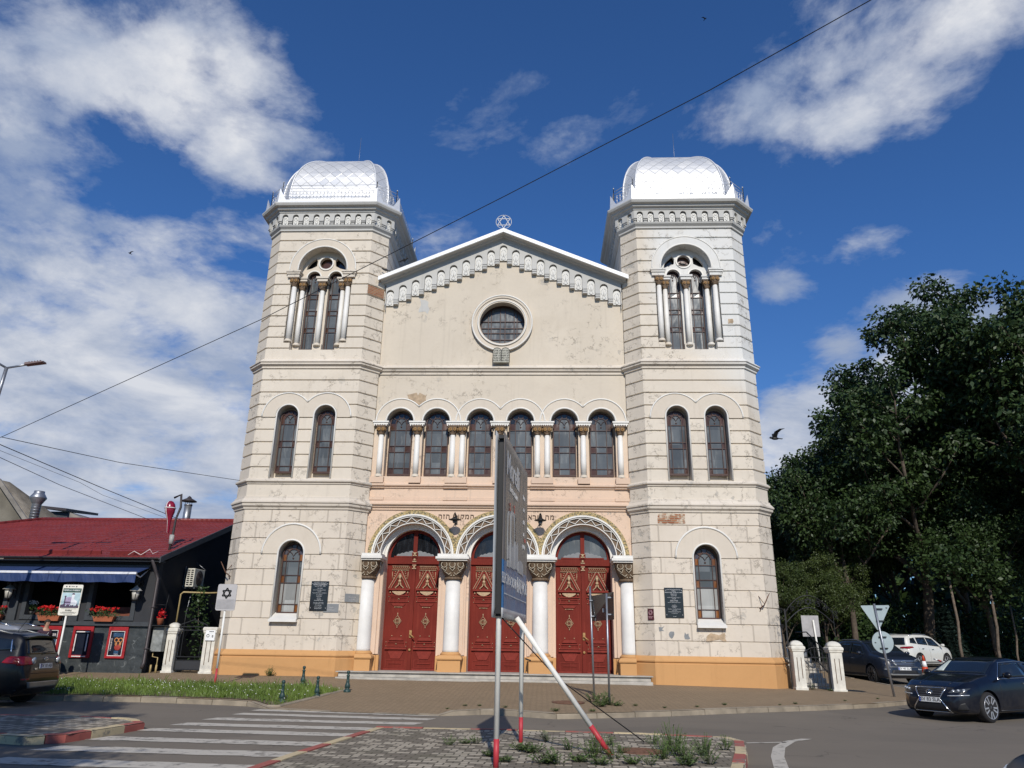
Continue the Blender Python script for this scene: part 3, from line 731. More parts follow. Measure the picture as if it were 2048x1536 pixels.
b.fc([b.vt((x, TFY+.60, z)) for x, z in circ(0, 16.74, .3, 20)])
tower_part(b, 'oculus_pane', ['glass_dark', 'glass_brown'], TT)
# sill block under the lancets, mullion strips
for x0, x1 in ((-1.0, -.74), (-.185, .185), (.74, 1.0)): b = MB(); b.box(x0, x1, TFY+.30, TFY+.60, 12.62, 13.0); b.box(x0, x1, TFY+.44, TFY+.64, 13.0, 15.78); tower_part(b, 'mullion', ['plaster_smooth'], TT)
# --- colonnettes of the tower windows (shaft > capital, base)
def colonnette(r, z0, zc, zt, ab, name='colonnette'):
    """shaft from z0 to zc, capital to zt; returns the three meshes, axis at the origin"""
    s = MB(); s.lathe([(r*1.03, z0+.02), (r*1.05, lerp(z0, zc, .35)), (r*.9, zc)], n=14)
    c = MB(); c.smooth = False
    c.lathe([(r*1.0, zc-.02), (r*1.22, zc), (r*1.22, zc+.035), (r*1.05, zc+.05)], n=12)
    rs = []
    for k in range(5):
        t_ = k/4; h = lerp(r*1.0, ab, t_**.6); z = lerp(zc+.04, zt-.05, t_); rs.append([(-h, -h, z), (h, -h, z), (h, h, z), (-h, h, z)])
    c.rings(rs); c.box(-ab*1.08, ab*1.08, -ab*1.08, ab*1.08, zt-.05, zt)
    c.mi = 1                                                          # gilded volutes
    for s_ in (-1, 1):
        for rr in (.30, .16):
            c.tube([(s_*ab*.48+ab*rr*cos(a), -ab*1.02, zt-.06-ab*.55+ab*rr*1.25*sin(a)) for a in [2*pi*k/9 for k in range(9)]], ab*.085, 4, True)
        c.tube([(s_*ab*1.02, -ab*.5+ab*.3*cos(a), zt-.06-ab*.55+ab*.38*sin(a)) for a in [2*pi*k/9 for k in range(9)]], ab*.085, 4, True)
    d = MB(); d.lathe([(r*1.45, z0-.09), (r*1.45, z0-.05), (r*1.25, z0-.03), (r*1.3, z0), (r*1.05, z0+.03)], n=14)
    return s.mesh(name, ['column_white']), c.mesh('capital', ['capital_brown', 'capital_gold']), d.mesh('column_base', ['plaster_smooth'])
def place_col(ms, x, y, name):
    o = inst(ms[0], name, SYN, (x, y, 0)); inst(ms[1], 'capital', o); inst(ms[2], 'column_base', o); return o
cA = colonnette(.105, 13.07, 15.47, 15.84, .165); cB = colonnette(.10, 12.98, 15.40, 15.76, .15)
for s in (-1, 1):
    b = MB(); b.box(s*1.17-.28, s*1.17+.28, TFY-.14, TFY+.24, 15.98, 16.06); b.box(s*1.17-.25, s*1.17+.25, TFY-.10, TFY+.24, 15.84, 15.98); b.box(s*1.17-.31, s*1.17+.31, TFY-.17, TFY+.24, 16.06, 16.13)
    b.box(s*.84-.19, s*.84+.19, TFY+.12, TFY+.5, 15.76, 15.86); b.box(s*.84-.22, s*.84+.22, TFY+.08, TFY+.5, 15.86, 15.93); tower_part(b, 'impost', ['plaster_trim'], TT)
b = MB(); b.box(-.22, .22, TFY+.12, TFY+.5, 15.76, 15.88); b.box(-.26, .26, TFY+.08, TFY+.5, 15.88, 15.97)
tower_part(b, 'impost', ['plaster_trim'], TT)
for sx in (-1, 1):
    for d in (-1.13, 1.13): place_col(cA, sx*TX+d, TFY+.07, 'colonnette')
    for d in (-.85, 0, .85): place_col(cB, sx*TX+d, TFY+.30, 'colonnette')
# --- archivolts: plates over the grooves with white rims
def arcpts(cx, cz, r, a0, a1, n): return [(cx+r*cos(lerp(a0, a1, k/n)), cz+r*sin(lerp(a0, a1, k/n))) for k in range(n+1)]
def band_poly(cs, R, r, zs, zin):
    """outline of a run of joined archivolts with centres cs, outer radius R, openings r"""
    p = []; d = (cs[1]-cs[0])/2 if len(cs) > 1 else 0
    m = math.acos(min(1, d/R)) if len(cs) > 1 else 0
    for i, c in enumerate(cs):
        p += arcpts(c, zs, R, pi if i == 0 else pi-m, 0 if i == len(cs)-1 else m, 18)
    for c in cs[::-1]: p += [(c+r, zs)]+arcpts(c, zin, r, 0, pi, 16)+[(c-r, zs)]
    return p
def rim(mb, pts, y, r=.03): mb.tube([(x, y, z) for x, z in pts], r, 6)
plate = MB(); rims = MB()
plate.prism(band_poly([0], 1.09, .50, 4.56, 4.58), TFY-.022, TFY+.04); rim(rims, arcpts(0, 4.56, 1.09, 0, pi, 30), TFY-.02, .04)
rim(rims, [(-.485, 2.3)]+arcpts(0, 4.58, .485, pi, 0, 24)+[(.485, 2.3)], TFY-.015, .036)
tower_part(plate, 'archivolt', ['plaster_smooth'], TB); tower_part(rims, 'archivolt_rim', ['white_paint'], TB); plate, rims = MB(), MB()
plate.prism(band_poly([-.77, .77], .985, .455, 9.79, 9.86), TFY-.022, TFY+.06)
m = math.acos(.77/.985)
for c, a0, a1 in ((-.77, pi, m), (.77, pi-m, 0)): rim(rims, arcpts(c, 9.79, .985, a0, a1, 24), TFY-.02, .033)
for c in (-.735, .735): rim(rims, [(c-.44, 7.38)]+arcpts(c, 9.86, .44, pi, 0, 24)+[(c+.44, 7.38)], TFY-.014, .034)
tower_part(plate, 'archivolt', ['plaster_smooth'], TS); tower_part(rims, 'archivolt_rim', ['white_paint'], TS); plate, rims = MB(), MB()
plate.prism(arcpts(0, 16.28, 1.39, 0, pi, 30)+[(-1.39, 16.14), (-1.05, 16.14)]+arcpts(0, 16.28, 1.05, pi, 0, 28)+[(1.05, 16.14), (1.39, 16.14)], TFY-.024, TFY+.06)
rim(rims, [(-1.39, 16.14)]+arcpts(0, 16.28, 1.39, pi, 0, 30)+[(1.39, 16.14)], TFY-.02, .03); rim(rims, [(-1.04, 16.14)]+arcpts(0, 16.28, 1.04, pi, 0, 30)+[(1.04, 16.14)], TFY-.02, .036)
tower_part(plate, 'archivolt', ['plaster_smooth'], TS); tower_part(rims, 'archivolt_rim', ['white_paint'], TS)
b = MB(); b.hexa([(-.50, TFY-.20, 2.18), (.50, TFY-.20, 2.18), (-.50, TFY+.4, 2.18), (.50, TFY+.4, 2.18), (-.50, TFY-.20, 2.25), (.50, TFY-.20, 2.25), (-.44, TFY+.34, 2.52), (.44, TFY+.34, 2.52)])
tower_part(b, 'window_sill', ['white_paint'], TB)
# bare brick, lost render and stains on the towers
def patch(name, x0, x1, z0, z1, Y, mat, par, rag=.04, th=.012, seed=1):
    random.seed(seed); p = []
    for (ax, az), (bx, bz) in zip([(x0, z0), (x1, z0), (x1, z1), (x0, z1)], [(x1, z0), (x1, z1), (x0, z1), (x0, z0)]):
        n = max(2, int((abs(bx-ax)+abs(bz-az))/.12))
        for k in range(n): p.append((lerp(ax, bx, k/n)+random.uniform(-rag, rag), lerp(az, bz, k/n)+random.uniform(-rag, rag)))
    b = MB(); b.prism(p, Y-th, Y+.02); return b.build(name, [mat], par)
patch('bare_brick', 5.88, 6.86, 5.78, 6.14, TFY, 'brick_pale', SYN, .02, .008, 3)
patch('lost_render', 7.35, 8.02, 1.78, 1.98, TFY, 'raw_render', SYN, .05, .01, 4); 
for k, (x, z, w, h) in enumerate(((5.72, 2.02, .16, .2), (6.05, 1.84, .2, .18), (6.62, 1.84, .16, .16))): patch('grey_patch', x, x+w, z, z+h, TFY, 'plaque_grey', SYN, .05, .009, 5+k)
patch('bare_brick', 9.05, 9.25, 13.72, 13.92, TFY, 'raw_render', SYN, .02, .01, 9)
# brick bay on the inner chamfer of the west tower
b = MB(); c0, c1 = Vector((-TX+HW, TFY, 0)), Vector((-TX+HT, TFY+.6, 0)); d = (c1-c0).normalized(); nr = Vector((d.y, -d.x, 0))
q0, q1 = c0+d*.02+nr*.012, c0+d*.80+nr*.012
b.hexa([q0+Vector((0, 0, 15.13)), q1+Vector((0, 0, 15.13)), q0-nr*.03+Vector((0, 0, 15.13)), q1-nr*.03+Vector((0, 0, 15.13)), q0+Vector((0, 0, 15.53)), q1+Vector((0, 0, 15.53)), q0-nr*.03+Vector((0, 0, 15.53)), q1-nr*.03+Vector((0, 0, 15.53))])
b.build('bare_brick', ['brick_bare'], SYN)

# ================================================================ central front
WX = [-3.98, -2.53, -.80, .80, 2.53, 3.98]
b = MB(); b.prism([(-5.2, -.3), (5.2, -.3), (5.2, 15.75), (0, 18.0), (-5.2, 15.75)], 0, 1.3)
DX = [-3.18, 0, 3.18]
cuts = [cutter(arch_poly(x, .53, 7.62, 9.82, n=18), -1, .42) for x in WX]+[cutter(circ(0, 14.06, .95, 40), -1, .45)]
cuts += [cutter(arch_poly(x, 1.03, -.5, 4.6, n=24), -1, .72) for x in DX]+[cutter(arcpts(x, 4.58, 1.225, 0, pi, 30), -1, .34) for x in DX]
cw = boolean(b.mesh('front_wall', ['plaster_centre']), cuts)
CW = inst(cw, 'front_wall', SYN)
# six windows
g, f, m = glazing(.455, 7.74, 9.82, .30, [8.005, 8.65, 8.90, 9.55], .205, CB, lun='glass_dark')
gm, fm = g.mesh('window', m), f.mesh('window_frame', ['lead_bars'])
for x in WX: inst(fm, 'window_frame', inst(gm, 'window', SYN, (x, 0, 0)))
arc_p, rims = MB(), MB()
for a, c in ((WX[0], WX[1]), (WX[2], WX[3]), (WX[4], WX[5])):
    R = .965; zs = 9.80; h = (c-a)/2; mm = math.acos(h/R)
    arc_p, rims = MB(), MB(); yo = -.054 if a < 0 < c else -.05; arc_p.prism(band_poly([a, c], R, .57, zs, 9.82), yo, .02)
    for cc, a0, a1 in ((a, pi, mm), (c, pi-mm, 0)): rim(rims, arcpts(cc, zs, R, a0, a1, 24), -.05, .035)
    for cc in (a, c): rim(rims, arcpts(cc, 9.82, .565, 0, pi, 24), -.05, .04)
    arc_p.build('archivolt', ['plaster_smooth'], CW); rims.build('archivolt_rim', ['white_paint'], CW)
for x0, x1 in ((-5.0, -4.42), (-3.56, -2.97), (-2.1, -1.24), (-.36, .36), (1.24, 2.1), (2.97, 3.56), (4.42, 5.0)):
    b = MB(); b.box(x0, x1, -.20, .05, 9.66, 9.74); b.box(x0-.03, x1+.03, -.235, .05, 9.74, 9.80)
    n = int((x1-x0)/.085)
    for k in range(n): b.box(x0+.02+k*(x1-x0-.02)/n, x0+.06+k*(x1-x0-.02)/n, -.215, .02, 9.60, 9.662)
    b.build('impost', ['white_paint'], CW)
cC = colonnette(.108, 7.66, 9.28, 9.62, .17)
for x in (-4.68, -3.25, -1.85, -1.47, 0, 1.47, 1.85, 3.25, 4.68): place_col(cC, x, -.06, 'colonnette')
for x0, x1 in ((-4.98, -4.46), (-3.48, -3.02), (-2.08, -1.24), (-.24, .24), (1.24, 2.08), (3.02, 3.48), (4.46, 4.98)): b = MB(); b.box(x0, x1, -.19, .03, 7.34, 7.575); b.build('pedestal', ['plaster_peach'], CW)
def sweep_x(name, prof, x0, x1, mat, par, z=None):
    b = MB(); b.rings([[(x, y, zz) for y, zz in prof] for x in (x0, x1)]); return b.build(name, [mat], par)
def breaks(prof, z_off, name, mat):   # string course with the small breaks over the pilasters
    b = MB(); xs = [(-5.0, -4.42, .05), (-4.42, -2.13, 0), (-2.13, -1.2, .05), (-1.2, 1.2, 0), (1.2, 2.13, .05), (2.13, 4.42, 0), (4.42, 5.0, .05)]
    for x0, x1, o in xs: b.rings([[(x, y-o, zz) for y, zz in prof] for x in (x0, x1)])
    b.build(name, [mat], CW)
breaks([(.03, 7.14), (-.05, 7.16), (-.05, 7.20), (-.13, 7.24), (-.13, 7.29), (-.05, 7.36), (.08, 7.36)], 0, 'cornice', 'plaster_peach')
sweep_x('cornice', [(.03, 6.30), (-.05, 6.32), (-.05, 6.37), (-.12, 6.42), (-.12, 6.47), (-.20, 6.50), (-.20, 6.55), (-.04, 6.68), (.03, 6.70)], -5.05, 5.05, 'plaster_peach', CW)
breaks([(.03, 6.68), (-.03, 6.69), (-.03, 6.80), (.03, 6.82)], 0, 'fascia', 'plaster_peach')
sweep_x('cornice', [(.03, 11.78), (-.05, 11.80), (-.05, 11.88), (-.13, 11.94), (-.13, 12.01), (-.19, 12.03), (-.19, 12.07), (-.03, 12.21), (.03, 12.22)], -5.05, 5.05, 'plaster_trim', CW)
patch('lost_render', -3.72, -2.95, 10.45, 10.98, -.002, 'raw_render', SYN, .07, .01, 12)
patch('grey_patch', -3.45, -3.10, 14.55, 15.15, 0, 'plaque_grey', SYN, .09, .006, 14).data.materials[0] = MATS['plaster_grey']
# round window
b = MB()
b.arcband(0, 14.06, 1.13, 1.255, -.13, .02, 0, 2*pi, 56); b.arcband(0, 14.06, 1.03, 1.13, -.085, .02, 0, 2*pi, 56); b.arcband(0, 14.06, .93, 1.03, -.12, .05, 0, 2*pi, 56)
RO = b.build('round_window_moulding', ['plaster_smooth'], CW)
b = MB(); b.tube([(1.235*cos(2*pi*k/56), -.13, 14.06+1.235*sin(2*pi*k/56)) for k in range(56)], .035, 6, True); b.tube([(1.0*cos(2*pi*k/56), -.12, 14.06+1.0*sin(2*pi*k/56)) for k in range(56)], .03, 6, True)
b.build('round_window_rim', ['white_paint'], CW)
g = MB(); RG = .93; vb = [-.93, -.60, -.48, -.10, .10, .48, .60, .93]; hb = [-.93, -.62, -.32, -.10, .93]
g.mi = 0; g.fc([g.vt((x, .34, z)) for x, z in circ(0, 14.06, .97, 44)])
RW = g.build('round_window', ['glass_grey'], SYN)
f = MB()
for x in vb[1:-1]: 
    h = sqrt(.93**2-x*x); f.box(x-.016, x+.016, .30, .35, 14.06-h, 14.06+h)
for z in (-.60, -.30, -.08, .22):
    h = sqrt(.93**2-z*z); f.box(-h, h, .298, .352, 14.06+z-.016, 14.06+z+.016)
f.arcband(0, 14.06, .88, .96, .28, .37, 0, 2*pi, 40); f.build('window_frame', ['lead_bars'], RW)
# tablets of the law
b = MB(); 
for s in (-1, 1): b.prism([(s*.005, 12.24), (s*.335, 12.24)]+[(s*.17+s*.165*cos(pi*k/10), 12.72+.145*sin(pi*k/10)) for k in range(11)], -.30, -.16) 
TBL = b.build('stone_tablets', ['bronze_light'], SYN)
b = MB()
L1 = ['אנכי יהוה', 'לא יהיה', 'לא תשא', 'זכור את', 'כבד את']; L2 = ['לא תרצח', 'לא תנאף', 'לא תגנב', 'לא תענה', 'לא תחמד']
for k in range(5):
    for s, L in ((1, L1), (-1, L2)): text_on(b, L[k][::-1], face(s*.17, -.305, 12.735-k*.105), .095, bold=.012)
for s in (-1, 1): b.tube([(s*.335, -.30, 12.24), (s*.335, -.30, 12.72)]+[(s*.17+s*.165*cos(pi*k/10), -.30, 12.72+.145*sin(pi*k/10)) for k in range(11)]+[(s*.005, -.3, 12.3)], .014, 4)
b.build('tablet_lettering', ['text_black'], TBL, fix=False)
# --- gable
def zc(x, o=0): return 17.96-.434*abs(x)+o
def gable_sweep(prof, xe, name, mat, par):
    b = MB()
    for s in (-1, 1): b.rings([[(x*s, y, zc(x, z)) for y, z in prof] for x in (0, xe)])
    return b.build(name, [mat], par)
gable_sweep([(.05, -.03), (-.16, -.03), (-.18, .03), (-.30, .04), (-.33, .10), (-.51, .12), (-.51, .215), (.05, .215)], 5.12, 'gable_cornice', 'plaster_grey', CW)
FL = gable_sweep([(-.60, .10), (-.60, .27), (.5, .36), (.5, .22), (-.53, .22), (-.53, .10)], 5.20, 'gable_flashing', 'roof_white', SYN)
fz = MB(); N = 19; pit = .527; w = .160
nx = [(k-9)*pit for k in range(N)]; zt = [17.66-.2328*abs(k-9) for k in range(N)]; zb = [z-.70 for z in zt]
poly = [(-4.93, zb[0]-.22), (nx[0]-w, zb[0]-.22)]
for k in range(N):
    poly += [(nx[k]-w*cos(pi*j/10), zt[k]-w+w*sin(pi*j/10)) for j in range(11)]
    if k < N-1:
        zz = min(zb[k], zb[k+1]) + .03
        poly += [(nx[k]+w, zz), (nx[k+1]-w, zz)]
poly += [(nx[-1]+w, zb[-1]-.22), (4.93, zb[-1]-.22), (4.93, zc(4.93, .05)), (0, zc(0, .05)), (-4.93, zc(4.93, .05))]
fz.prism(poly, -.15, .02)
for k in range(-1, N):
    x0 = nx[k]+w if k >= 0 else -4.93; x1 = nx[k+1]-w if k < N-1 else 4.93
    zz = (min(zb[k], zb[k+1])+.03) if 0 <= k < N-1 else zb[0]-.22
    fz.box(x0+.002, x1-.002, -.24, -.148, zz+.17, zz+.25); fz.box(x0+.01, x1-.01, -.215, -.148, zz+.085, zz+.17); fz.box(x0+.02, x1-.02, -.19, -.148, zz+.0, zz+.085)
q = w-.01; rel = MB(); rel.prism([(-q, 0), (q, 0)]+[(q*cos(pi*j/8), .49+q*sin(pi*j/8)) for j in range(9)], -.07, .01)
for s in (-1, 1): rel.tube([(0, -.075, .02), (s*.09, -.075, .08), (s*.03, -.075, .18), (s*.11, -.075, .30), (s*.10, -.075, .44), (s*.03, -.075, .52)], .018, 4)
rel.tube([(0, -.075, .2), (0, -.075, .46)], .02, 4); gr_ = rel.mesh('relief_panel', ['relief_white'])
for k in range(N):
    inst(gr_, 'relief_panel', CW, (nx[k], 0, zb[k]))
fz.build('gable_frieze', ['plaster_grey'], CW)
# star finial
b = MB(); cz = 18.62; R = .33
b.tube([(R*cos(2*pi*k/36), 0, cz+R*sin(2*pi*k/36)) for k in range(36)], .011, 6, True)
for a0 in (pi/2, -pi/2):
    p = [(R*.93*cos(a0+2*pi*k/3), .0, cz+R*.93*sin(a0+2*pi*k/3)) for k in range(3)]
    for k in range(3): b.bar(p[k], p[(k+1) % 3], .020, .02, (0, 1, 0))
b.cyl((0, 0, 18.1), (0, 0, cz-R), .03)
o = b.build('star_finial', ['white_paint'], SYN, (0, -.45, 0))
# nave behind
b = MB(); b.prism([(-8.6, -.3), (8.6, -.3), (8.6, 13.2), (0, 17.2), (-8.6, 13.2)], 1.31, 30); b.build('nave_wall', ['plaster_side'], SYN)
b = MB()
for s in (-1, 1): b.hexa([(s*0, 1.32, 17.26), (s*8.9, 1.32, 13.10), (s*0, 30.3, 17.26), (s*8.9, 30.3, 13.10), (s*0, 1.32, 17.36), (s*8.9, 1.32, 13.20), (s*0, 30.3, 17.36), (s*8.9, 30.3, 13.2)])
b.build('nave_roof', ['steel_galv'], SYN)

# ================================================================ portals
PA = []
for x in DX:
    b = MB(); zc0 = 4.6
    b.arcband(x, zc0, 1.49, 1.55, -.13, .03, n=44); b.arcband(x, zc0, 1.445, 1.475, -.09, .03, n=44)
    b.arcband(x, zc0, 1.03, 1.13, .33, .56, n=44); b.arcband(x, zc0, 1.13, 1.22, .27, .40, n=44); b.arcband(x, zc0, 1.215, 1.245, -.05, .32, n=44)
    pass
    o = b.build('portal_arch', ['white_paint'], SYN); PA.append(o)
    b = MB(); b.arcband(x, zc0, 1.55, 1.70, -.07-.005*(x == 0), .03, n=44); b.build('mosaic_band', ['olive_mosaic'], o)
    b = MB(); b.arcband(x, zc0, 1.245, 1.44, -.02, .03, n=44); b.build('dark_band', ['capital_brown'], o)
    b = MB(); n = 21
    for up in (0, 1):
        pts = []
        for k in range(n+1):
            a = pi*(k+.0)/n; r = (1.425 if (k+up) % 2 else 1.265); pts.append((x+r*cos(a), -.055 if not up else -.05, zc0+r*sin(a)))
        if up == 0: b.tube(pts, .020, 4)
    # second, lower row of the lozenges sits back in the shade
    for k in range(n):
        a = pi*(k+.5)/n; rr = 1.335; b.ell((x+rr*cos(a), -.02, zc0+rr*sin(a)), .018, .012, .018, 5, 3)
    b.build('zigzag_moulding', ['white_paint'], o)
# olive filling between the arches, over the columns
b = MB()
for x in (-1.59, 1.59): 
    L = arcpts(x-1.59, 4.6, 1.56, 0, .42, 8); Rr = arcpts(x+1.59, 4.6, 1.56, pi-.42, pi, 8)
    b = MB(); b.prism([(x-.03, 4.6), (x+.03, 4.6)]+Rr[::-1]+[(x, 5.32)]+L[::-1], -.05, .02); b.build('mosaic_spandrel', ['olive_mosaic'], CW)
# columns with shaft, capital, impost, plinth
simple('capital_pale', (.40, .34, .25), .6, var=.3, scale=14)
def big_column(x, half=None):
    s = MB(); s.lathe([(.30, 1.24), (.285, 1.34), (.283, 2.3), (.262, 3.74)], n=28)
    o = s.build('column', ['column_white'], SYN, (x, -.22, 0))
    c = MB(); c.mi = 0
    c.lathe([(.262, 3.72), (.325, 3.73), (.34, 3.77), (.325, 3.81), (.28, 3.83)], n=24)
    rs = []
    for k in range(7):
        t_ = k/6; h = lerp(.27, .50, t_**.75); z = lerp(3.82, 4.37, t_); ch = h*lerp(.5, .22, t_)
        rs.append([(-h+ch, -h, z), (h-ch, -h, z), (h, -h+ch, z), (h, h*.6, z), (-h, h*.6, z), (-h, -h+ch, z)])
    c.rings(rs)
    c.mi = 1
    for dx in (-.30, 0, .30):
        yy = -.465
        c.tube([(dx+.105*cos(a), yy, 4.24+.10*sin(a)) for a in [2*pi*k/12 for k in range(12)]], .02, 4, True)
        c.tube([(dx-.10, yy+.02, 4.14), (dx*.8, yy+.07, 4.02), (dx+.10, yy+.02, 4.14)], .018, 4)
    for s_ in (-1, 1):
        c.tube([(s_*.42, -.41, 4.22), (s_*.30, -.37, 4.02), (s_*.13, -.335, 3.9), (s_*.05, -.345, 3.98)], .018, 4)
        c.tube([(s_*.50, -.2+.1*cos(a), 4.24+.10*sin(a)) for a in [2*pi*k/10 for k in range(10)]], .02, 4, True)
        c.ell((s_*.05, -.315, 3.87), .025, .02, .025, 6, 4)
    c.build('capital', ['capital_brown', 'capital_pale'], o)
    i = MB(); i.box(-.55, .55, -.56, .24, 4.37, 4.43); i.box(-.61, .61, -.62, .24, 4.43, 4.52); i.box(-.55, .55, -.54, .24, 4.52, 4.62); i.build('impost', ['white_paint'], o, bevel=.012)
    p = MB(); p.box(-.40, .40, -.42, .24, .3, 1.02); p.rings([[(-h, -h-.02, z), (h, -h-.02, z), (h, .24, z), (-h, .24, z)] for h, z in ((.44, 1.0), (.46, 1.04), (.44, 1.09), (.38, 1.14), (.34, 1.16))]); p.lathe([(.36, 1.15), (.37, 1.19), (.33, 1.23), (.30, 1.26)], n=24)
    p.build('column_plinth', ['plaster_ochre'], o); return o
for x in (-1.59, 1.59): big_column(x)
def clip_x(o, lim):      # the end columns disappear into the tower corner
    s = 1 if lim > 0 else -1
    for q in [o]+list(o.children):
        for m in list(q.modifiers): q.modifiers.remove(m)
        bm = bmesh.new(); bm.from_mesh(q.data); g_ = bmesh.ops.bisect_plane(bm, geom=bm.verts[:]+bm.edges[:]+bm.faces[:], plane_co=(lim, 0, 0), plane_no=(s, 0, 0), clear_outer=True)
        bmesh.ops.holes_fill(bm, edges=bm.edges[:], sides=0); bm.to_mesh(q.data); bm.free()
for x in (-4.76, 4.76): clip_x(big_column(x), .155 if x > 0 else -.155)
# piers behind the columns with stepped pilasters
for x in (-1.59, 1.59):
    b, p = MB(), MB(); b.box(x-.475, x+.475, -.10, .01, 1.15, 4.38); b.box(x-.40, x+.40, -.16, -.098, 1.15, 4.38)
    p.box(x-.56, x+.56, -.08, .015, .3, 1.12); p.box(x-.50, x+.50, -.17, -.078, .3, 1.10); b.build('pilaster', ['plaster_peach'], CW); p.build('pilaster_plinth', ['plaster_ochre'], CW)
for s in (-1, 1):
    b, p = MB(), MB()
    for a, c, y in ((4.215, 4.75, -.08), (4.32, 4.85, -.16)):
        b.box(min(s*a, s*c), max(s*a, s*c), y, .01, 1.15, 4.38); p.box(min(s*(a-.04), s*c), max(s*(a-.04), s*c), y-.03, .012, .3, 1.12)
    b.build('pilaster', ['plaster_peach'], CW); p.build('pilaster_plinth', ['plaster_ochre'], CW)
# --- doors
def door(x):
    Y = .60
    D = MB(); 
    for s in (-1, 1): D.box(min(s*.99, s*1.10), max(s*.99, s*1.10), Y-.03, Y+.1, .56, 4.62)     # frame posts
    D.box(-1.05, 1.05, Y-.10, Y+.08, 4.36, 4.46); D.box(-1.05, 1.05, Y-.05, Y+.08, 4.46, 4.60); D.box(-.80, .80, Y-.06, Y+.05, 4.60, 4.66)
    D.arcband(0, 4.6, .93, 1.06, Y-.02, Y+.1, n=28); D.box(-.075, .075, Y-.05, Y+.06, 4.66, 5.62); D.prism([(-.11, 4.6), (.11, 4.6), (.11, 4.78), (0, 4.9), (-.11, 4.78)], Y-.09, Y+.02)
    D.box(-.06, .06, Y-.10, Y+.02, .6, 4.36)
    D.mi = 1
    for z in (4.18, 4.30, 4.44, 4.66, 4.76): D.box(-.075, .075, Y-.13, Y-.04, z, z+.03)
    for z in (4.24, 4.52, 4.72): D.ell((0, Y-.11, z), .05, .05, .05, 8, 4)
    o = D.build('door', ['door_red', 'door_gold'], SYN, (x, 0, 0))
    g = MB(); g.mi = 0; g.fc([g.vt((.96*cos(pi*k/24), Y+.04, 4.6+.96*sin(pi*k/24))) for k in range(25)])
    g.mi = 1
    for s in (-1, 1):
        for k, (px, r) in enumerate(((.16, .17), (.34, .14), (.50, .11), (.64, .08))): g.fc([g.vt((s*px+r*1.1*cos(pi*j/8), Y+.03-.002*k, 4.64+r*1.35*sin(pi*j/8))) for j in range(9)])
    g.build('fanlight', ['glass_dark' if x < 2 else 'glass_grey', 'plaque_grey'], o)  # paler glass colour on the park-side door imitates reflected clouds
    for s in (-1, 1):
        L = MB(); x0, x1 = (s*.06, s*.985); a, c = min(x0, x1), max(x0, x1); mx = (a+c)/2
        L.box(a, c, Y-.02, Y+.06, .58, 4.36)
        for q in range(1, 6): L.box(a+q*(c-a)/6-.004, a+q*(c-a)/6+.004, Y-.0215, Y, 1.75, 2.75)     # board joints
        T = L; T.mi = 1
        def fr(x0, x1, z0, z1, d=.03, t_=.035):
            T.box(x0, x1, Y-.02-d, Y-.01, z0, z0+t_); T.box(x0, x1, Y-.02-d, Y-.01, z1-t_, z1); T.box(x0, x0+t_, Y-.021-d, Y-.01, z0+t_, z1-t_); T.box(x1-t_, x1, Y-.021-d, Y-.01, z0+t_, z1-t_)
        W = .345
        fr(mx-W, mx+W, 2.98, 3.17, .035); T.box(mx-.40, mx+.40, Y-.09, Y-.01, 3.20, 3.235)
        fr(mx-W, mx+W, 1.40, 1.58, .035); T.box(mx-.40, mx+.40, Y-.10, Y-.01, 1.31, 1.38)
        T.prism([(mx-.27, 1.62), (mx+.27, 1.62), (mx+.19, 1.72), (mx-.19, 1.72)], Y-.07, Y-.01); T.prism([(mx-.30, 1.25), (mx+.30, 1.25), (mx+.16, .99), (mx-.16, .99)], Y-.05, Y-.01)
        T.prism([(mx-.27, 2.92), (mx+.27, 2.92), (mx+.2, 2.84), (mx-.2, 2.84)], Y-.05, Y-.01); T.box(mx-.26, mx+.26, Y-.04, Y-.01, 1.26, 1.28)
        fr(mx-.36, mx+.36, .68, .96, .015, .02); T.box(mx-.24, mx+.24, Y-.05, Y-.01, .82, .845); T.box(mx-.42, mx+.42, Y-.06, Y-.01, .60, .66)
        # triangle pediment panel
        for q in (-1, 1): T.bar((mx+q*.36, Y-.05, 3.44), (mx+q*.02, Y-.05, 4.10), .05, .07, (0, 1, 0))
        T.box(mx-.40, mx+.40, Y-.11, Y-.01, 3.40, 3.46); T.box(mx-.36, mx+.36, Y-.05, Y-.01, 4.12, 4.28) if False else None
        G = L; G.mi = 2; y_ = Y-.05
        for q in (-1, 1):
            G.bar((mx+q*.40, y_-.04, 3.47), (mx+q*.05, y_-.04, 4.13), .016, .02, (0, 1, 0)); G.bar((mx+q*.31, y_-.03, 3.48), (mx+q*.01, y_-.03, 4.02), .012, .02, (0, 1, 0))
            G.tube([(mx+q*.03, y_, 3.68), (mx+q*.05, y_-.02, 3.58), (mx+q*.16, y_-.02, 3.49), (mx+q*.12, y_, 3.46)], .022, 5)
            G.tube([(mx+q*.29, y_, 3.80), (mx+q*.30, y_, 4.08)], .012, 4)
            for zz in (3.84, 3.92, 4.0, 4.07): G.ell((mx+q*(.24-(zz-3.84)*.25), y_, zz), .022, .015, .02, 5, 3)
            G.ell((mx+q*.33, y_-.03, 3.32), .025, .02, .035, 6, 4)
            for zz in (3.16, 3.0, 1.56, 1.42): G.ell((mx+q*.37, y_, zz), .016, .014, .016, 5, 3)
            G.ell((mx+q*.13, y_+.01, 2.79), .028, .012, .018, 5, 3); G.ell((mx+q*.17, y_+.01, 1.78), .022, .014, .022, 5, 3)
        G.ell((mx, y_-.02, 3.88), .06, .04, .085, 8, 5); G.ell((mx, y_-.02, 3.73), .065, .04, .055, 8, 5); G.cyl((mx, y_-.01, 3.6), (mx, y_-.01, 4.0), .025)
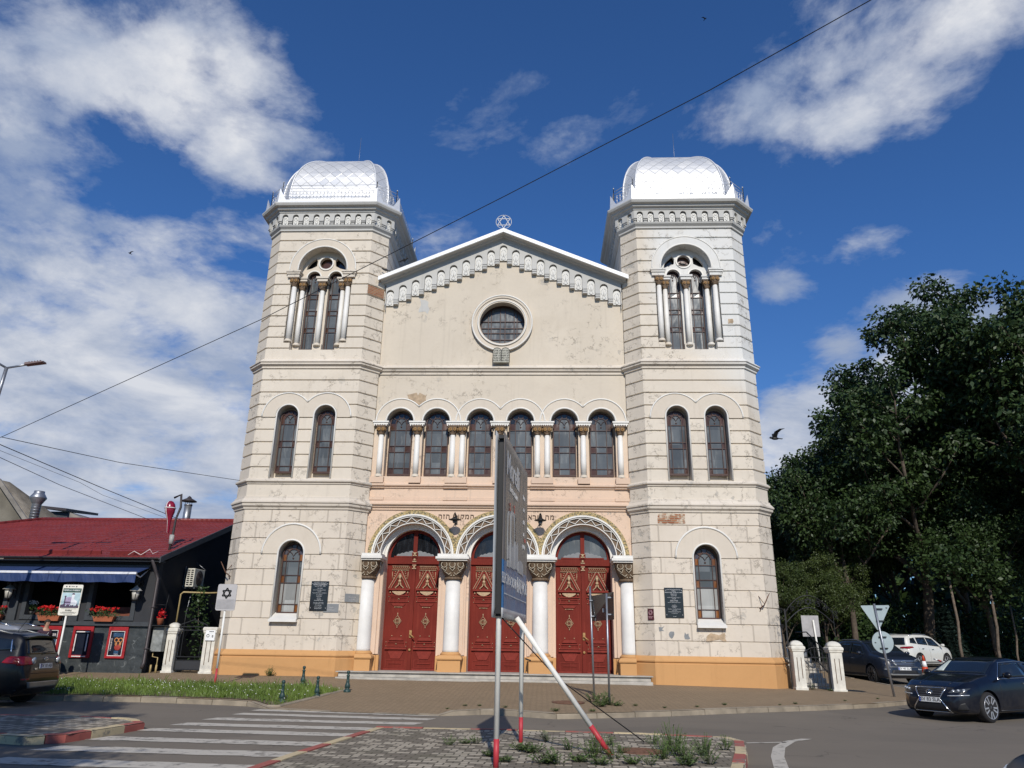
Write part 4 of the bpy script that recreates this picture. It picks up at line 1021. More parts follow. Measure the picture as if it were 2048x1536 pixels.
        G.prism([(mx-.25, 3.36)]+[(mx-.25+.5*k/10, 3.33-.11*sin(pi*k/10)) for k in range(11)]+[(mx+.25, 3.36)], y_-.05, y_)
        for k in range(9): G.tube([(mx-.30+.075*k, y_, 4.16), (mx-.27+.075*k, y_, 4.26), (mx-.235+.075*k, y_, 4.16)], .013, 4)
        G.box(mx-.32, mx+.32, y_-.012, y_+.02, 4.275, 4.29); G.box(mx-.32, mx+.32, y_-.012, y_+.02, 4.13, 4.145)
        G.tube([(mx-.1, y_, 2.795), (mx+.1, y_, 2.795)], .012, 4)
        # rhombus with a star of six points
        zc_ = 2.30
        G.tube([(mx, y_, zc_+.20), (mx+.14, y_, zc_), (mx, y_, zc_-.19), (mx-.14, y_, zc_)], .014, 4, True)
        G.tube([(mx+.085*cos(2*pi*k/12), y_, zc_+.085*sin(2*pi*k/12)) for k in range(12)], .014, 4, True)
        for a0 in (pi/2, -pi/2): G.tube([(mx+.07*cos(a0+2*pi*k/3), y_-.005, zc_+.07*sin(a0+2*pi*k/3)) for k in range(3)], .009, 4, True)
        G.ell((mx, y_, zc_+.25), .02, .015, .05, 5, 4); G.ell((mx, y_, zc_-.22), .018, .015, .03, 5, 4)
        for zz in (3.075, 1.49): G.tube([(mx-.03, y_, zz-.01), (mx, y_, zz+.03), (mx+.03, y_, zz-.01)], .012, 4)
        L.build('door_leaf', ['door_red', 'door_trim', 'door_gold'], o)
    k = MB(); k.box(-.04, .05, Y-.13, Y-.09, 1.72, 1.98); k.cyl((0, Y-.2, 1.84), (.16, Y-.2, 1.72), .022); k.cyl((0, Y-.2, 1.84), (0, Y-.1, 1.84), .025); k.ell((0, Y-.13, 1.30), .05, .03, .05, 8, 4)
    k.build('door_handle', ['capital_gold'], o)
for x in DX: door(x)
# step
b = MB(); b.box(-5.32, 5.32, -1.10, .58, .42, .565); b.box(-5.36, 5.36, -1.32, -.2, .20, .42); b.box(-5.40, 5.40, -1.18, .4, .565, .60)
b.build('door_step', ['stone_step'], SYN, bevel=.015)
# Hebrew inscription: "how awesome / is this place"
b = MB()
def heb(txt, x, z, size):
    text_on(b, txt[::-1], face(x, -.012, z), size, ext=.012, bold=.012, font_space=1.15)
heb('מה נורא', 1.62, 6.08, .26); heb('המקום הזה', -1.60, 6.08, .26)
b.build('hebrew_inscription', ['text_brown'], CW, fix=False)
# ================================================================ ground
def road_h(x, y): return interp(y, [(-9, 0), (-3, .08), (2, .2), (6, .3), (10, .60), (15, .75), (45, .95), (400, 1.0)])
def sheet(name, mat, xs, ys, h, off):
    b = MB(); idx = [[b.vt((x, y, h(x, y)+off)) for x in xs] for y in ys]
    for j in range(len(ys)-1):
        for i in range(len(xs)-1): b.fc((idx[j][i], idx[j][i+1], idx[j+1][i+1], idx[j+1][i]))
    return tag(b.build(name, [mat]), kind='structure')
YS = [-600, -200, -60, -40, -20, -9, -6, -3, 0, 2, 4, 6, 8, 10, 12, 15, 25, 45, 100, 400, 900]
sheet('ground', 'park_ground', [-900, -300, -100, -40, 0, 14, 20, 40, 100, 300, 900], YS, road_h, -.06)
sheet('road', 'asphalt', [-300, -40, 0, 10, 13, 20, 26, 60, 300], [-45, -30, -20, -14, -9, -6, -4.5], road_h, 0)
b = MB(); YS2 = [-4.5, -3, 0, 2, 4, 6, 8, 10, 12, 15, 25, 45, 120]
idx = [[b.vt((x, y, road_h(x, y))) for x in (9, 14, 18, interp(y, [(-4.5, 60), (4, 24), (10, 22), (12, 34), (45, 34), (120, 30)]))] for y in YS2]
for j in range(len(YS2)-1):
    for i in range(3): b.fc((idx[j][i], idx[j][i+1], idx[j+1][i+1], idx[j+1][i]))
tag(b.build('side_street', ['asphalt']), kind='structure')

# kerb line (x, y, kerb height above the road) and the matching building line
KERB = [(-80, -7.9, .13), (-40, -7.9, .13), (-20, -7.9, .13), (-11, -7.9, .13), (-9.3, -7.72, .13), (-7.9, -7.86, .13), (-6.4, -8.1, .13), (-5.6, -8.3, .12), (-4.9, -8.9, .03), (-3.4, -9.25, .015), (-1.8, -9.5, .015), (-.65, -9.72, .02), (-.35, -9.55, .10), (.45, -9.1, .12),
        (1.2, -9.5, .12), (1.95, -9.95, .12), (2.8, -9.6, .12), (4.5, -8.8, .12), (6.9, -7.5, .12), (9., -6.5, .12), (10.9, -5.35, .11), (12.4, -4.1, .10), (13.6, -2.5, .09), (14.4, -.8, .08), (14.85, 1.0, .08), (14.75, 3.2, .10), (14.6, 6.2, .12), (14.5, 12, .12), (14.4, 45, .12)]
def bline(x): return .48 if x < -5 else interp(x, [(-5, .47), (5, .40), (10, .30), (12, .24), (16, .2)])
def pave_pts(k):
    x, y, h = KERB[k]; z0 = road_h(x, y)+h
    if y > 0.5: bx, by, bz = 12.0, y, max(z0, bline(12)) if y < 6 else z0+.02
    else: bx, by = (x, 1.2) if x < 11.5 else (lerp(11.5, 12.0, min(1, (x-11.5)/3)), 1.2); bz = bline(bx)
    return (x, y, z0), (bx, by, bz)
NV = 10; rows = []
for k in range(len(KERB)):
    a, c = pave_pts(k); a, c = Vector(a), Vector(c)
    rows.append([a.lerp(c, (j/NV)) + Vector((0, 0, (c.z-a.z)*(.0))) for j in range(NV+1)])
b = MB()
idx = [[b.vt(p) for p in r] for r in rows]
for k in range(len(rows)-1):
    for j in range(NV): b.fc((idx[k][j], idx[k][j+1], idx[k+1][j+1], idx[k+1][j]))
PAVE = tag(b.build('pavement', ['pavers']), kind='structure')
bmq = bmesh.new(); bmq.from_mesh(PAVE.data); PBVH = BVHTree.FromBMesh(bmq)
def gz(x, y):
    """height of whatever ground lies at x, y"""
    h = PBVH.ray_cast(Vector((x, y, 5)), Vector((0, 0, -1)))
    return h[0].z if h[0] else road_h(x, y)
def at_ground(px, py, n=12):
    z = .2
    for _ in range(n):
        p = onZ(px, py, z); z = lerp(z, gz(p.x, p.y), .7)
    return Vector((p.x, p.y, gz(p.x, p.y)))
# kerb stones
def kerb_run(name, pts, closed=False, w=.16, mats=('kerb_stone',), seg=1.0, drop=.25, alt=False, inner=1):
    P = [Vector(p) for p in pts]; b = MB(); stones = []
    if closed: P.append(P[0])
    L = [0]
    for a, c in zip(P, P[1:]): L.append(L[-1]+(c-a).length)
    def pt(s):
        s = max(0, min(L[-1], s))
        for k in range(len(P)-1):
            if s <= L[k+1]+1e-9: return P[k].lerp(P[k+1], (s-L[k])/max(1e-9, L[k+1]-L[k])), (P[k+1]-P[k]).normalized()
    n = max(1, int(L[-1]/seg)); random.seed(len(name)*3)
    for i in range(n):
        s0, s1 = L[-1]*i/n+.008, L[-1]*(i+1)/n-.008; b.mi = (i % 2) if alt else 0; rings = []
        dz = random.uniform(-.008, .008)
        for s in [lerp(s0, s1, q/3) for q in range(4)]:
            p, d = pt(s); nr = Vector((-d.y, d.x, 0)).normalized()*inner
            rings.append([p+Vector((0, 0, -drop)), p+Vector((0, 0, -.02+dz)), p+nr*.025+Vector((0, 0, .006+dz)), p+nr*w+Vector((0, 0, .008+dz)), p+nr*w+Vector((0, 0, -drop))])
        b.rings(rings)
    return tag(b.build(name, list(mats)), kind='structure')
kp = [(x, y, road_h(x, y)+h) for x, y, h in KERB]
kerb_run('kerb', kp[:9]); kerb_run('kerb', kp[8:12], drop=.1, w=.14, seg=.5); kerb_run('kerb', kp[11:])
# grass strip
GB = [(-60, -7.72), (-11, -7.72), (-9.3, -7.55), (-7.9, -7.68), (-6.4, -7.92), (-5.55, -8.12), (-4.85, -8.62), (-4.42, -6.7), (-4.15, -4.9), (-4.9, -4.75), (-7.2, -4.4), (-10, -4.1), (-16, -3.9), (-60, -3.9)]
b = MB(); b.fc([b.vt((x, y, gz(x, y)+.012)) for x, y in GB]); bm_ = b.build('grass_soil', ['soil']); 
bmm = bmesh.new(); bmm.from_mesh(bm_.data); bmesh.ops.triangulate(bmm, faces=bmm.faces); bmesh.ops.subdivide_edges(bmm, edges=bmm.edges, cuts=6, use_grid_fill=True)
for v in bmm.verts: v.co.z = gz(v.co.x, v.co.y)+.014
bmm.to_mesh(bm_.data); bmm.free(); tag(bm_, kind='structure')
def inside(x, y, poly):
    c = False
    for (ax, ay), (bx, by) in zip(poly, poly[1:]+poly[:1]):
        if (ay > y) != (by > y) and x < (bx-ax)*(y-ay)/(by-ay)+ax: c = not c
    return c
def blade(b, p, h, w, lean):
    a = random.uniform(0, 2*pi); d = Vector((cos(a), sin(a), 0)); l = Vector((cos(a+1.3), sin(a+1.3), 0))*lean*h
    b.fc([b.vt(p-d*w), b.vt(p+d*w), b.vt(p+l*.45+d*w*.7+Vector((0, 0, h*.65))), b.vt(p+l+Vector((0, 0, h)))])
random.seed(3); b = MB(); fl = MB(); n = 0
while n < 26000:
    x = random.uniform(-17, -4) if random.random() < .93 else random.uniform(-30, -17); y = random.uniform(-8.7, -3.8)
    if not inside(x, y, GB): continue
    dn = noise.noise(Vector((x*.9, y*.9, 0)))
    if dn < -.32 and random.random() < .6: continue
    h = random.uniform(.06, .15)*(1+.6*max(0, dn))
    if random.random() < .05: h *= 1.8
    blade(b, Vector((x, y, gz(x, y)+.01)), h, random.uniform(.004, .010), random.uniform(.1, .6)); n += 1
    if random.random() < .012:
        p = Vector((x, y, gz(x, y)+random.uniform(.08, .14))); fl.ell(p, .014, .014, .012, 5, 3)
tag(b.build('grass', ['grass_blade'], fix=False), 'green grass strip with small white clover heads beside the kerb', 'grass', kind='stuff')
tag(fl.build('clover_flowers', ['text_white']), 'small white clover heads scattered through the grass strip', 'clover', kind='stuff')
e = [(-5.0, -8.75), (-4.72, -8.72), (-4.38, -6.74), (-4.08, -4.7)]
kerb_run('kerb', [(x, y, gz(x, y)+.035) for x, y in e], w=.08, drop=.08, seg=.9)
# zebra crossing and other markings
Z = [(-5.15, -.62, -9.12, -9.62, .26), (-5.18, -.72, -10.12, -10.55, .26), (-5.30, -.85, -11.28, -11.5, .30), (-5.45, -1.0, -12.36, -12.66, .30), (-5.62, -1.22, -13.40, -13.62, .30), (-5.72, -1.66, -14.72, -14.95, .32), (-5.8, -1.78, -15.98, -16.12, .33), (-5.8, -1.95, -17.2, -17.4, .33), (-5.9, -2.0, -18.5, -18.6, .33)]
b = MB(); random.seed(11)
for x0, x1, y0, y1, h in Z:
    top, bot = [], []; N = 14
    for k in range(N+1):
        t_ = k/N; x = lerp(x0, x1, t_); y = lerp(y0, y1, t_)
        top.append((x+.25*h, y+h*.8+random.uniform(-.035, .035), .006)); bot.append((x-.25*h, y-h*.8+random.uniform(-.035, .035), .006))
    i0 = [b.vt(p) for p in top]; i1 = [b.vt(p) for p in bot]
    for k in range(N): b.fc((i1[k], i1[k+1], i0[k+1], i0[k]))
arc_o = [(6.45, -12.75), (6.0, -13.2), (5.55, -14.1), (5.2, -15.2), (4.9, -16.4), (4.7, -17.8)]; 
i0 = [b.vt((x, y, .006)) for x, y in arc_o]; i1 = [b.vt((x+.20, y-.02, .006)) for x, y in arc_o]
for k in range(len(arc_o)-1): b.fc((i0[k], i1[k], i1[k+1], i0[k+1]))
b.quad((5.25, -13.62, .006), (6.0, -13.40, .006), (6.0, -13.30, .006), (5.25, -13.52, .006))
b.quad((9.7, -7.75, .006), (10.2, -7.40, .006), (10.15, -7.28, .006), (9.66, -7.62, .006))
for k in range(3): b.quad((20+.1*k, -2+4*k, road_h(0, -2+4*k)+.008), (20.15+.1*k, -2+4*k, road_h(0, -2+4*k)+.008), (20.3+.1*k, 0+4*k, road_h(0, 4*k)+.008), (20.15+.1*k, 4*k, road_h(0, 4*k)+.008))
tag(b.build('road_markings', ['road_paint']), kind='structure')
# traffic islands
def island(name, pts, cuts=0):
    pts = [Vector((x, y, .125)) for x, y in pts]
    ins = []
    b = MB(); b.fc([b.vt((p.x, p.y, .124)) for p in pts])
    o = tag(b.build(name, ['island_pavers']), kind='structure')
    kerb_run('painted_kerb', [tuple(p) for p in pts], closed=True, w=.17, mats=('kerb_yellow', 'kerb_red'), seg=.85, drop=.2, alt=True)
CI = [(-1.32, -13.35), (-1.78, -17.0), (-2.0, -19.5), (3.6, -19.5), (4.25, -17.4), (4.7, -15.8), (5.02, -14.4), (4.9, -13.85), (3.5, -13.55), (1.0, -13.35)]
island('traffic_island', CI)
island('traffic_island', [(-40, -12.45), (-40, -15.4), (-7.0, -15.55), (-6.25, -15.75), (-5.85, -15.35), (-5.72, -14.3), (-5.62, -13.4), (-6.1, -12.85), (-7.2, -12.5)])
# manholes
def manhole(x, y, z, r, lab):
    b = MB(); b.lathe([(r, z-.02), (r, z+.012), (r-.03, z+.014)], (x, y, 0), 28)
    for k in range(-3, 4):
        h = sqrt(max(0, (r-.06)**2-(k*r/4)**2)); b.box(x-h, x+h, y+k*r/4-.02, y+k*r/4+.02, z+.012, z+.02)
    tag(b.build('manhole_cover', ['rust_iron']), lab, 'manhole')
manhole(2.33, -7.55, gz(2.33, -7.55)+.01, .42, 'rusty round manhole cover in the pavement before the church steps'.replace('church', 'synagogue'))
manhole(3.12, -15.95, .125, .34, 'rusty round manhole cover in the weedy traffic island')
# weeds
def weed_mesh(h, r, n, seed, mat='leaf_weed', leaf=.045):
    random.seed(seed); b = MB()
    for k in range(n):
        a = random.uniform(0, 2*pi); rr = r*random.random()**.6; hh = h*random.uniform(.45, 1)*(1-.45*rr/r)
        base = Vector((rr*.35*cos(a), rr*.35*sin(a), 0)); tip = Vector((rr*cos(a), rr*sin(a), hh))
        b.mi = 0; b.tube([base, base.lerp(tip, .5)+Vector((0, 0, hh*.1)), tip], .0035, 3)
        for j in range(7):
            p = base.lerp(tip, .25+.75*j/6); q = random.uniform(0, 2*pi); d = Vector((cos(q), sin(q), random.uniform(-.1, .5))).normalized(); s = Vector((-sin(q), cos(q), 0)); L = leaf*random.uniform(.6, 1.3)
            b.fc([b.vt(p), b.vt(p+d*L*.5+s*L*.28), b.vt(p+d*L), b.vt(p+d*L*.5-s*L*.28)])
    return b.mesh('weed', [mat], fix=False)
WM = [weed_mesh(.24, .16, 16, 1), weed_mesh(.36, .22, 26, 2), weed_mesh(.5, .24, 34, 3), weed_mesh(.13, .2, 24, 4, leaf=.05)]
def weed(px, py, k, s, lab, grp, Y=None, z=None):
    p = at_ground(px, py) if Y is None else Vector((onY(px, py, Y).x, Y, gz(onY(px, py, Y).x, Y)))
    if z is not None: p = onZ(px, py, z)
    o = inst(WM[k], 'weed', None, p, (0, 0, random.uniform(0, 6)), (s,)*3); tag(o, lab, 'weed', grp); return o
GI = 'weeds in the traffic island paving'; GP = 'weeds along the wall and kerb'
lw = 'green weed tuft in the paving joints of the traffic island'
random.seed(21)
for px, py, k, s in ((898, 1490, 0, .8), (930, 1487, 3, .7), (952, 1487, 0, .7), (1095, 1483, 0, .9), (1065, 1505, 3, 1.2), (1088, 1526, 3, 1.3), (1040, 1500, 3, 1.), (1115, 1528, 0, 1.1), (1140, 1500, 0, .9), (1185, 1515, 1, 1.), (1195, 1505, 2, .8), (1230, 1518, 0, 1.1), (1245, 1506, 0, .8),
                     (1305, 1488, 0, 1.), (1325, 1518, 1, 1.), (1345, 1502, 2, 1.05), (1358, 1512, 1, 1.1), (1412, 1512, 1, 1.0), (1405, 1505, 0, 1.1), (1450, 1500, 0, .8), (1370, 1530, 3, 1.2), (1420, 1528, 0, 1.), (1200, 1530, 3, 1.1), (1268, 1528, 3, 1.), (980, 1512, 3, .8), (1010, 1524, 3, .8), (1215, 1490, 0, .9), (1455, 1490, 0, .8), (1375, 1520, 2, .7), (1300, 1530, 0, .8), (1160, 1524, 3, 1.)):
    weed(px, py, k, s, lw, GI, z=.125)
weed(787, 1338, 2, .75, 'leafy green plant sprouting before the first red door', GP, z=.60)
weed(540, 1344, 1, 1.1, 'green bushy weed at the ochre plinth, tallest of those by the restaurant-side tower', GP, Y=-1.02)
for px, py, k, s, lb in ((489, 1344, 0, 1.0, 'weed at the ochre plinth nearest the wooden pole sign'.replace('wooden ', '')), (582, 1346, 3, .8, 'low weed at the ochre plinth behind the bollards'), (610, 1374, 1, .9, 'tuft of tall weed growing around the foot of the rearmost green bollard'),
                     (1320, 1367, 3, .9, 'low green weed at the ochre plinth by the end of the step'), (1348, 1366, 2, .6, 'tall dry weed at the ochre plinth of the park-side tower'), (1368, 1368, 0, 1.1, 'bushy weed at the ochre plinth right of the tall dry one'), (1500, 1373, 3, .5, 'tiny weed at the ochre plinth near the iron gate'), (1110, 1432, 3, .7, 'small weed on the kerb below the manhole cover'),
                     (1585, 1375, 0, .8, 'weed squeezed between the plinth and the gate pillar'), (1625, 1379, 1, .7, 'grassy weed at the foot of the iron gate between the pillars'), (1660, 1382, 3, .7, 'low weed at the foot of the outer gate pillar'), (440, 1345, 0, .9, 'weed at the foot of the white gatepost beside the tower'), (352, 1345, 3, 1.0, 'low weed by the black garden gate'), (1185, 1423, 3, .6, 'little weed at the kerb left of the dark sign')):
    weed(px, py, k, s, lb, GP)
for px, py, s in ((1188, 1404, 1.6), (1205, 1408, 1.7), (1222, 1410, 1.6), (1200, 1413, 1.3), (1236, 1412, 1.)):
    weed(px, py, 3 if s < 1.5 else 0, s, 'thick grass tuft at the feet of the two-legged dark sign', 'grass tufts round the dark sign')
for px, py in ((1270, 1412), (1330, 1416), (1395, 1414), (1450, 1410), (1560, 1410), (1590, 1408), (960, 1412), (1010, 1415), (1690, 1402), (930, 1412), (895, 1418), (1755, 1398)):
    weed(px, py, 3, random.uniform(.3, .55), 'scrap of weed in the joints of the pavement near the kerb', 'scraps of weed along the pavement kerb')
# ================================================================ restaurant on the left
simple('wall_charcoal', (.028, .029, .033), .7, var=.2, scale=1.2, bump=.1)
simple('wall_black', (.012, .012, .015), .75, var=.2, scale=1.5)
simple('frame_grey', (.045, .05, .056), .6, var=.12)
simple('frame_red', (.33, .018, .022), .45, var=.12)
simple('neon_white', (.72, .66, .62), .5)
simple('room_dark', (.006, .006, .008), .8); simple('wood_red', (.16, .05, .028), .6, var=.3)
def _slate():
    t = NT('slate_cladding'); p = t.pos()
    w = t.add('ShaderNodeTexNoise'); w.inputs['Scale'].default_value = 2.; w.inputs['Detail'].default_value = 4; t.link(p, w.inputs['Vector'])
    va = t.add('ShaderNodeVectorMath', operation='MULTIPLY_ADD'); t.link(w.outputs['Color'], va.inputs[0]); va.inputs[1].default_value = (.6,)*3; t.link(p, va.inputs[2])
    v = t.add('ShaderNodeTexVoronoi', feature='DISTANCE_TO_EDGE'); v.inputs['Scale'].default_value = 1.7; t.link(va.outputs[0], v.inputs['Vector'])
    n = t.noise(p, 3.5, 5, .6); vein = t.math('MULTIPLY', t.ramp(v.outputs['Distance'], [(.006, 1.), (.03, 0.)]), t.ramp(t.noise(p, 2.4, 3), [(.5, 0.), (.6, 1.)]))
    c = t.mix(t.ramp(n, [(.35, 0.), (.7, 1.)]), (.028, .034, .036), (.055, .062, .064))
    c = t.mix(t.math('MULTIPLY', vein, .6), c, (.22, .23, .22))
    t.set(c, .5, 0, .4); t.bump(n, .7, .04)
_slate()
def _rooftile():
    t = NT('roof_tile_red'); p = t.obj(); x, y, z = t.sep(p)
    row = t.math('FRACT', t.math('DIVIDE', y, .33)); wv = t.math('SINE', t.math('MULTIPLY', x, 2*pi/.22))
    n = t.noise(p, 1.3, 5, .6); f = t.noise(p, 20, 3)
    c = t.mix(t.ramp(n, [(.35, 0.), (.7, 1.)]), (.20, .028, .025), (.145, .022, .021))
    c = t.mix(t.math('MULTIPLY', t.ramp(row, [(0., 1.), (.10, .0)]), .55), c, (.05, .008, .008))
    c = t.mix(t.math('MULTIPLY', t.ramp(f, [(.6, 0.), (.85, 1.)]), .25), c, (.30, .09, .07))
    t.set(c, .48, 0, .4); t.bump(t.math('ADD', t.math('MULTIPLY', wv, .25), row), .5, .03)
_rooftile()
simple('gutter', (.06, .05, .05), .5, metal=.3); simple('awning_blue', (.018, .038, .115), .7, var=.12); simple('awning_white', (.66, .66, .68), .7)
RS = thing('restaurant', 'low dark restaurant with a red tiled roof and a blue awning beside the synagogue', 'restaurant', (-17, -.8, .4))
RO_ = Vector((-17, -.8, .4))
XR, XL, FYR = -12.35, -27.0, -.8
YE, ZE, YR, ZR = -1.25, 4.30, 5.6, 6.68
b = MB()      # front wall with three window openings and the side wall under the verge
b.prism([(XL, .0), (XR, .0), (XR, 4.25), (XL, 4.25)], FYR, FYR+.3)
WINS = [(-14.75, -12.98), (-17.15, -15.55), (-19.6, -17.75), (-22.2, -20.4)]
fw = boolean(b.mesh('front_wall', ['wall_charcoal']), [cutter([(a, 2.18), (c, 2.18), (c, 3.62), (a, 3.62)], -2, 2) for a, c in WINS])
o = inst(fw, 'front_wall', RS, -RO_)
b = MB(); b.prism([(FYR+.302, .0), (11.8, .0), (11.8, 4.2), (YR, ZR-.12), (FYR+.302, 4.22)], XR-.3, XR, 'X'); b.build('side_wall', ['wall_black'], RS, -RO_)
b = MB(); b.box(XR-.02, XR+.03, 7.5, 9.0, .3, 6.0); b.build('side_pilaster', ['wall_charcoal'], RS, -RO_) if False else None
b = MB(); b.box(XL, XR+.02, FYR-.05, FYR, .0, 1.96); b.build('stone_base', ['slate_cladding'], RS, -RO_)
b = MB(); b.box(XL, XR+.06, FYR-.16, FYR-.001, 1.96, 2.02); b.box(XL, XR+.04, FYR-.10, FYR-.001, 2.02, 2.10); b.build('ledge', ['frame_grey'], RS, -RO_)
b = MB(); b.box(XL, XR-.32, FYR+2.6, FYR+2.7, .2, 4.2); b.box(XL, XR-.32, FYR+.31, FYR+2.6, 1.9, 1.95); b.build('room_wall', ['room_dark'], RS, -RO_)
for a, c in WINS:
    q = MB()
    for x0, x1, z0, z1 in ((a-.02, a+.14, 2.14, 3.64), (c-.14, c+.02, 2.14, 3.64), (a+.14, c-.14, 2.14, 2.30), (a+.14, c-.14, 3.52, 3.64)): q.box(x0, x1, FYR-.04, FYR+.2, z0, z1)
    w = q.build('window', ['frame_grey'], RS, -RO_, bevel=.01)
    q = MB(); q.box(a+.14, c-.14, FYR+.45, FYR+.5, 2.25, 2.62); q.build('wooden_rail', ['wood_red'], w)
for x in (-15.15, -17.45, -20.0):
    b = MB(); b.box(x-.16, x+.16, FYR-.10, FYR-.002, 2.10, 3.62); b.box(x-.2, x+.2, FYR-.13, FYR-.002, 3.62, 3.7); b.build('pilaster', ['frame_grey'], RS, -RO_, bevel=.01)
# roof: slope towards the street with wavy tiles, hip on the far left
sl_ = Vector((0, YR-YE, ZR-ZE)); SLn = sl_.length; su = sl_.normalized()
b = MB(); NXr, NYr = 150, 26; XV = XR+.22; XH = -21.6
def rp(x, v):  # v along the slope; small steps and waves of the metal tiles
    ph = (v/.33) % 1; lift = .022*(1-ph)+.012*sin(x*2*pi/.22)
    return Vector((x, YE, ZE))+su*v+Vector((0, -su.z, su.y))*lift
vs = []
for j in range(int(SLn/.33)+1): vs += [j*.33+.001, min(SLn, j*.33+.329)]
g = []
for v in vs:
    xl = lerp(-29.0, XH, v/SLn); g.append([b.vt(rp(lerp(xl, XV, i/NXr), v)) for i in range(NXr+1)])
for j in range(len(g)-1):
    for i in range(NXr): b.fc((g[j][i], g[j][i+1], g[j+1][i+1], g[j+1][i]))
RF = b.build('roof', ['roof_tile_red'], RS, -RO_, fix=False)
b = MB(); b.tube([(XH, YR, ZR+.03), (XV, YR, ZR+.03)], .085, 8); b.tube([(XH, YR, ZR+.03), (-29, YE, ZE+.05)], .08, 8); b.build('ridge_cap', ['roof_tile_red'], RF)
b = MB(); b.hexa([(XV-.02, YE, ZE-.16), (XV+.03, YE, ZE-.16), (XV-.02, YR, ZR-.2), (XV+.03, YR, ZR-.2), (XV-.02, YE, ZE+.05), (XV+.03, YE, ZE+.05), (XV-.02, YR, ZR+.04), (XV+.03, YR, ZR+.04)]); b.build('verge_board', ['frame_grey'], RF)
b = MB(); b.hexa([(XH, YR, ZR), (XV, YR, ZR), (-29, 12.5, ZE), (XV, 12.5, ZE), (XH, YR, ZR+.02), (XV, YR, ZR+.02), (-29, 12.5, ZE+.02), (XV, 12.5, ZE+.02)]); b.build('rear_slope', ['roof_tile_red'], RF)
b = MB(); b.hexa([(XL, YE-.02, ZE-.12), (XV, YE-.02, ZE-.12), (XL, FYR, ZE-.12), (XV, FYR, ZE-.12), (XL, YE-.02, ZE-.10), (XV, YE-.02, ZE-.10), (XL, FYR, ZE-.08), (XV, FYR, ZE-.08)]); b.build('eaves_board', ['frame_grey'], RF)
b = MB()
for k in range(8): a0, a1 = pi+pi*k/8, pi+pi*(k+1)/8; b.quad((XL-2, YE-.07+.07*cos(a0), ZE+.01+.07*sin(a0)), (XV, YE-.07+.07*cos(a0), ZE+.01+.07*sin(a0)), (XV, YE-.07+.07*cos(a1), ZE+.01+.07*sin(a1)), (XL-2, YE-.07+.07*cos(a1), ZE+.01+.07*sin(a1)))
b.build('gutter', ['gutter'], RF)
for x0, x1, v in ((-18.9, -17.0, .55), (-16.95, -14.6, .45), (-14.2, -12.9, .35), (-21, -19.4, .6)):
    p, q = rp(x0, v), rp(x1, v); n_ = Vector((0, -su.z, su.y)); b = MB(); b.hexa([p, q, p+su*.06, q+su*.06, p+n_*.13, q+n_*.13, p+su*.05+n_*.15, q+su*.05+n_*.15]); b.build('snow_guard', ['roof_tile_red'], RF)
b = MB(); b.tube([(XR-.03, YE-.05, ZE-.05), (XR-.03, FYR-.12, ZE-.45), (XR+.10, FYR-.14, ZE-.7), (XR+.10, FYR-.14, .75), (XR+.10, FYR-.24, .58)], .06, 10)
for z in (1.2, 2.6): b.box(XR+.0, XR+.2, FYR-.22, FYR-.02, z, z+.03)
b.build('downpipe', ['gutter'], RS, -RO_)
b = MB(); p = rp(-12.9, .12); b.tube([p+Vector((-.5, 0, .05)), p+Vector((-.35, .1, .2)), p+Vector((-.05, .05, .06)), p+Vector((.12, .3, .3)), p+Vector((.3, .2, .12)), p+Vector((.35, .5, .25))], .012, 5); tag(b.build('loose_wire', ['neon_white']), 'loose pale wire curling on the red roof by the hanging red sign', 'wire')
# awning
AW = thing('awning', 'blue fabric awning with a white stripe over the restaurant windows', 'awning', (-16.2, FYR, 4.0)); ao = Vector((-16.2, FYR, 4.0))
x0, x1 = -20.5, -12.62; y1 = FYR-.95
b = MB(); b.mi = 0; b.box(x0, x1, FYR-.14, FYR-.002, 3.92, 4.07); cas = b.build('cassette', ['frame_grey'], AW, -ao)
b = MB(); N = 24
def aw(x, v): return Vector((x, lerp(FYR-.12, y1, v), lerp(3.99, 3.72, v)-.02*sin(pi*v)))
for k in range(N):
    xa, xb = lerp(x0, x1, k/N), lerp(x0, x1, (k+1)/N); b.mi = 0
    b.hexa([aw(xa, 0), aw(xb, 0), aw(xa, 1), aw(xb, 1), aw(xa, 0)+Vector((0, 0, .008)), aw(xb, 0)+Vector((0, 0, .008)), aw(xa, 1)+Vector((0, 0, .008)), aw(xb, 1)+Vector((0, 0, .008))])
b.build('canopy', ['awning_blue'], AW, -ao)
b = MB(); b.box(x0, x1, y1-.05, y1+.02, 3.685, 3.76); b.build('front_bar', ['awning_white'], AW, -ao)
b = MB(); N = 60; t0, t1 = [], []
for k in range(N+1):
    x = lerp(x0, x1, k/N); w = .018*sin(k*1.1); t0.append(b.vt((x, y1-.04+w, 3.685))); t1.append(b.vt((x, y1-.045-w, 3.40+.012*sin(k*.9))))
for k in range(N): b.fc((t0[k], t0[k+1], t1[k+1], t1[k]))
b.smooth = True; b.build('valance', ['awning_blue'], AW, -ao, fix=False)
b = MB()
for x in (x0+.2, -16.5, x1-.1): b.tube([(x, FYR-.05, 3.9), (x, FYR-.5, 3.62), (x, y1+.05, 3.70)], .025, 6)
b.build('folding_arm', ['awning_white'], AW, -ao)
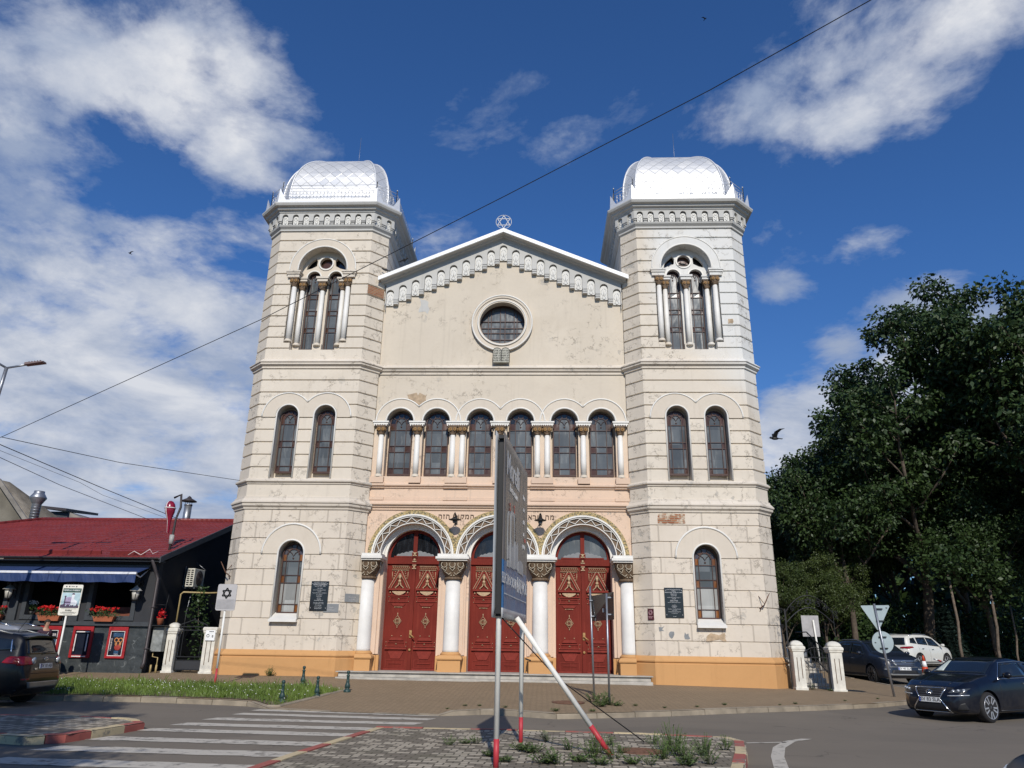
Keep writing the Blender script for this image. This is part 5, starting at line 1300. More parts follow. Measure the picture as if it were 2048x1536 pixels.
# lanterns
simple('lantern_glass', (.45, .43, .38), .25, var=.2); simple('lantern_roof', (.34, .33, .31), .5, var=.2)
def wlantern(x, lab):
    L = thing('wall_lantern', lab, 'lantern', (x, FYR-.10, 3.05), 0, 'lanterns of the restaurant')
    b = MB(); b.box(-.035, .035, -.02, .02, -.2, .5); b.tube([(0, -.02, .3), (0, -.2, .42), (0, -.36, .36), (0, -.36, .28)], .016, 6); b.tube([(0, -.03, -.1), (.0, -.15, -.02), (0, -.18, .1), (0, -.1, .2)], .012, 5); b.build('bracket', ['iron_black'], L)
    b = MB(); b.lathe([(.24, .10), (.20, .125), (.08, .23), (.03, .25), (.02, .29)], (0, -.36, 0), 6); b.build('lantern_roof', ['lantern_roof'], L)
    b = MB(); b.lathe([(.10, -.20), (.15, .10)], (0, -.36, 0), 6); b.build('lantern_glass', ['lantern_glass'], L)
    b = MB()
    for k in range(6): a = 2*pi*k/6; b.cyl((.105*cos(a), -.36+.105*sin(a), -.2), (.157*cos(a), -.36+.157*sin(a), .1), .011, n=4)
    b.lathe([(.03, -.26), (.12, -.21), (.11, -.19)], (0, -.36, 0), 6); b.build('lantern_frame', ['iron_black'], L)
wlantern(-12.80, 'white-roofed wall lantern at the right end of the blue awning'); wlantern(-15.15, 'dark-roofed wall lantern half hidden above the cream information board'); wlantern(-17.45, 'wall lantern on the pilaster close to the leafy tree at the left edge')
# flower boxes on the ledge
def flowers(x, w, lab, seed):
    F = thing('flower_box', lab, 'flower box', (x, FYR-.16, 2.10), 0, 'geranium boxes on the restaurant sills')
    b = MB(); b.rings([[(-w/2+q, -.09+q*.5, z), (w/2-q, -.09+q*.5, z), (w/2-q, .09-q*.5, z), (-w/2+q, .09-q*.5, z)] for z, q in ((0, .05), (.15, .0), (.17, -.015), (.18, -.015))]); b.build('trough', ['terracotta'], F)
    random.seed(seed); b = MB(); f = MB()
    for k in range(320):
        p = Vector((random.gauss(0, w*.30), random.uniform(-.16, .10), .16+random.random()*.26))
        d = Vector((random.uniform(-1, 1), random.uniform(-1, .3), random.uniform(-.3, 1))).normalized()*.045; s = d.orthogonal().normalized()*.03
        b.fc([b.vt(p-s), b.vt(p+d*.6-s*.4), b.vt(p+d), b.vt(p+s)])
    for k in range(34):
        p = Vector((random.gauss(0, w*.30), random.uniform(-.18, .08), .34+random.random()*.16))
        for j in range(14):
            q = p+Vector((random.gauss(0, .022), random.gauss(0, .022), random.gauss(0, .02))); d = Vector((random.uniform(-1, 1), random.uniform(-1, 1), random.uniform(-1, 1))).normalized()*.022; s = d.orthogonal().normalized()*.018
            f.fc([f.vt(q-s), f.vt(q+d), f.vt(q+s), f.vt(q-d)])
    b.build('foliage', ['leaf_creeper'], F, fix=False); f.build('blossom', ['geranium_red'], F, fix=False)
simple('terracotta', (.34, .10, .045), .75, var=.15)
flowers(-13.95, .75, 'terracotta box of red geraniums, the one nearest the drainpipe, on the sill', 1); flowers(-15.95, .8, 'terracotta box of red geraniums partly behind the cream information board', 2); flowers(-18.05, .7, 'box of dark red geraniums on the sill by the leafy tree', 3)
def pot(x, lab):
    F = thing('flower_pot', lab, 'flower pot', (x, -.1, 2.05)); b = MB(); b.lathe([(.07, 0), (.10, .17), (.11, .18), (.11, .2)], n=12); b.build('pot', ['terracotta'], F)
    f = MB(); random.seed(4)
    for j in range(60): q = Vector((random.gauss(0, .06), random.gauss(0, .06), .3+random.gauss(0, .08))); d = Vector((random.uniform(-1, 1), random.uniform(-1, 1), random.uniform(-1, 1))).normalized()*.035; s = d.orthogonal().normalized()*.03; f.fc([f.vt(q-s), f.vt(q+d), f.vt(q+s), f.vt(q-d)])
    f.build('blossom', ['geranium_red'], F, fix=False)
F = thing('flower_pot', 'small pot of red flowers on an iron shelf between drainpipe and yellow gas pipe', 'flower pot', (-12.02, -.72, 2.02)); b = MB(); b.lathe([(.08, 0), (.12, .2), (.13, .22)], n=12); b.build('pot', ['terracotta'], F)
b = MB(); random.seed(4)
for j in range(90): q = Vector((random.gauss(0, .06), random.gauss(0, .06), .36+random.gauss(0, .08))); d = Vector((random.uniform(-1, 1), random.uniform(-1, 1), random.uniform(-1, 1))).normalized()*.035; s = d.orthogonal().normalized()*.03; b.fc([b.vt(q-s), b.vt(q+d), b.vt(q+s), b.vt(q-d)])
b.build('blossom', ['geranium_red'], F, fix=False)
b = MB(); b.box(-12.3, -11.75, -.92, -.5, 1.98, 2.01)
for x in (-12.25, -11.8): b.tube([(x, -.9, 2.0), (x, -.9, 2.7), (x+.04, -.9, 3.05)], .01, 4)
b.tube([(-12.25, -.9, 2.7), (-11.8, -.9, 2.7)], .01, 4); tag(b.build('iron_shelf', ['iron_black']), 'thin black iron shelf holding the small flower pot', 'shelf')
pw = thing('flower_pot', 'pot of pale white flowers inside the restaurant window', 'flower pot', (-16.95, FYR+.25, 2.30)); b = MB(); b.lathe([(.07, 0), (.09, .14)], n=10); b.build('pot', ['text_black'], pw)
b = MB(); c = MB(); random.seed(8)
for j in range(140):
    q = Vector((random.gauss(0, .07), random.gauss(0, .05), .2+random.random()*.3)); d = Vector((random.uniform(-1, 1), random.uniform(-1, 1), random.uniform(-1, 1))).normalized()*.04; s = d.orthogonal().normalized()*.02; m_ = c if q.z > .38 else b; m_.fc([m_.vt(q-s), m_.vt(q+d), m_.vt(q+s), m_.vt(q-d)])
b.build('foliage', ['leaf_weed'], pw, fix=False); c.build('blossom', ['text_white'], pw, fix=False)
# posters in red frames
simple('poster_dark', (.012, .016, .028), .3); simple('poster_blue', (.03, .07, .13), .35, var=.4, scale=3); simple('food_orange', (.48, .20, .07), .5, var=.5, scale=30); simple('food_red', (.30, .04, .03), .5, var=.4, scale=20)
def poster(x0, x1, lab, kind):
    z0, z1 = .88, 1.93; Y = FYR-.05
    P = thing('poster_frame', lab, 'poster', ((x0+x1)/2, Y, z0), 0, 'red poster frames on the slate wall'); q = Vector(((x0+x1)/2, Y, z0))
    b = MB(); t_ = .09
    for a, c, d, e in ((x0, x1, z0, z0+t_), (x0, x1, z1-.13, z1), (x0, x0+t_, z0+t_, z1-.13), (x1-t_, x1, z0+t_, z1-.13)): b.box(a, c, Y-.07, Y, d, e)
    b.build('frame', ['frame_red'], P, -q, bevel=.008)
    b = MB(); b.box(x0+t_, x1-t_, Y-.02, Y-.002, z0+t_, z1-.13); b.build('poster_sheet', ['poster_dark'], P, -q)
    b = MB(); y = Y-.074; u = t_+.005
    if kind == 2:
        for a, c, d, e in ((x0+.15, x1-.12, z1-.20, z1-.165), (x0+.14, x0+.175, z0+.22, z1-.26), (x1-.175, x1-.14, z0+.22, z1-.26), (x0+.13, x1-.12, z0+.03, z0+.065)): b.box(a, c, y-.02, y, d, e)
    else:
        for a, c, d, e in ((x0+u, x1-u, z1-.16, z1-.143), (x0+u, x0+u+.017, z0+u, z1-.16), (x1-u-.017, x1-u, z0+u, z1-.16), (x0+u, x1-u, z0+u-.02, z0+u)): b.box(a, c, Y-.072-.003, Y-.06, d, e)
    b.build('white_border', ['neon_white'], P, -q)
    b = MB(); mx = (x0+x1)/2; y = Y-.024
    if kind == 0:
        b.mi = 0; text_on(b, 'BURGER', face(mx, y, z1-.30), .12, bold=.01)
        b.mi = 1; b.prism(rrect(mx, z1-.48, x1-x0-.24, .18, .02), y-.002, y+.002)
        b.mi = 2; random.seed(3)
        for k in range(26): a = random.uniform(0, pi); p = Vector((mx+random.uniform(-.2, .2), y-.01, z0+.16+random.uniform(0, .34))); b.bar(p, p+Vector((.1*cos(a), 0, .1*sin(a))), .022, .012, (0, 1, 0))
    elif kind == 1:
        b.mi = 1; b.prism(rrect(mx+.03, z1-.26, x1-x0-.3, .14, .02), y-.002, y+.002)
        b.mi = 2
        for s in (-1, 1):
            b.tube([(mx+.05+s*.075+.07*cos(2*pi*k/12), y-.008, z0+.60+.07*sin(2*pi*k/12)) for k in range(12)], .022, 5, True); b.ell((mx+.05+s*.075, y-.01, z0+.47), .05, .01, .06, 8, 5)
        b.mi = 3; b.ell((mx+.05, y-.008, z0+.36), .13, .008, .10, 10, 6)
        b.mi = 1; b.prism(rrect(mx+.02, z0+.20, .16, .10, .01), y-.002, y+.002)
        b.mi = 0; text_on(b, 'CROQUETAS', face(x0+.15, y, z0+.46) @ Matrix.Rotation(pi/2, 4, 'Z'), .07); text_on(b, 'meniu', face(mx+.03, y, z0+.14), .06)
    if b.v: b.build('printed_picture', ['neon_white', 'poster_blue', 'food_orange', 'food_red'], P, -q, fix=False)
poster(-13.72, -13.02, 'red framed poster of fried food, the one nearest the drainpipe', 1); poster(-15.02, -14.28, 'red frame with a plain black panel edged in white strips', 2); poster(-16.25, -15.45, 'red framed poster with orange chips and white heading, behind the information board post', 0); poster(-17.6, -16.8, 'red framed poster behind the dark car, only its top showing', 3); poster(-19.0, -18.2, 'red framed poster at the far left behind the cars', 3)
b = MB(); b.box(-17.62, -17.48, FYR-.135, FYR-.105, 2.22, 2.32) if False else b.box(-17.9, -17.7, FYR+.40, FYR+.44, 2.40, 2.52); o = b.build('notice', ['text_white']); tag(o, 'small white notice in the window behind the leafy tree', 'notice')
# air conditioner on the side wall
AC = thing('air_conditioner', 'cream air conditioning unit with round fan on the black side wall', 'air conditioner', (XR, 1.6, 3.45)); 
simple('ac_cream', (.55, .53, .45), .5, var=.1)
b = MB(); b.box(.12, .44, -.42, .48, .02, .72); b.build('casing', ['ac_cream'], AC, bevel=.02)
b = MB()
for i in range(2):
    for j in range(8): b.box(.16+.14*i, .26+.14*i, -.426, -.419, .08+.078*j, .125+.078*j)
b.build('side_grille', ['room_dark'], AC)
b = MB(); b.lathe([(.30, 0), (.30, .02), (.27, .02)], (.43, .05, .37), 24, 'X'); 
for r in (.06, .12, .18, .24): b.tube([(.462, .05+r*cos(2*pi*k/20), .37+r*sin(2*pi*k/20)) for k in range(20)], .006, 4, True)
for k in range(12): a = 2*pi*k/12; b.cyl((.46, .05+.05*cos(a), .37+.05*sin(a)), (.46, .05+.27*cos(a), .37+.27*sin(a)), .005, n=4)
b.build('fan_grille', ['gutter'], AC)
b = MB(); 
for y in (-.3, .36): b.box(-.0, .48, y-.02, y+.02, -.03, .0); b.box(.0, .02, y-.02, y+.02, -.03, .8)
b.tube([(0, .5, 1.05), (.45, .5, .72)], .012, 4); b.tube([(.2, .1, 0), (.1, .1, -.9), (.05, .2, -1.6)], .014, 5); b.build('bracket', ['steel_galv'], AC)
# chimneys and hanging sign on the roof
b = MB(); p = onY(66, 1042, 6.3); p.z = 6.2
b.lathe([(.20, p.z), (.20, 7.5), (.22, 7.55), (.37, 7.80), (.37, 7.84), (.25, 8.02), (.23, 8.06), (.23, 8.14)], (p.x, p.y, 0), 22)
for k in range(9): b.lathe([(.202, 6.3+.13*k), (.215, 6.31+.13*k), (.202, 6.33+.13*k)], (p.x, p.y, 0), 22, cap=False)
tag(b.build('chimney', ['steel_galv']), 'thick ribbed steel chimney flaring at the top behind the red roof', 'chimney')
p = onY(372, 1040, 6.3); CH = thing('chimney', 'thin steel chimney with a conical rain cap behind the red roof', 'chimney', (p.x, p.y, 6.2))
b = MB(); b.cyl((0, 0, 0), (0, 0, 1.35), .17, n=16); b.cyl((0, 0, 1.3), (0, 0, 1.36), .185, n=16)
for k in range(4): a = pi/4+pi*k/2; b.cyl((.15*cos(a), .15*sin(a), 1.3), (.15*cos(a), .15*sin(a), 1.55), .012, n=4)
b.build('pipe', ['steel_galv'], CH)
b = MB(); b.lathe([(.36, 1.5), (.35, 1.53), (.10, 1.66), (.09, 1.70), (.02, 1.76)], n=16); b.build('rain_cap', ['gutter'], CH)
HS = thing('hanging_sign', 'red and white balloon-shaped sign on a mast above the red roof', 'sign', (-12.6, .0, 4.45)); ho = Vector((-12.6, 0, 4.45))
simple('sign_red', (.22, .008, .03), .25, spec=.6, var=.2, scale=5)
b = MB(); b.tube([(-12.50, .0, 4.4), (-12.44, .0, 5.3), (-12.42, 0, 5.9), (-12.30, 0, 6.35), (-12.36, 0, 6.85), (-12.62, 0, 6.72)], [.05, .05, .04, .045, .05, .04], 8); b.build('mast', ['gutter'], HS, -ho)
b = MB()
prof = [(.02, 5.35), (.05, 5.4), (.07, 5.8), (.12, 6.0), (.175, 6.16), (.195, 6.32), (.165, 6.48), (.10, 6.57), (.03, 6.6)]
rs = [[Vector((-12.68+.30*(z-5.9)*-.25+r*cos(2*pi*k/20), r*sin(2*pi*k/20), z)) for k in range(20)] for r, z in prof]
ix = [[b.vt(q) for q in r] for r in rs]; b.smooth = True
for j in range(len(ix)-1):
    for k in range(20): b.mi = 1 if k in (13,) else 0; b.fc((ix[j][k], ix[j][(k+1) % 20], ix[j+1][(k+1) % 20], ix[j+1][k]))
b.build('balloon', ['sign_red', 'neon_white'], HS, -ho)
b = MB(); b.tube([(-12.68-.075*.42+.198*cos(2*pi*k/20), .198*sin(2*pi*k/20), 6.32) for k in range(20)], .02, 5, True); b.build('white_band', ['neon_white'], HS, -ho)
b = MB(); b.lathe([(.09, 4.95), (.09, 5.3)], (-12.46, 0, 0), 8); b.build('mast_collar', ['lantern_roof'], HS, -ho)
# garden gate and gas box between restaurant and synagogue
simple('post_plaster', (.62, .59, .51), .8, var=.18, scale=4, bump=.3); simple('gas_box', (.20, .21, .20), .6, var=.5, scale=5); simple('gas_yellow', (.36, .27, .12), .5, var=.15); simple('rubble_wall', (.26, .25, .22), .95, var=.5, scale=9, bump=1.)
def gatepost(name, x, y, w, h, lab, dome=True, cat='gatepost', flute=True, zb=None):
    z0 = gz(x, y) if zb is None else zb
    P = thing(name, lab, cat, (x, y, z0))
    b = MB(); hw = w/2; b.box(-hw, hw, -hw, hw, -.2, h*.80); b.box(-hw-.03, hw+.03, -hw-.03, hw+.03, -.2, .06); b.build('shaft', ['post_plaster'], P, bevel=.012)
    if flute:
        b = MB()
        for k in (-1, 1): 
            for q in (0, 1): b.box(k*hw*.38-.012, k*hw*.38+.012, -hw-.004 if not q else -.01, -hw+.01 if not q else .01, h*.16+.1*(k > 0), h*.66)
        b.build('flute', ['raw_render'], P) if False else b.build('flute', ['text_brown'], P)
    b = MB(); c = hw+.05
    b.rings([[(-q, -q, z), (q, -q, z), (q, q, z), (-q, q, z)] for q, z in ((hw+.01, h*.78), (hw+.03, h*.80), (hw+.03, h*.82), (c, h*.84), (c, h*.88), (hw+.02, h*.90))])
    if dome:
        rs = []
        for k in range(6): t_ = pi/2*k/5; q = (hw+.01)*cos(t_); z = h*.90+(h*.12)*sin(t_); rs.append([(-q, -q, z), (q, -q, z), (q, q, z), (-q, q, z)])
        b.smooth = True; b.rings(rs); b.smooth = False
    b.build('cap', ['post_plaster'], P); return P
gatepost('gatepost', -11.64, -.3, .34, 1.66, 'peeling white gatepost with domed cap beside the grey gas box')
gatepost('gatepost', -10.2, -.35, .42, 1.72, 'white gatepost with a house number plate, against the tower', False)
b = MB(); b.box(-.17, .17, -.03, 0, 0, .36); hn = b.build('number_plate', ['text_white'], None, (-10.17, -.58, 1.52)); tag(hn, 'white plate with small emblem on the gatepost by the tower', 'plate')
b = MB(); b.tube([(-.08+.05*cos(2*pi*k/6), -.034, .16+.05*sin(2*pi*k/6)) for k in range(6)], .01, 4, True); text_on(b, '8', face(.09, -.032, .14), .12, bold=.01); b.box(-.05, .12, -.034, -.03, .29, .31); b.build('emblem', ['text_black'], hn, fix=False)
GG = thing('garden_gate', 'black iron garden gate with a pointed top rail between two white posts', 'gate', (-10.95, -.3, gz(-10.95, -.3))); 
b = MB(); 
for x in (-.50, .50): b.box(x-.025, x+.025, -.025, .025, .05, 1.6)
for z in (.08, .40, .52, 1.42, 1.54): b.box(-.475, .475, -.018, .018, z, z+.03)
b.bar((-.5, 0, 1.62), (0, 0, 1.80), .03, .03); b.bar((.5, 0, 1.62), (0, 0, 1.80), .03, .03); b.ell((0, 0, 1.82), .05, .03, .03, 8, 4)
for x in (-.34, .34): b.box(x-.01, x+.01, -.01, .01, .52, 1.42)
b.build('frame', ['iron_black'], GG)
b = MB(); b.box(-.475, .475, -.006, .006, .11, .40); b.build('kick_plate', ['wall_charcoal'], GG)
for k in range(7): b = MB(); b.box(-.40+.8*k/6-.006, -.40+.8*k/6+.006, .0, .012, .55, 1.42); 
GBX = thing('gas_box', 'dented grey gas meter box fixed beside the drainpipe', 'meter box', (-12.03, -.6, .5)); b = MB(); b.box(-.20, .20, -.12, .14, .62, 1.46); b.build('casing', ['gas_box'], GBX, bevel=.01)
b = MB(); b.tube([(-.12, 0, .62), (-.12, 0, .45), (.08, 0, .42), (.08, 0, -.05)], .02, 6); b.tube([(-.12, 0, .18), (-.12, 0, -.1)], .035, 6); b.tube([(.08, 0, .18), (.08, 0, -.1)], .035, 6); b.build('gas_riser', ['gas_yellow'], GBX)
b = MB(); b.tube([(-11.72, -.1, 1.95), (-11.72, -.08, 3.12), (-11.65, -.05, 3.2), (-10.9, .4, 3.2), (-10.05, 2.0, 3.35)], .03, 8); tag(b.build('gas_pipe', ['gas_yellow']), 'yellow gas pipe rising behind the white gatepost and crossing the alley', 'pipe')
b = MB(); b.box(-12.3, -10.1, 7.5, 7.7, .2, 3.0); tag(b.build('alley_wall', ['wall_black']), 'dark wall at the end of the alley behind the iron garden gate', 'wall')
# creeper behind the gate
def scatter_leaves(mb, pts, n, L, spread, seed, flat=.4):
    random.seed(seed)
    for k in range(n):
        c = random.choice(pts); p = Vector((random.gauss(c[0], c[3]), random.gauss(c[1], c[3]*.8), random.gauss(c[2], c[3]))); d = Vector((random.uniform(-1, 1), random.uniform(-1, 1), random.uniform(-.8, .5))).normalized(); s = d.cross(Vector((random.uniform(-1, 1), random.uniform(-1, 1), random.uniform(-1, 1)))).normalized(); l = L*random.uniform(.6, 1.3)
        mb.fc([mb.vt(p), mb.vt(p+d*l*.5+s*l*.32), mb.vt(p+d*l), mb.vt(p+d*l*.5-s*l*.32)])
CR_ = thing('creeper', 'dark green creeper climbing in the alley behind the garden gate', 'plant', (-11.0, .6, .45)); co_ = Vector((-11.0, .6, .45))
stem = [(-11.0, .6, .4), (-10.9, .6, 1.2), (-11.15, .5, 2.0), (-11.25, .5, 2.7), (-11.2, .45, 3.3)]
b = MB(); b.tube(stem, .02, 5); b.build('stem', ['bark'], CR_, -co_)
b = MB(); scatter_leaves(b, [(-11.0, .6, .9, .24), (-10.85, .5, 1.35, .24), (-10.9, .5, 1.7, .18), (-11.15, .5, 2.1, .2), (-11.25, .5, 2.5, .18), (-11.25, .45, 2.9, .16), (-11.2, .4, 3.25, .12)], 800, .12, 0, 6); b.build('foliage', ['leaf_tree'], CR_, -co_, fix=False)
# hook irons on the tower corners
def hook(p, lab, sx):
    b = MB(); b.tube([(0, 0, 0), (sx*.12, -.2, .12), (sx*.25, -.3, .42)], .018, 5); b.tube([(0, 0, .42), (sx*.12, -.2, .15), (sx*.3, -.3, .5)], .014, 5); b.tube([(0, 0, -.1), (sx*.05, -.15, .1)], .014, 5); tag(b.build('wall_hook', ['rust_iron'], None, p), lab, 'hook')
hook((-TX-HW-.3, TFY+.3, 3.75), 'rusty forked cable hook on the outer edge of the restaurant-side tower', -1); hook((TX+HW-.25, TFY-.0, 2.85), 'dark forked cable hook on the park-side tower wall near its outer edge', 1)
# house behind on the far left
H = thing('old_house', 'old grey house gable with a ribbed sheet roof behind the restaurant, far left', 'house', (-28, 14, .5)); hh = Vector((-28, 14, .5))
simple('house_render', (.16, .145, .115), .95, var=.35, scale=1., bump=.4); simple('sheet_roof', (.25, .225, .19), .6, metal=.2, var=.3, scale=2)
A0_ = onY(2, 962, 12); E0 = onY(78, 1074, 12); E1 = onY(166, 1074, 16.5); F1_ = A0_+Vector((-6, 4.5, 0))
b = MB(); b.prism([(A0_.x-9, .3), (E0.x-.35, .3), (E0.x-.35, E0.z+.25), (A0_.x, A0_.z-.15), (A0_.x-9, A0_.z-4.5)], 12.15, 13.0); b.build('wall', ['house_render'], H, -hh)
b = MB(); nrm = (E0-A0_).cross(E1-A0_).normalized(); nrm = nrm if nrm.z > 0 else -nrm; n = 16
for k in range(n):       # standing sheets of the hipped slope
    p0, p1 = E0.lerp(E1, k/n), E0.lerp(E1, (k+.82)/n); p2 = E0.lerp(E1, (k+1)/n); T0, T1, T2 = (A0_.lerp(A0_+Vector((.1, .5, 0)), q) for q in (k/n, (k+.82)/n, (k+1)/n))
    b.hexa([p0-nrm*.1, p1-nrm*.1, T0-nrm*.1, T1-nrm*.1, p0, p1, T0, T1]); b.hexa([p1-nrm*.1, p2-nrm*.1, T1-nrm*.1, T2-nrm*.1, p1+nrm*.07, p2+nrm*.07, T1+nrm*.07, T2+nrm*.07])
b.bar(A0_+Vector((0, -.2, .02)), E0+Vector((0, -.2, .02)), .12, .22); W0 = A0_+Vector((-9, 0, -4.6)); b.hexa([W0+Vector((0, -.2, -.1)), A0_+Vector((0, -.2, -.1)), W0+Vector((0, 4.5, -.1)), A0_+Vector((.1, .5, -.1)), W0+Vector((0, -.2, .03)), A0_+Vector((0, -.2, .03)), W0+Vector((0, 4.5, .03)), A0_+Vector((.1, .5, .03))]); b.build('roof', ['sheet_roof'], H, -hh)
d0, d1 = onY(85, 1018, 17), onY(137, 1022, 17)
b = MB(); b.box(d0.x, d1.x, 17, 20, d0.z-2.5, d0.z-.15); b.build('dormer', ['frame_grey'], H, -hh); b = MB(); b.hexa([(d0.x-.4, 16.6, d0.z+.05), (d1.x+.1, 16.6, d1.z-.05), (d0.x-.4, 20, d0.z+.3), (d1.x+.1, 20, d1.z+.2), (d0.x-.4, 16.6, d0.z+.2), (d1.x+.1, 16.6, d1.z+.1), (d0.x-.4, 20, d0.z+.45), (d1.x+.1, 20, d1.z+.35)]); b.build('dormer_roof', ['gutter'], H, -hh)
d2, d3 = onY(140, 1025, 16), onY(182, 1040, 16); b = MB(); b.hexa([(d2.x, 16, 5), (d3.x+1, 16, 5), (d2.x, 20, 5), (d3.x+1, 20, 5), (d2.x, 16, d2.z), (d3.x+1, 16, d3.z-.5), (d2.x, 20, d2.z), (d3.x+1, 20, d3.z-.5)]); tag(b.build('shed_roof', ['sheet_roof']), 'sloping pale shed roof peeping over the red roof', 'roof')
# ================================================================ street furniture in front of the synagogue
# --- advertising board on two legs and a brace
A, B_ = Vector((1.10, -17.7, 0)), Vector((1.34, -15.2, 0)); dd = (B_-A).normalized(); nn = Vector((dd.y, -dd.x, 0))    # nn points to +x, the printed side seen here
BB = thing('billboard', 'tall double-sided advertising board seen almost edge-on, on red and white posts', 'billboard', (1.27, -16.45, .125)); o0 = Vector((1.27, -16.45, .125))
def two_tone(a, b_, r, name, zred, par):
    a, b_ = Vector(a), Vector(b_); t_ = (zred-a.z)/(b_.z-a.z); m = a.lerp(b_, t_)
    q = MB(); q.mi = 0; q.cyl(a, m, r, n=14); q.mi = 1; q.cyl(m, b_, r, n=14); return q.build(name, ['post_red', 'post_white'], par, -o0 if par is BB else None)
simple('post_red', (.42, .035, .045), .5, var=.12); simple('post_white', (.74, .72, .66), .5, var=.08)
def _vinyl(name, col, col2, wr=.35):
    t = NT(name); p = t.pos(); n = t.noise(t.mapping(p, (1, 1.6, .35)), 2.2, 3, .5); m = t.noise(p, 1.0, 3)
    t.set(t.mix(t.ramp(m, [(.35, 0.), (.7, 1.)]), col, col2), .34, 0, .4); t.bump(n, wr, .12)
_vinyl('vinyl_grey', (.115, .10, .09), (.155, .138, .122)); _vinyl('vinyl_blue', (.035, .105, .24), (.05, .14, .29)); _vinyl('vinyl_pale', (.33, .34, .34), (.40, .41, .41)); _vinyl('vinyl_white', (.55, .55, .55), (.62, .62, .61)); _vinyl('vinyl_red', (.32, .04, .03), (.36, .06, .04)); _vinyl('vinyl_dark', (.018, .018, .02), (.028, .028, .03))
two_tone(A+Vector((0, 0, .1)), A+Vector((0, 0, 4.35)), .036, 'post', .45, BB); two_tone(B_+Vector((0, 0, .1)), B_+Vector((0, 0, 4.30)), .034, 'post', .49, BB)
two_tone((2.66, -16.35, .1), (1.30, -16.6, 1.95), .038, 'brace', .50, BB)
b = MB(); b.tube([tuple(A+Vector((.03, .1, 1.92))), (1.9, -15.6, 1.1), (3.3, -14.9, .14)], .009, 5); b.tube([tuple(B_+Vector((.06, 0, 1.36))), tuple(B_+Vector((.15, .02, 1.33)))], .012, 5); b.build('stay_cable', ['iron_black'], BB, -o0)
ZB, ZT = 1.93, 4.40
def pan(u0, u1, z0, z1, d0, d1, mb):      # slab of the board: u along A->B, d along the normal
    P = [A+dd*u+nn*d+Vector((0, 0, z)) for z in (z0, z1) for d in (d0, d1) for u in (u0, u1)]; mb.hexa(P)
b = MB(); L = (B_-A).length
for z in (ZB+.03, ZT-.05): pan(-.12, L+.12, z, z+.05, -.035, .045, b)
for u in (-.06, L+.02): pan(u, u+.05, ZB, ZT, -.035, .045, b)
b.build('board_frame', ['iron_black'], BB, -o0)
def banner(side, name):
    N, Mz = 16, 20; b = MB(); d0 = .060 if side > 0 else -.060
    def P(u, z): return A+dd*u+nn*(d0+side*.006*sin(u*7+z*1.3)*noise.noise(Vector((u*1.5, z*1.2, side)))*1.5)+Vector((0, 0, z))
    U = [lerp(-.14 if side > 0 else -.24, L+.14, i/N) for i in range(N+1)]; ZZ = [lerp(ZB-.02, ZT+.03, j/Mz) for j in range(Mz+1)]
    g = [[b.vt(P(u, z)) for u in U] for z in ZZ]; b.smooth = True
    for j in range(Mz):
        b.mi = 2 if j == 0 else 1 if j < 6 else 0
        for i in range(N): b.fc((g[j][i], g[j][i+1], g[j+1][i+1], g[j+1][i]))
    g2 = [[b.vt(P(u, z)-nn*side*.012) for u in U] for z in ZZ]
    for j in range(Mz):
        b.mi = 2 if j == 0 else 1 if j < 6 else 0
        for i in range(N): b.fc((g2[j][i+1], g2[j][i], g2[j+1][i], g2[j+1][i+1]))
        for q, s in ((0, 1), (N, -1)): b.fc((g[j][q], g[j+1][q], g2[j+1][q], g2[j][q])[::s])
    for q in (0, Mz):
        for i in range(N): b.fc((g[q][i], g[q][i+1], g2[q][i+1], g2[q][i]))
    return b.build(name, ['vinyl_grey', 'vinyl_blue', 'vinyl_white'] if side > 0 else ['vinyl_pale', 'vinyl_pale', 'vinyl_pale'], BB, -o0)
bn = banner(1, 'banner'); bn2 = banner(-1, 'banner')
BM = Matrix(((dd.x, 0, nn.x, 0), (dd.y, 0, nn.y, 0), (0, 1, 0, 0), (0, 0, 0, 1)))          # local x along the board, y up, z outwards
def bf(u, z, d=.068): p = A+dd*u+nn*d; return Matrix.Translation((p.x, p.y, z)) @ BM
b = MB()
b.mi = 0; text_on(b, 'Morelli', bf(.78, 4.03), .50, bold=.012, ext=.001); text_on(b, 'Electrocasnice', bf(.85, 3.74), .16, ext=.001)
text_on(b, 'ELECTROCASNICĂ', bf(.62, 2.42), .20, bold=.005, ext=.001); text_on(b, 'DAEWOO', bf(1.98, 2.42), .30, bold=.018, ext=.001); 
b.M = bf(0, 0); b.box(.0, L, 2.22, 2.235, 0, .002); b.M = None
for k, (u, z) in enumerate(((.46, 3.46), (.92, 3.50))): b.mi = 1; text_on(b, '%', bf(u, z), .17, bold=.02, ext=.001)
b.mi = 0
for k in range(5): text_on(b, ('oferta', 'rate', 'gratis', 'noi', 'preturi')[k], bf(2.1, 3.9-.2*k), .12, ext=.001)
b.mi = 1; text_on(b, 'nou', bf(2.28, 3.22), .14, bold=.015, ext=.001)
b.build('lettering', ['vinyl_white', 'vinyl_red'], bn, (0, 0, 0), fix=False)
b = MB(); b.M = bf(0, 0)
for u0, u1, z0, z1 in ((.22, .48, 2.70, 3.34), (.52, .98, 2.62, 3.40), (1.0, 1.38, 2.64, 3.02), (1.42, 2.05, 2.62, 2.78), (.22, .50, 2.60, 2.68)):
    b.mi = 0; b.prism([(u0, z0), (u1, z0), (u1, z1)]+[(lerp(u1, u0, k/8), z1+.05*sin(pi*k/8)) for k in range(1, 8)]+[(u0, z1)], -.004, .002, 'Z')
for u, z, ru, rz in ((.36, 3.12, .10, .22), (.75, 3.16, .15, .23), (1.15, 3.22, .13, .22)):
    b.mi = 1; b.prism([(u+ru*cos(2*pi*k/22), z+rz*sin(2*pi*k/22)) for k in range(22)], .0022, .0034, 'Z')
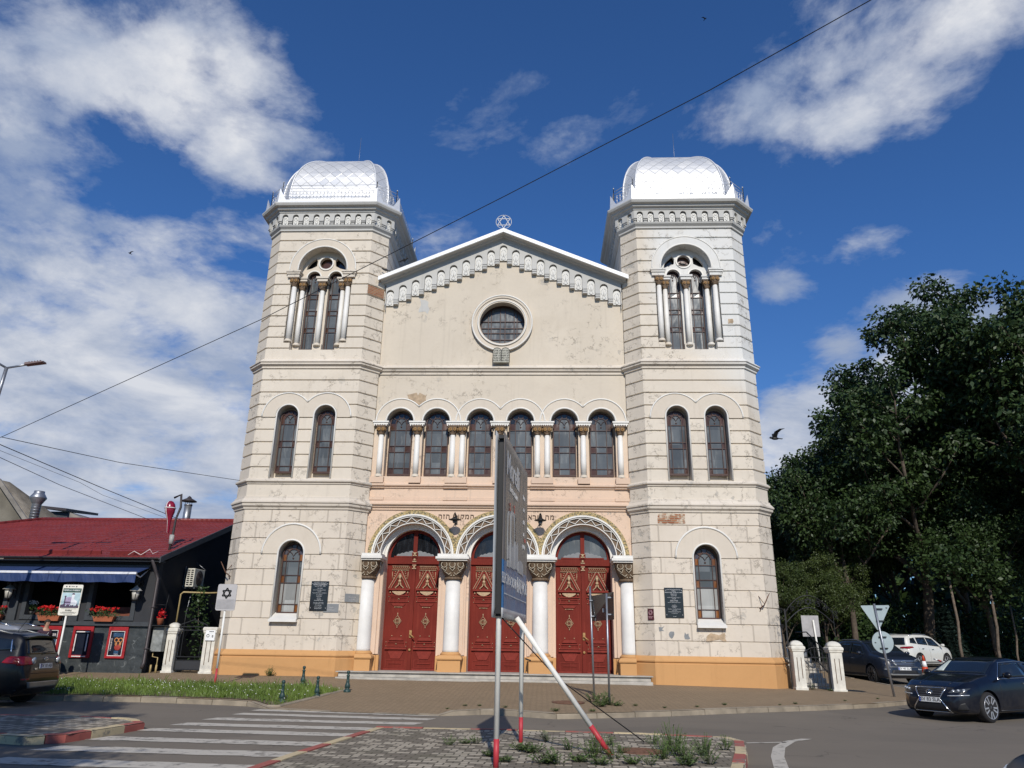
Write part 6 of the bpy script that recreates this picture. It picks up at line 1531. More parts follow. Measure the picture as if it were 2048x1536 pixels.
b.M = None; b.build('printed_appliances', ['vinyl_pale', 'vinyl_grey'], bn, (0, 0, 0), fix=False)
# --- dark two-legged sign on the pavement
g1, g2 = at_ground(1199, 1403), at_ground(1222, 1415)
g1, g2 = Vector((3.06, -6.55, gz(3.06, -6.55))), Vector((3.36, -7.75, gz(3.36, -7.75)))
S = thing('road_sign', 'dark rectangular sign seen from behind on two thin grey posts in a grass tuft', 'sign', tuple((g1+g2)/2)); so_ = (g1+g2)/2
b = MB(); b.cyl(g1-Vector((0, 0, .1)), Vector((3.00, -6.60, 3.12)), .028, n=10); b.build('post', ['steel_galv'], S, -so_)
b = MB(); b.cyl(g2-Vector((0, 0, .1)), Vector((3.36, -7.72, 2.86)), .028, n=10); b.build('post', ['steel_galv'], S, -so_)
b = MB(); tl, tr, bl, br = onY(1177, 1193, -6.45), onY(1226, 1184, -7.85), onY(1183, 1243, -6.45), onY(1227, 1239, -7.85)
n_ = (tr-tl).cross(bl-tl).normalized(); n_ = n_ if n_.y > 0 else -n_
b.hexa([bl, br, bl+n_*.02, br+n_*.02, tl, tr, tl+n_*.02, tr+n_*.02]); b.build('sign_plate', ['marble_black'], S, -so_)
b = MB()
for t_ in (.18, .8):
    for p, q in ((tl, bl), (tr, br)):
        c = p.lerp(q, t_)+((tr-tl) if p is tl else (tl-tr))*.12-n_*.015; b.box(c.x-.05, c.x+.05, c.y-.03, c.y+.03, c.z-.015, c.z+.015)
c = tl.lerp(br, .62)-n_*.006; b.box(c.x-.02, c.x+.02, c.y-.004, c.y+.004, c.z-.05, c.z+.05); b.build('clamp', ['steel_galv'], S, -so_)
# --- star of David sign, information board
def pole_sign(name, lab, base, top, zred=None):
    S = thing(name, lab, 'sign', tuple(base)); q = MB()
    if zred: 
        m = base.lerp(top, (zred-base.z)/(top.z-base.z)); q.mi = 1; q.cyl(base-Vector((0, 0, .1)), m, .032, n=10); q.mi = 0; q.cyl(m, top, .032, n=10)
    else: q.cyl(base-Vector((0, 0, .1)), top, .03, n=10)
    q.build('post', ['post_white', 'post_red'], S, -base); return S
simple('sign_grey', (.44, .42, .41), .5, var=.06, scale=1.5); simple('sign_grey_dark', (.35, .335, .33), .5); simple('sign_cream', (.74, .70, .60), .5, var=.04); simple('sign_back', (.36, .42, .42), .45, metal=.3, var=.12, scale=2)
sp = Vector((-8.03, -4.75, gz(-8.03, -4.75)))
S = pole_sign('pole_sign', 'grey plate with a black six-pointed star on a white pole with red foot', sp, sp+Vector((0, 0, 2.15)), .75); c = Vector((-8.02, -4.75, 2.79))-sp
b = MB(); b.prism(rrect(c.x, c.z, .60, .78, .06), -.05, -.03); pl = b.build('sign_plate', ['sign_grey'], S)
b = MB(); b.prism(rrect(c.x, c.z-.20, .56, .28, .04), -.054, -.049); b.build('lower_panel', ['sign_grey_dark'], pl)
b = MB()
for a0 in (pi/2, -pi/2):
    p = [(c.x+.155*cos(a0+2*pi*k/3), -.056, c.z+.12+.155*sin(a0+2*pi*k/3)) for k in range(3)]
    for k in range(3): b.bar(p[k], p[(k+1) % 3], .035, .01, (0, 1, 0))
b.build('star_emblem', ['text_black'], pl)
ip = Vector((-14.07, -3.0, gz(-14.07, -3.0)))
S = pole_sign('information_board', 'upright cream information board with a picture of a towered building on a white post', ip, ip+Vector((.0, 0, 2.0)))
c = Vector((-14.0, -3.0, 2.73))-ip
b = MB(); b.prism(rrect(c.x, c.z, .68, .98, .05), -.05, -.025); pl = b.build('sign_plate', ['sign_cream'], S)
simple('print_green', (.02, .06, .045), .5); simple('print_sky', (.42, .55, .58), .5); simple('print_mauve', (.36, .30, .42), .5); simple('print_purple', (.09, .06, .10), .5); simple('print_white', (.72, .72, .74), .5)
b = MB(); x0, z0 = c.x, c.z
b.mi = 0; b.box(x0-.31, x0+.31, -.056, -.049, z0+.24, z0+.37)
b.mi = 1; b.box(x0-.31, x0+.31, -.056, -.049, z0-.25, z0+.23)
b.mi = 2; b.prism([(x0-.20, z0-.16), (x0+.05, z0-.16), (x0+.05, z0+.08), (x0-.07, z0+.10), (x0-.18, z0+.06)], -.060, -.055)
b.mi = 4; b.prism([(x0+.03, z0-.16), (x0+.24, z0-.16), (x0+.24, z0-.05), (x0+.12, z0+.02), (x0+.12, z0+.17), (x0+.03, z0+.17)], -.062, -.055)
b.mi = 3; b.box(x0-.205, x0-.165, -.063, -.055, z0-.16, z0+.10); b.prism(arcpts(x0-.185, z0+.10, .035, 0, pi, 6), -.063, -.055); b.prism(arcpts(x0+.07, z0+.17, .05, 0, pi, 6), -.064, -.055); b.ell((x0-.06, -.058, z0+.03), .018, .006, .018, 6, 4)
b.box(x0-.18, x0+.02, -.0635, -.055, z0-.09, z0-.06)
random.seed(5)
for k in range(22): u = x0-.30+.6*k/21; b.box(u-.012, u+.012, -.064, -.055, z0-.25, z0-.25+random.uniform(.05, .12))
b.mi = 5; text_on(b, 'TEMPLUL EVREIESC', face(x0, -.057, z0+.305), .068, bold=.008)
b.mi = 6; text_on(b, 'Rădăuți', face(x0, -.052, z0-.335), .07, bold=.01)
for z, w in ((.285, .25), (.40, .28), (.43, .25), (.385, .2), (.46, .15)): b.box(x0-w, x0+w, -.053, -.049, z0-z-.004, z0-z+.004)
for u in (-.22, -.12, .12): b.box(x0+u-.02, x0+u+.02, -.053, -.049, z0+.41, z0+.45)
b.box(x0-.06, x0+.06, -.053, -.049, z0+.42, z0+.436)
b.build('printed_panel', ['print_green', 'print_sky', 'print_mauve', 'print_purple', 'print_white', 'text_white', 'text_black'], pl, fix=False)
# --- give-way and prohibition signs from behind
gp = Vector((12.64, -2.6, gz(12.64, -2.6)))
S = thing('traffic_sign', 'back of a triangular and a round road sign on one leaning grey post', 'sign', tuple(gp))
b = MB(); b.cyl((0, 0, -.1), (-.22, .02, 2.78), .035, n=12); b.build('post', ['steel_galv'], S)
b = MB(); b.prism([(-.64, 2.62), (.30, 2.66), (-.02, 2.58), (-.60, 2.56)], .03, .05) if False else None
cx, cz = -.19, 2.45
b.prism([(cx-.44, cz+.27), (cx+.44, cz+.29), (cx+.46, cz+.25), (cx+.03, cz-.48), (cx-.02, cz-.48), (cx-.45, cz+.24)], .05, .07); b.build('triangular_plate', ['sign_back'], S)
b = MB(); b.prism(circ(-.10, 1.60, .335, 32), .05, .07); b.build('round_plate', ['sign_back'], S)
b = MB()
for z in (2.62, 2.25, 1.76, 1.42): b.box(-.22, .02, .0, .05, z-.018, z+.018)
b.box(.14, .19, .044, .05, 2.64, 2.67); b.box(-.36, -.31, .044, .05, 1.57, 1.60); b.build('clamp', ['iron_black'], S)
# --- bollards
simple('bollard_green', (.022, .05, .045), .45, var=.3, scale=12, bump=.3)
b = MB(); b.lathe([(.11, -.05), (.11, .05), (.085, .07), (.06, .09), (.075, .13), (.082, .18), (.06, .24), (.045, .28), (.055, .30), (.045, .32), (.042, .44), (.055, .455), (.055, .47), (.035, .485), (.03, .50), (.05, .53), (.055, .56), (.045, .59), (.015, .605)], n=16)
for k in range(8): a = 2*pi*k/8; b.cyl((.078*cos(a), .078*sin(a), .12), (.05*cos(a), .05*sin(a), .25), .012, .008, 5)
bol = b.mesh('bollard', ['bollard_green'])
for (px, py, s), lb in zip(((563, 1405, .88), (605, 1371, .92), (633, 1394, .88), (694, 1384, .96)), ('green iron bollard at the corner of the kerb, nearest the zebra crossing', 'green iron bollard with weeds round it at the back of the grass', 'green iron bollard at the side edge of the grass, between two others', 'green iron bollard standing alone at the tip of the grass by the step')):
    p = at_ground(px, py); tag(inst(bol, 'bollard', None, p, (0, 0, 0), (s,)*3), lb, 'bollard', 'bollards round the grass corner')
# --- street lamp, off to the left
lp = Vector((-16.35, -6., 0)); lp.z = gz(lp.x, lp.y)
S = thing('street_lamp', 'silver street lamp with two arms reaching into the sky at the left edge', 'street lamp', tuple(lp))
top = onY(13, 736, -6)
b = MB(); b.cyl(lp-Vector((0, 0, .1)), lp.lerp(top, .86), .10, .065, 14); b.cyl(lp.lerp(top, .86), top, .055, n=12); b.build('pole', ['steel_galv'], S, -lp)
b = MB(); b.tube([top, onY(55, 729, -6)], .035, 8); b.build('arm', ['steel_galv'], S, -lp)
b = MB(); b.tube([top, top+Vector((-.5, -.3, .28))], .035, 8); b.build('arm', ['steel_galv'], S, -lp)
h0, h1 = onY(52, 729, -6), onY(89, 725, -6); u = (h1-h0).normalized(); w = Vector((0, 1, 0)).cross(u).normalized()
simple('lamp_housing', (.17, .12, .11), .5)
b = MB(); b.hexa([h0+Vector((0, -.10, -.035)), h1+Vector((0, -.12, -.015)), h0+Vector((0, .10, -.035)), h1+Vector((0, .12, -.015)), h0+Vector((0, -.09, .05)), h1+Vector((0, -.08, .03)), h0+Vector((0, .09, .05)), h1+Vector((0, .08, .03))])
for k in range(5): p = h0.lerp(h1, .2+.15*k); b.box(p.x-.01, p.x+.01, p.y-.07, p.y+.07, p.z+.03, p.z+.075)
b.build('lamp_head', ['lamp_housing'], S, -lp)
b = MB(); e0 = top+Vector((-.5, -.3, .28)); b.hexa([e0+Vector(q) for q in ((-.55, -.3, -.03), (0, -.1, -.03), (-.6, .0, -.03), (0, .1, -.03), (-.55, -.3, .03), (0, -.1, .05), (-.6, 0, .03), (0, .1, .05))]); b.build('lamp_head', ['lamp_housing'], S, -lp)
# --- overhead cables
def cable(name, pts, r, lab, sag=0):
    P = []; 
    for (a, c) in zip(pts, pts[1:]):
        for k in range(12): t_ = k/12; P.append(Vector(a).lerp(Vector(c), t_)-Vector((0, 0, sag*4*t_*(1-t_))))
    P.append(Vector(pts[-1])); b = MB(); b.tube(P, r, 5); tag(b.build(name, ['iron_black']), lab, 'cable')
kn = onY(3, 874, -9.)
cable('overhead_cable', [tuple(onY(-60, 893, -8.6)), tuple(kn), tuple(onY(520, 640, -12.5)), tuple(onY(1010, 392, -15.5)), tuple(onY(1420, 180, -17.6)), tuple(onY(1770, -16, -19.2))], .0085, 'long black cable crossing the whole sky diagonally in front of both towers')
cable('overhead_cable', [tuple(kn), tuple(onY(240, 925, -5)), tuple(onY(480, 961, -.6))], .010, 'black cable running from the long diagonal one to the corner of the restaurant-side tower')
cable('overhead_cable', [tuple(onY(-60, 860, -8)), tuple(onY(0, 889, -6.8)), tuple(onY(200, 974, -2)), tuple(onY(362, 1040, 4.5))], .013, 'thick black cable descending towards the red roof and the steel chimney')
cable('overhead_cable', [tuple(onY(-60, 884, -7.6)), tuple(onY(0, 915, -6.)), tuple(onY(120, 970, -2.4)), tuple(onY(300, 1040, 4.5))], .010, 'lower thin cable descending over the red roof')
cable('overhead_cable', [tuple(onY(-60, 868, -6.6)), tuple(onY(0, 901, -6.)), tuple(onY(160, 965, -2.)), tuple(onY(205, 990, -.6)), tuple(onY(330, 1035, 4.5))], .006, 'thinnest cable just below the thick one over the red roof')
# --- plaques and lanterns on the front
def plaque(name, lab, x0, x1, z0, z1, Y, mat, lines, tmat='text_silver', screws=True, grp=None, th=.03):
    b = MB(); b.box(x0, x1, Y-th, Y+.01, z0, z1); o = b.build(name, [mat], bevel=.006); tag(o, lab, 'plaque', grp); 
    b = MB(); cx = (x0+x1)/2
    for txt, z, s in lines: text_on(b, txt, face(cx, Y-th-.003, z0+(z1-z0)*z), s, ext=.002)
    if screws:
        for x in (x0+.05, x1-.05):
            for z in (z0+.1, z1-.09): b.ell((x, Y-th-.003, z), .014, .006, .014, 6, 4)
    b.build('lettering', [tmat], o, fix=False); return o
T1 = [('PRIMĂRIA RĂDĂUȚI', .93, .05), ('TEMPLUL EVREIESC', .88, .06), ('construit 1879 - 1883', .83, .045), ('a fost ridicat', .76, .04), ('în locul vechii sinagogi de lemn', .70, .038), ('prin grija', .66, .036), ('Comunității Evreilor din Rădăuți', .60, .038), ('și cu sprijinul', .54, .04), ('împăratului', .49, .04), ('sfințit la', .43, .04), ('18 august', .39, .04), ('monument istoric', .35, .045), ('în stil maur, două turnuri', .28, .036), ('cu cupole argintii, o navă', .24, .036), ('și trei uși roșii', .19, .038), ('pentru rugăciune', .13, .04), ('și aducere aminte', .08, .036)]
T2 = [('COMUNITATEA EVREILOR', .93, .042), ('Rădăuți', .89, .042), ('SINAGOGA TEMPLUL MARE', .84, .05), ('RĂDĂUȚI', .78, .05), ('secolul XIX', .73, .042), ('lucrări de reparații la acoperiș', .67, .036), ('și fațadă', .63, .04), ('realizate cu sprijinul', .58, .034), ('Ministerului Culturii', .55, .034), ('Institutul Național al Patrimoniului', .51, .032), ('executant', .42, .036), ('Construct', .38, .046), ('beneficiar', .34, .034), ('Federația Comunităților Evreiești', .29, .032), ('din România', .245, .034), ('Primăria Municipiului Rădăuți', .20, .035), ('Consiliul Local', .15, .034), ('proiect', .05, .036)]
plaque('memorial_plaque', 'black marble plaque with white lettering beside the window of the restaurant-side tower', -6.66, -6.02, 2.57, 3.60, TFY, 'marble_black', T1)
plaque('memorial_plaque', 'black marble plaque with white lettering beside the window of the park-side tower', 5.97, 6.62, 2.50, 3.52, TFY, 'marble_black', T2)
plaque('heritage_plaque', 'small maroon plaque with a pale emblem left of the black marble one', 0, .25, 0, .38, 0, 'plaque_maroon', [('MONUMENT', .30, .04), ('ISTORIC', .19, .045)], 'text_pink', False)
hp = bpy.data.objects['heritage_plaque']; hp.location = (5.40, -.545, 2.42); hp.rotation_euler = (0, 0, radians(-45))
b = MB(); 
for rr in (.085, .05): b.tube([(.125+rr*cos(2*pi*k/6), -.035, .25+rr*sin(2*pi*k/6)) for k in range(6)], .008, 4, True)
b.build('emblem', ['text_pink'], hp)
for lb, x, z, s_, w, h in (('grey metal plaque on the tower corner, the upper one, nearest the door column', .12, 2.90, 0, .60, .29), ('grey metal plaque low on the restaurant-side tower, below another and left of it', 0, 2.52, 0, .54, .30)):
    if x: 
        o = plaque('metal_plaque', lb, 0, w, 0, h, 0, 'plaque_grey', [('lăcaș de cult', .6, .06), ('al evreilor', .3, .06)], 'sign_grey', False, 'grey plaques', .02); d = Vector((1, 1, 0)).normalized(); p = Vector((-TX+HW, TFY, z))+d*.18; o.location = p; o.rotation_euler = (0, 0, radians(45))
    else: plaque('metal_plaque', lb, -6.14, -5.60, z, z+h, TFY, 'plaque_grey', [('templu', .6, .06), ('monument', .3, .06)], 'sign_grey', False, 'grey plaques', .02)
# wall lanterns between the arches
L = thing('wall_lantern', 'black iron wall lantern between the first two arches from the restaurant', 'lantern', (-1.59, 0, 5.9), 0, 'lanterns over the columns')
b = MB(); b.box(-.05, .05, -.02, .02, -.12, .22); b.tube([(0, -.02, .16), (0, -.25, .22), (0, -.5, .20)], .022, 6); b.tube([(0, -.02, -.08), (0, -.2, .02), (0, -.38, .16)], .018, 6)
for s in (-1, 1): b.tube([(s*.06, -.48, .02), (s*.05, -.5, .16), (0, -.5, .26), (0, -.5, .2)], .014, 5)
b.build('bracket', ['iron_black'], L)
b = MB(); b.lathe([(.05, -.08), (.10, -.05), (.22, -.02), (.225, 0), (.12, .03), (.07, .08), (.05, .10)], (0, -.5, 0), 18); b.build('lamp_shade', ['iron_black'], L)
b = MB(); b.ell((0, -.5, -.09), .085, .085, .06, 10, 6); b.build('bulb_glass', ['glass_grey'], L)
L2 = dup(L, (1.59, 0, 5.9), label='black iron wall lantern between the last two arches, park side')
# birds
def bird(p, s, lab, fly=True, rz=0):
    b = MB(); b.ell((0, 0, 0), .17, .07, .065, 10, 6); b.ell((-.17, 0, .035), .06, .05, .05, 8, 5); b.cyl((-.21, 0, .03), (-.27, 0, .015), .018, .004, 6)
    b.hexa([(.12, -.03, -.01), (.32, -.06, -.02), (.12, .03, -.01), (.32, .06, -.02), (.12, -.03, .02), (.32, -.06, -.01), (.12, .03, .02), (.32, .06, -.01)])
    bo = b.build('bird', ['iron_black'], None, tuple(p)); bo.scale = (s,)*3; bo.rotation_euler = (0, 0, rz); tag(bo, lab, 'bird')
    if fly:
        for q in (-1, 1):
            w = MB(); pts = [(-.10, q*.04, .04), (.08, q*.04, .04), (-.06, q*.2, .24), (.10, q*.18, .20), (.12, q*.36, .33), (.20, q*.36, .29), (.32, q*.42, .33)]
            i = [w.vt(p_) for p_ in pts]; j = [w.vt(Vector(p_)+Vector((0, 0, .012))) for p_ in pts]
            for f_ in ((0, 1, 3, 2), (2, 3, 5, 4)): w.fc([i[k] for k in f_]); w.fc([j[k] for k in f_][::-1])
            w.fc((i[4], i[5], i[6])); w.fc((j[6], j[5], j[4]))
            for a_, c_ in ((0, 2), (2, 4), (4, 6), (6, 5), (5, 3), (3, 1), (1, 0)): w.fc((i[a_], i[c_], j[c_], j[a_]))
            w.build('wing', ['iron_black'], bo)
    else:
        w = MB()
        for q in (-.02, .02): w.cyl((.0, q, -.05), (.0, q, -.12), .006, n=4)
        w.build('leg', ['iron_black'], bo)
bird(onY(1550, 877, 5), 1.05, 'black bird flying beside the park-side tower'); bird(onY(260, 507, 6), .36, 'tiny dark bird flying high over the left clouds', rz=1.); bird(onY(1410, 38, 10), .45, 'tiny dark bird near the top edge of the sky', rz=2.)
bird(Vector((7.50, TFY+.36, 16.56)), .8, 'dark pigeon perched in the round opening of the park-side tower', False, .3)
bird(onY(771, 541, -.35)+Vector((0, 0, .03)), .72, 'dark pigeon on the left foot of the white gable edge', False, .5); bird(onY(809, 522, -.35)+Vector((0, 0, .05)), .9, 'dark pigeon on the white gable edge, higher than the other', False, 2.6)
# ================================================================ cars
def _carpaint(name, col, rough=.28, coat=.4, metal=0.):
    t = NT(name); o = t.obj(); n = t.noise(o, 1.6, 4)
    x, y, z = t.sep(o)
    dust = t.math('MULTIPLY', t.ramp(t.noise(o, 5, 5, .65), [(.4, 0.), (.8, 1.)]), t.ramp(z, [(.25, .16), (.75, .02)]))
    c = t.mix(dust, col, (.16, .14, .115)); t.set(c, t.math('ADD', rough, t.math('MULTIPLY', dust, .5)), metal, .3 if max(col) < .1 else .5)
    t.b.inputs['Coat Weight'].default_value = coat; t.b.inputs['Coat Roughness'].default_value = .04
_carpaint('paint_navy', (.003, .0045, .010)); _carpaint('paint_black', (.003, .003, .004), .3, .2); _carpaint('paint_slate', (.012, .017, .030)); _carpaint('paint_white', (.62, .61, .56), .3, .5, 0); _carpaint('paint_silver', (.42, .42, .42), .3, .5, .6); _carpaint('paint_blue', (.010, .020, .050))
simple('car_glass', (.010, .014, .019), .04, spec=.6, var=.05); simple('car_trim', (.012, .012, .013), .55, var=.1); simple('tyre', (.017, .016, .016), .85, var=.2, scale=14)
simple('chrome', (.60, .61, .62), .14, metal=.95, var=.03); simple('rim_alloy', (.52, .53, .55), .3, metal=.6, var=.05); simple('rim_dark', (.16, .16, .17), .3, metal=.6)
simple('light_red', (.22, .008, .012), .12, spec=.6, var=.2); simple('light_clear', (.55, .57, .58), .1, spec=.7, metal=.4, var=.3, scale=22); simple('light_dark', (.05, .055, .06), .08, spec=.7, var=.4, scale=20); simple('plate_white', (.66, .66, .64), .4, var=.03); simple('plate_blue', (.02, .06, .30), .4); simple('skid_silver', (.25, .25, .24), .4, metal=.5); simple('sun_shade', (.50, .55, .50), .4)
def car(name, lab, loc, head, W, ztop, zbelt, wpl, wroof, zlow, axles, R, paint, tw=.22, spokes=10, rim='rim_alloy', group=None, wdetail=True):
    """x forward, y to the left; ztop/zbelt/wpl/wroof/zlow: outline tables over x"""
    C = thing(name, lab, 'car', loc, head, group)
    x0, x1 = ztop[0][0], ztop[-1][0]; L = x1-x0
    sx = sorted(set([round(x0+L*(.5-.5*cos(pi*k/34)), 4) for k in range(35)]+[round(lerp(x0, x1, k/46), 4) for k in range(47)]))
    secs = []
    for x in sx:
        w = interp(x, wpl)*W/2; zt = interp(x, ztop); zb = min(interp(x, zbelt), zt-.03); wr = min(interp(x, wroof)*W/2, w*.95); zl = interp(x, zlow)
        P = [(0, zl), (w*.78, zl), (w*.95, zl+.05), (w*.99, lerp(zl, zb, .32)), (w*1.0, lerp(zl, zb, .62)), (w*.985, lerp(zl, zb, .86)), (w*.945, zb), (lerp(w*.945, wr, .88), lerp(zb, zt, .80)), (wr*.90, lerp(zb, zt, .97)), (wr*.5, zt+.004), (0, zt+.012)]
        pts = []
        for i in range(len(P)-1):
            p0, p1, p2, p3 = P[max(i-1, 0)], P[i], P[i+1], P[min(i+2, len(P)-1)]; n = 1 if i == 0 else 3
            for k in range(n):
                t = k/n; f = lambda a, b, c, d: .5*((2*b)+(-a+c)*t+(2*a-5*b+4*c-d)*t*t+(-a+3*b-3*c+d)*t**3)
                pts.append((f(p0[0], p1[0], p2[0], p3[0]), f(p0[1], p1[1], p2[1], p3[1])) if 0 < i else (lerp(p1[0], p2[0], t), lerp(p1[1], p2[1], t)))
        pts.append(P[-1]); secs.append([(x, y, z) for y, z in pts]+[(x, -y, z) for y, z in pts[-2:0:-1]])
    b = MB(); b.smooth = True; b.rings(secs); b.smooth = False
    body = b.mesh('body', [paint])
    bm = bmesh.new(); bm.from_mesh(body); bv = BVHTree.FromBMesh(bm); bm.free()
    cuts = []
    for ax in axles:
        for s in (-1, 1):
            q = MB(); q.lathe([(R*1.14, s*(W/2-.34)), (R*1.14, s*(W/2+.2))], (ax, 0, R), 28, 'Y'); cuts.append(q.mesh('c', []))
    body = boolean(body, cuts); 
    if not body.materials: body.materials.append(MATS[paint])
    body.set_sharp_from_angle(angle=radians(38))
    bo = inst(body, 'body', C)
    V = {'F': (Vector((9, 0, 0)), Vector((-1, 0, 0)), lambda a, b_: (9, a, b_)), 'B': (None, Vector((1, 0, 0)), lambda a, b_: (-9, a, b_)), 'L': (None, Vector((0, -1, 0)), lambda a, b_: (a, 9, b_)), 'R': (None, Vector((0, 1, 0)), lambda a, b_: (a, -9, b_)), 'T': (None, Vector((0, 0, -1)), lambda a, b_: (a, b_, 9))}
    def hit(v, a, b_, off=0):
        _, d, f = V[v]; r = bv.ray_cast(Vector(f(a, b_)), d)
        k = 0
        while r[0] is None and k < 14: a *= .965; b_ = lerp(b_, .7, .05); r = bv.ray_cast(Vector(f(a, b_)), d); k += 1
        if r[0] is None: return Vector((0, 0, .7))
        n = r[1] if r[1].dot(d) < 0 else -r[1]
        return r[0]+n*off
    def patch(nm, v, quad, mat, off=.006, nu=10, nv=6, par=None, back=.03):
        b = MB(); (a, bq, c, d) = quad; g = []; g2 = []
        for j in range(nv+1):
            l0 = (lerp(a[0], d[0], j/nv), lerp(a[1], d[1], j/nv)); l1 = (lerp(bq[0], c[0], j/nv), lerp(bq[1], c[1], j/nv))
            row = [(lerp(l0[0], l1[0], i/nu), lerp(l0[1], l1[1], i/nu)) for i in range(nu+1)]
            g.append([b.vt(hit(v, *p, off)) for p in row]); g2.append([b.vt(hit(v, *p, -back)) for p in row])
        b.smooth = True
        for j in range(nv):
            for i in range(nu): b.fc((g[j][i], g[j][i+1], g[j+1][i+1], g[j+1][i])); b.fc((g2[j][i+1], g2[j][i], g2[j+1][i], g2[j+1][i+1]))
        b.smooth = False
        for j in range(nv):
            for q in (0, nu): b.fc((g[j][q], g[j+1][q], g2[j+1][q], g2[j][q]))
        for i in range(nu):
            for q in (0, nv): b.fc((g[q][i], g2[q][i], g2[q][i+1], g[q][i+1]))
        return b.build(nm, [mat], par or C)
    def line(nm, v, pts, r, mat, off=.004, par=None, closed=False, sub=6):
        P = []; pp = pts+[pts[0]] if closed else pts
        for p, q in zip(pp, pp[1:]):
            for k in range(sub): P.append(hit(v, lerp(p[0], q[0], k/sub), lerp(p[1], q[1], k/sub), off))
        if not closed: P.append(hit(v, *pts[-1], off))
        b = MB(); b.tube(P, r, 5, closed); return b.build(nm, [mat], par or C)
    # wheels
    tm = MB(); tm.lathe([(R*.75, -tw/2), (R*.9, -tw/2), (R*.985, -tw*.38), (R, -tw*.2), (R, tw*.2), (R*.985, tw*.38), (R*.9, tw/2), (R*.75, tw/2)], (0, 0, 0), 36, 'Y'); tm = tm.mesh('tyre', ['tyre'])
    rm = MB(); rm.lathe([(R*.75, -tw*.46), (R*.77, -tw*.52), (R*.73, -tw*.52), (R*.69, -tw*.38), (R*.67, tw*.4)], (0, 0, 0), 36, 'Y', cap=False); rm.lathe([(R*.14, -tw*.44), (R*.10, -tw*.5), (.01, -tw*.5)], (0, 0, 0), 16, 'Y')
    for k in range(spokes):
        a = 2*pi*k/spokes + (.09 if spokes > 6 and k % 2 else -.09 if spokes > 6 else 0); a1 = 2*pi*k/spokes
        rm.bar((R*.08*cos(a1), -tw*.42, R*.08*sin(a1)), (R*.72*cos(a), -tw*.46, R*.72*sin(a)), R*(.10 if spokes > 6 else .18), .03, (0, 1, 0))
    rm = rm.mesh('rim', [rim]); dk = MB(); dk.lathe([(R*.68, -tw*.05), (.01, -tw*.05)], (0, 0, 0), 24, 'Y'); dk = dk.mesh('brake_disc', ['car_trim'])
    for ax in axles:
        for s in (-1, 1):
            w = inst(tm, 'wheel', C, (ax, s*(W/2-tw/2-.015), R), (0, 0, 0 if s < 0 else pi)); inst(rm, 'rim', w); inst(dk, 'brake_disc', w)
    # dark inner arches and floor
    b = MB(); b.box(x0+.35, x1-.35, -W/2+.3, W/2-.3, interp(0, zlow)-.02, .5); b.build('underbody', ['car_trim'], C)
    return C, patch, line, hit
def text_at(C, patch_hit, v, a, b_, txt, size, mat, name, par=None, off=.014, bold=.01):
    p = patch_hit(v, a, b_, off); e = patch_hit(v, a+.02, b_, off); u = patch_hit(v, a, b_+.02, off)
    if v == 'F': X = Vector((0, 1, 0)); N = Vector((1, 0, 0))
    elif v == 'B': X = Vector((0, -1, 0)); N = Vector((-1, 0, 0))
    dz = (u-p).normalized(); N = X.cross(dz).normalized(); Y = N.cross(X)
    M = Matrix(((X.x, Y.x, N.x, p.x), (X.y, Y.y, N.y, p.y), (X.z, Y.z, N.z, p.z), (0, 0, 0, 1)))
    m = MB(); text_on(m, txt, M, size, bold=bold, ext=.002); return m.build(name, [mat], par or C, fix=False), M
def plate(C, hit, v, a, b_, txt, w=.52, h=.112):
    p = hit(v, a, b_, .012); s = 1 if v == 'F' else -1; u = hit(v, a, b_+.02, .012); dz = (u-p).normalized()
    X = Vector((0, s, 0)); N = X.cross(dz).normalized(); Y = N.cross(X)
    if abs(dz.z) < .6: N = Vector((s, 0, 0)); Y = Vector((0, 0, 1))
    p = p+N*.01; M = Matrix(((X.x, Y.x, N.x, p.x), (X.y, Y.y, N.y, p.y), (X.z, Y.z, N.z, p.z), (0, 0, 0, 1)))
    m = MB(); m.M = M; m.box(-w/2, w/2, -h/2, h/2, -.03, .004); o = m.build('number_plate', ['plate_white'], C)
    m = MB(); m.M = M; m.mi = 1; m.box(-w/2+.004, -w/2+.04, -h/2+.004, h/2-.004, 0, .0055); m.M = None; m.mi = 0; text_on(m, txt, M @ Matrix.Translation((.02, 0, .004)), h*1.02, bold=.012, ext=.0015); m.build('plate_lettering', ['text_black', 'plate_blue'], o, fix=False)
def sides(patch, line, hit, C, wins, zsill, doors, handles, chrome=True):
    for v, s in (('L', 1), ('R', -1)):
        for q in wins: patch('side_window', v, q, 'car_glass', .006, 8, 5)
        for x, za, zb_ in doors: line('door_gap', v, [(x, za), (x-.04, zb_)], .005, 'car_trim', .0)
        for x, z in handles:
            p = hit(v, x, z, .02); b = MB(); b.bar(p+Vector((-.09, 0, 0)), p+Vector((.09, 0, 0)), .025, .03); b.build('door_handle', ['chrome' if chrome else 'car_trim'], C)
        line('sill_trim', v, [(wins[0][0][0]-.3, zsill), (wins[-1][1][0]+.2, zsill)], .022, 'car_trim', .0)
def mirror(C, hit, x, z, paint):
    for v, s in (('L', 1), ('R', -1)):
        p = hit(v, x, z, 0); b = MB(); b.bar(p, p+Vector((0, s*.12, .03)), .05, .03); b.ell(p+Vector((-.02, s*.19, .06)), .075, .11, .075, 10, 7); b.build('wing_mirror', [paint], C)

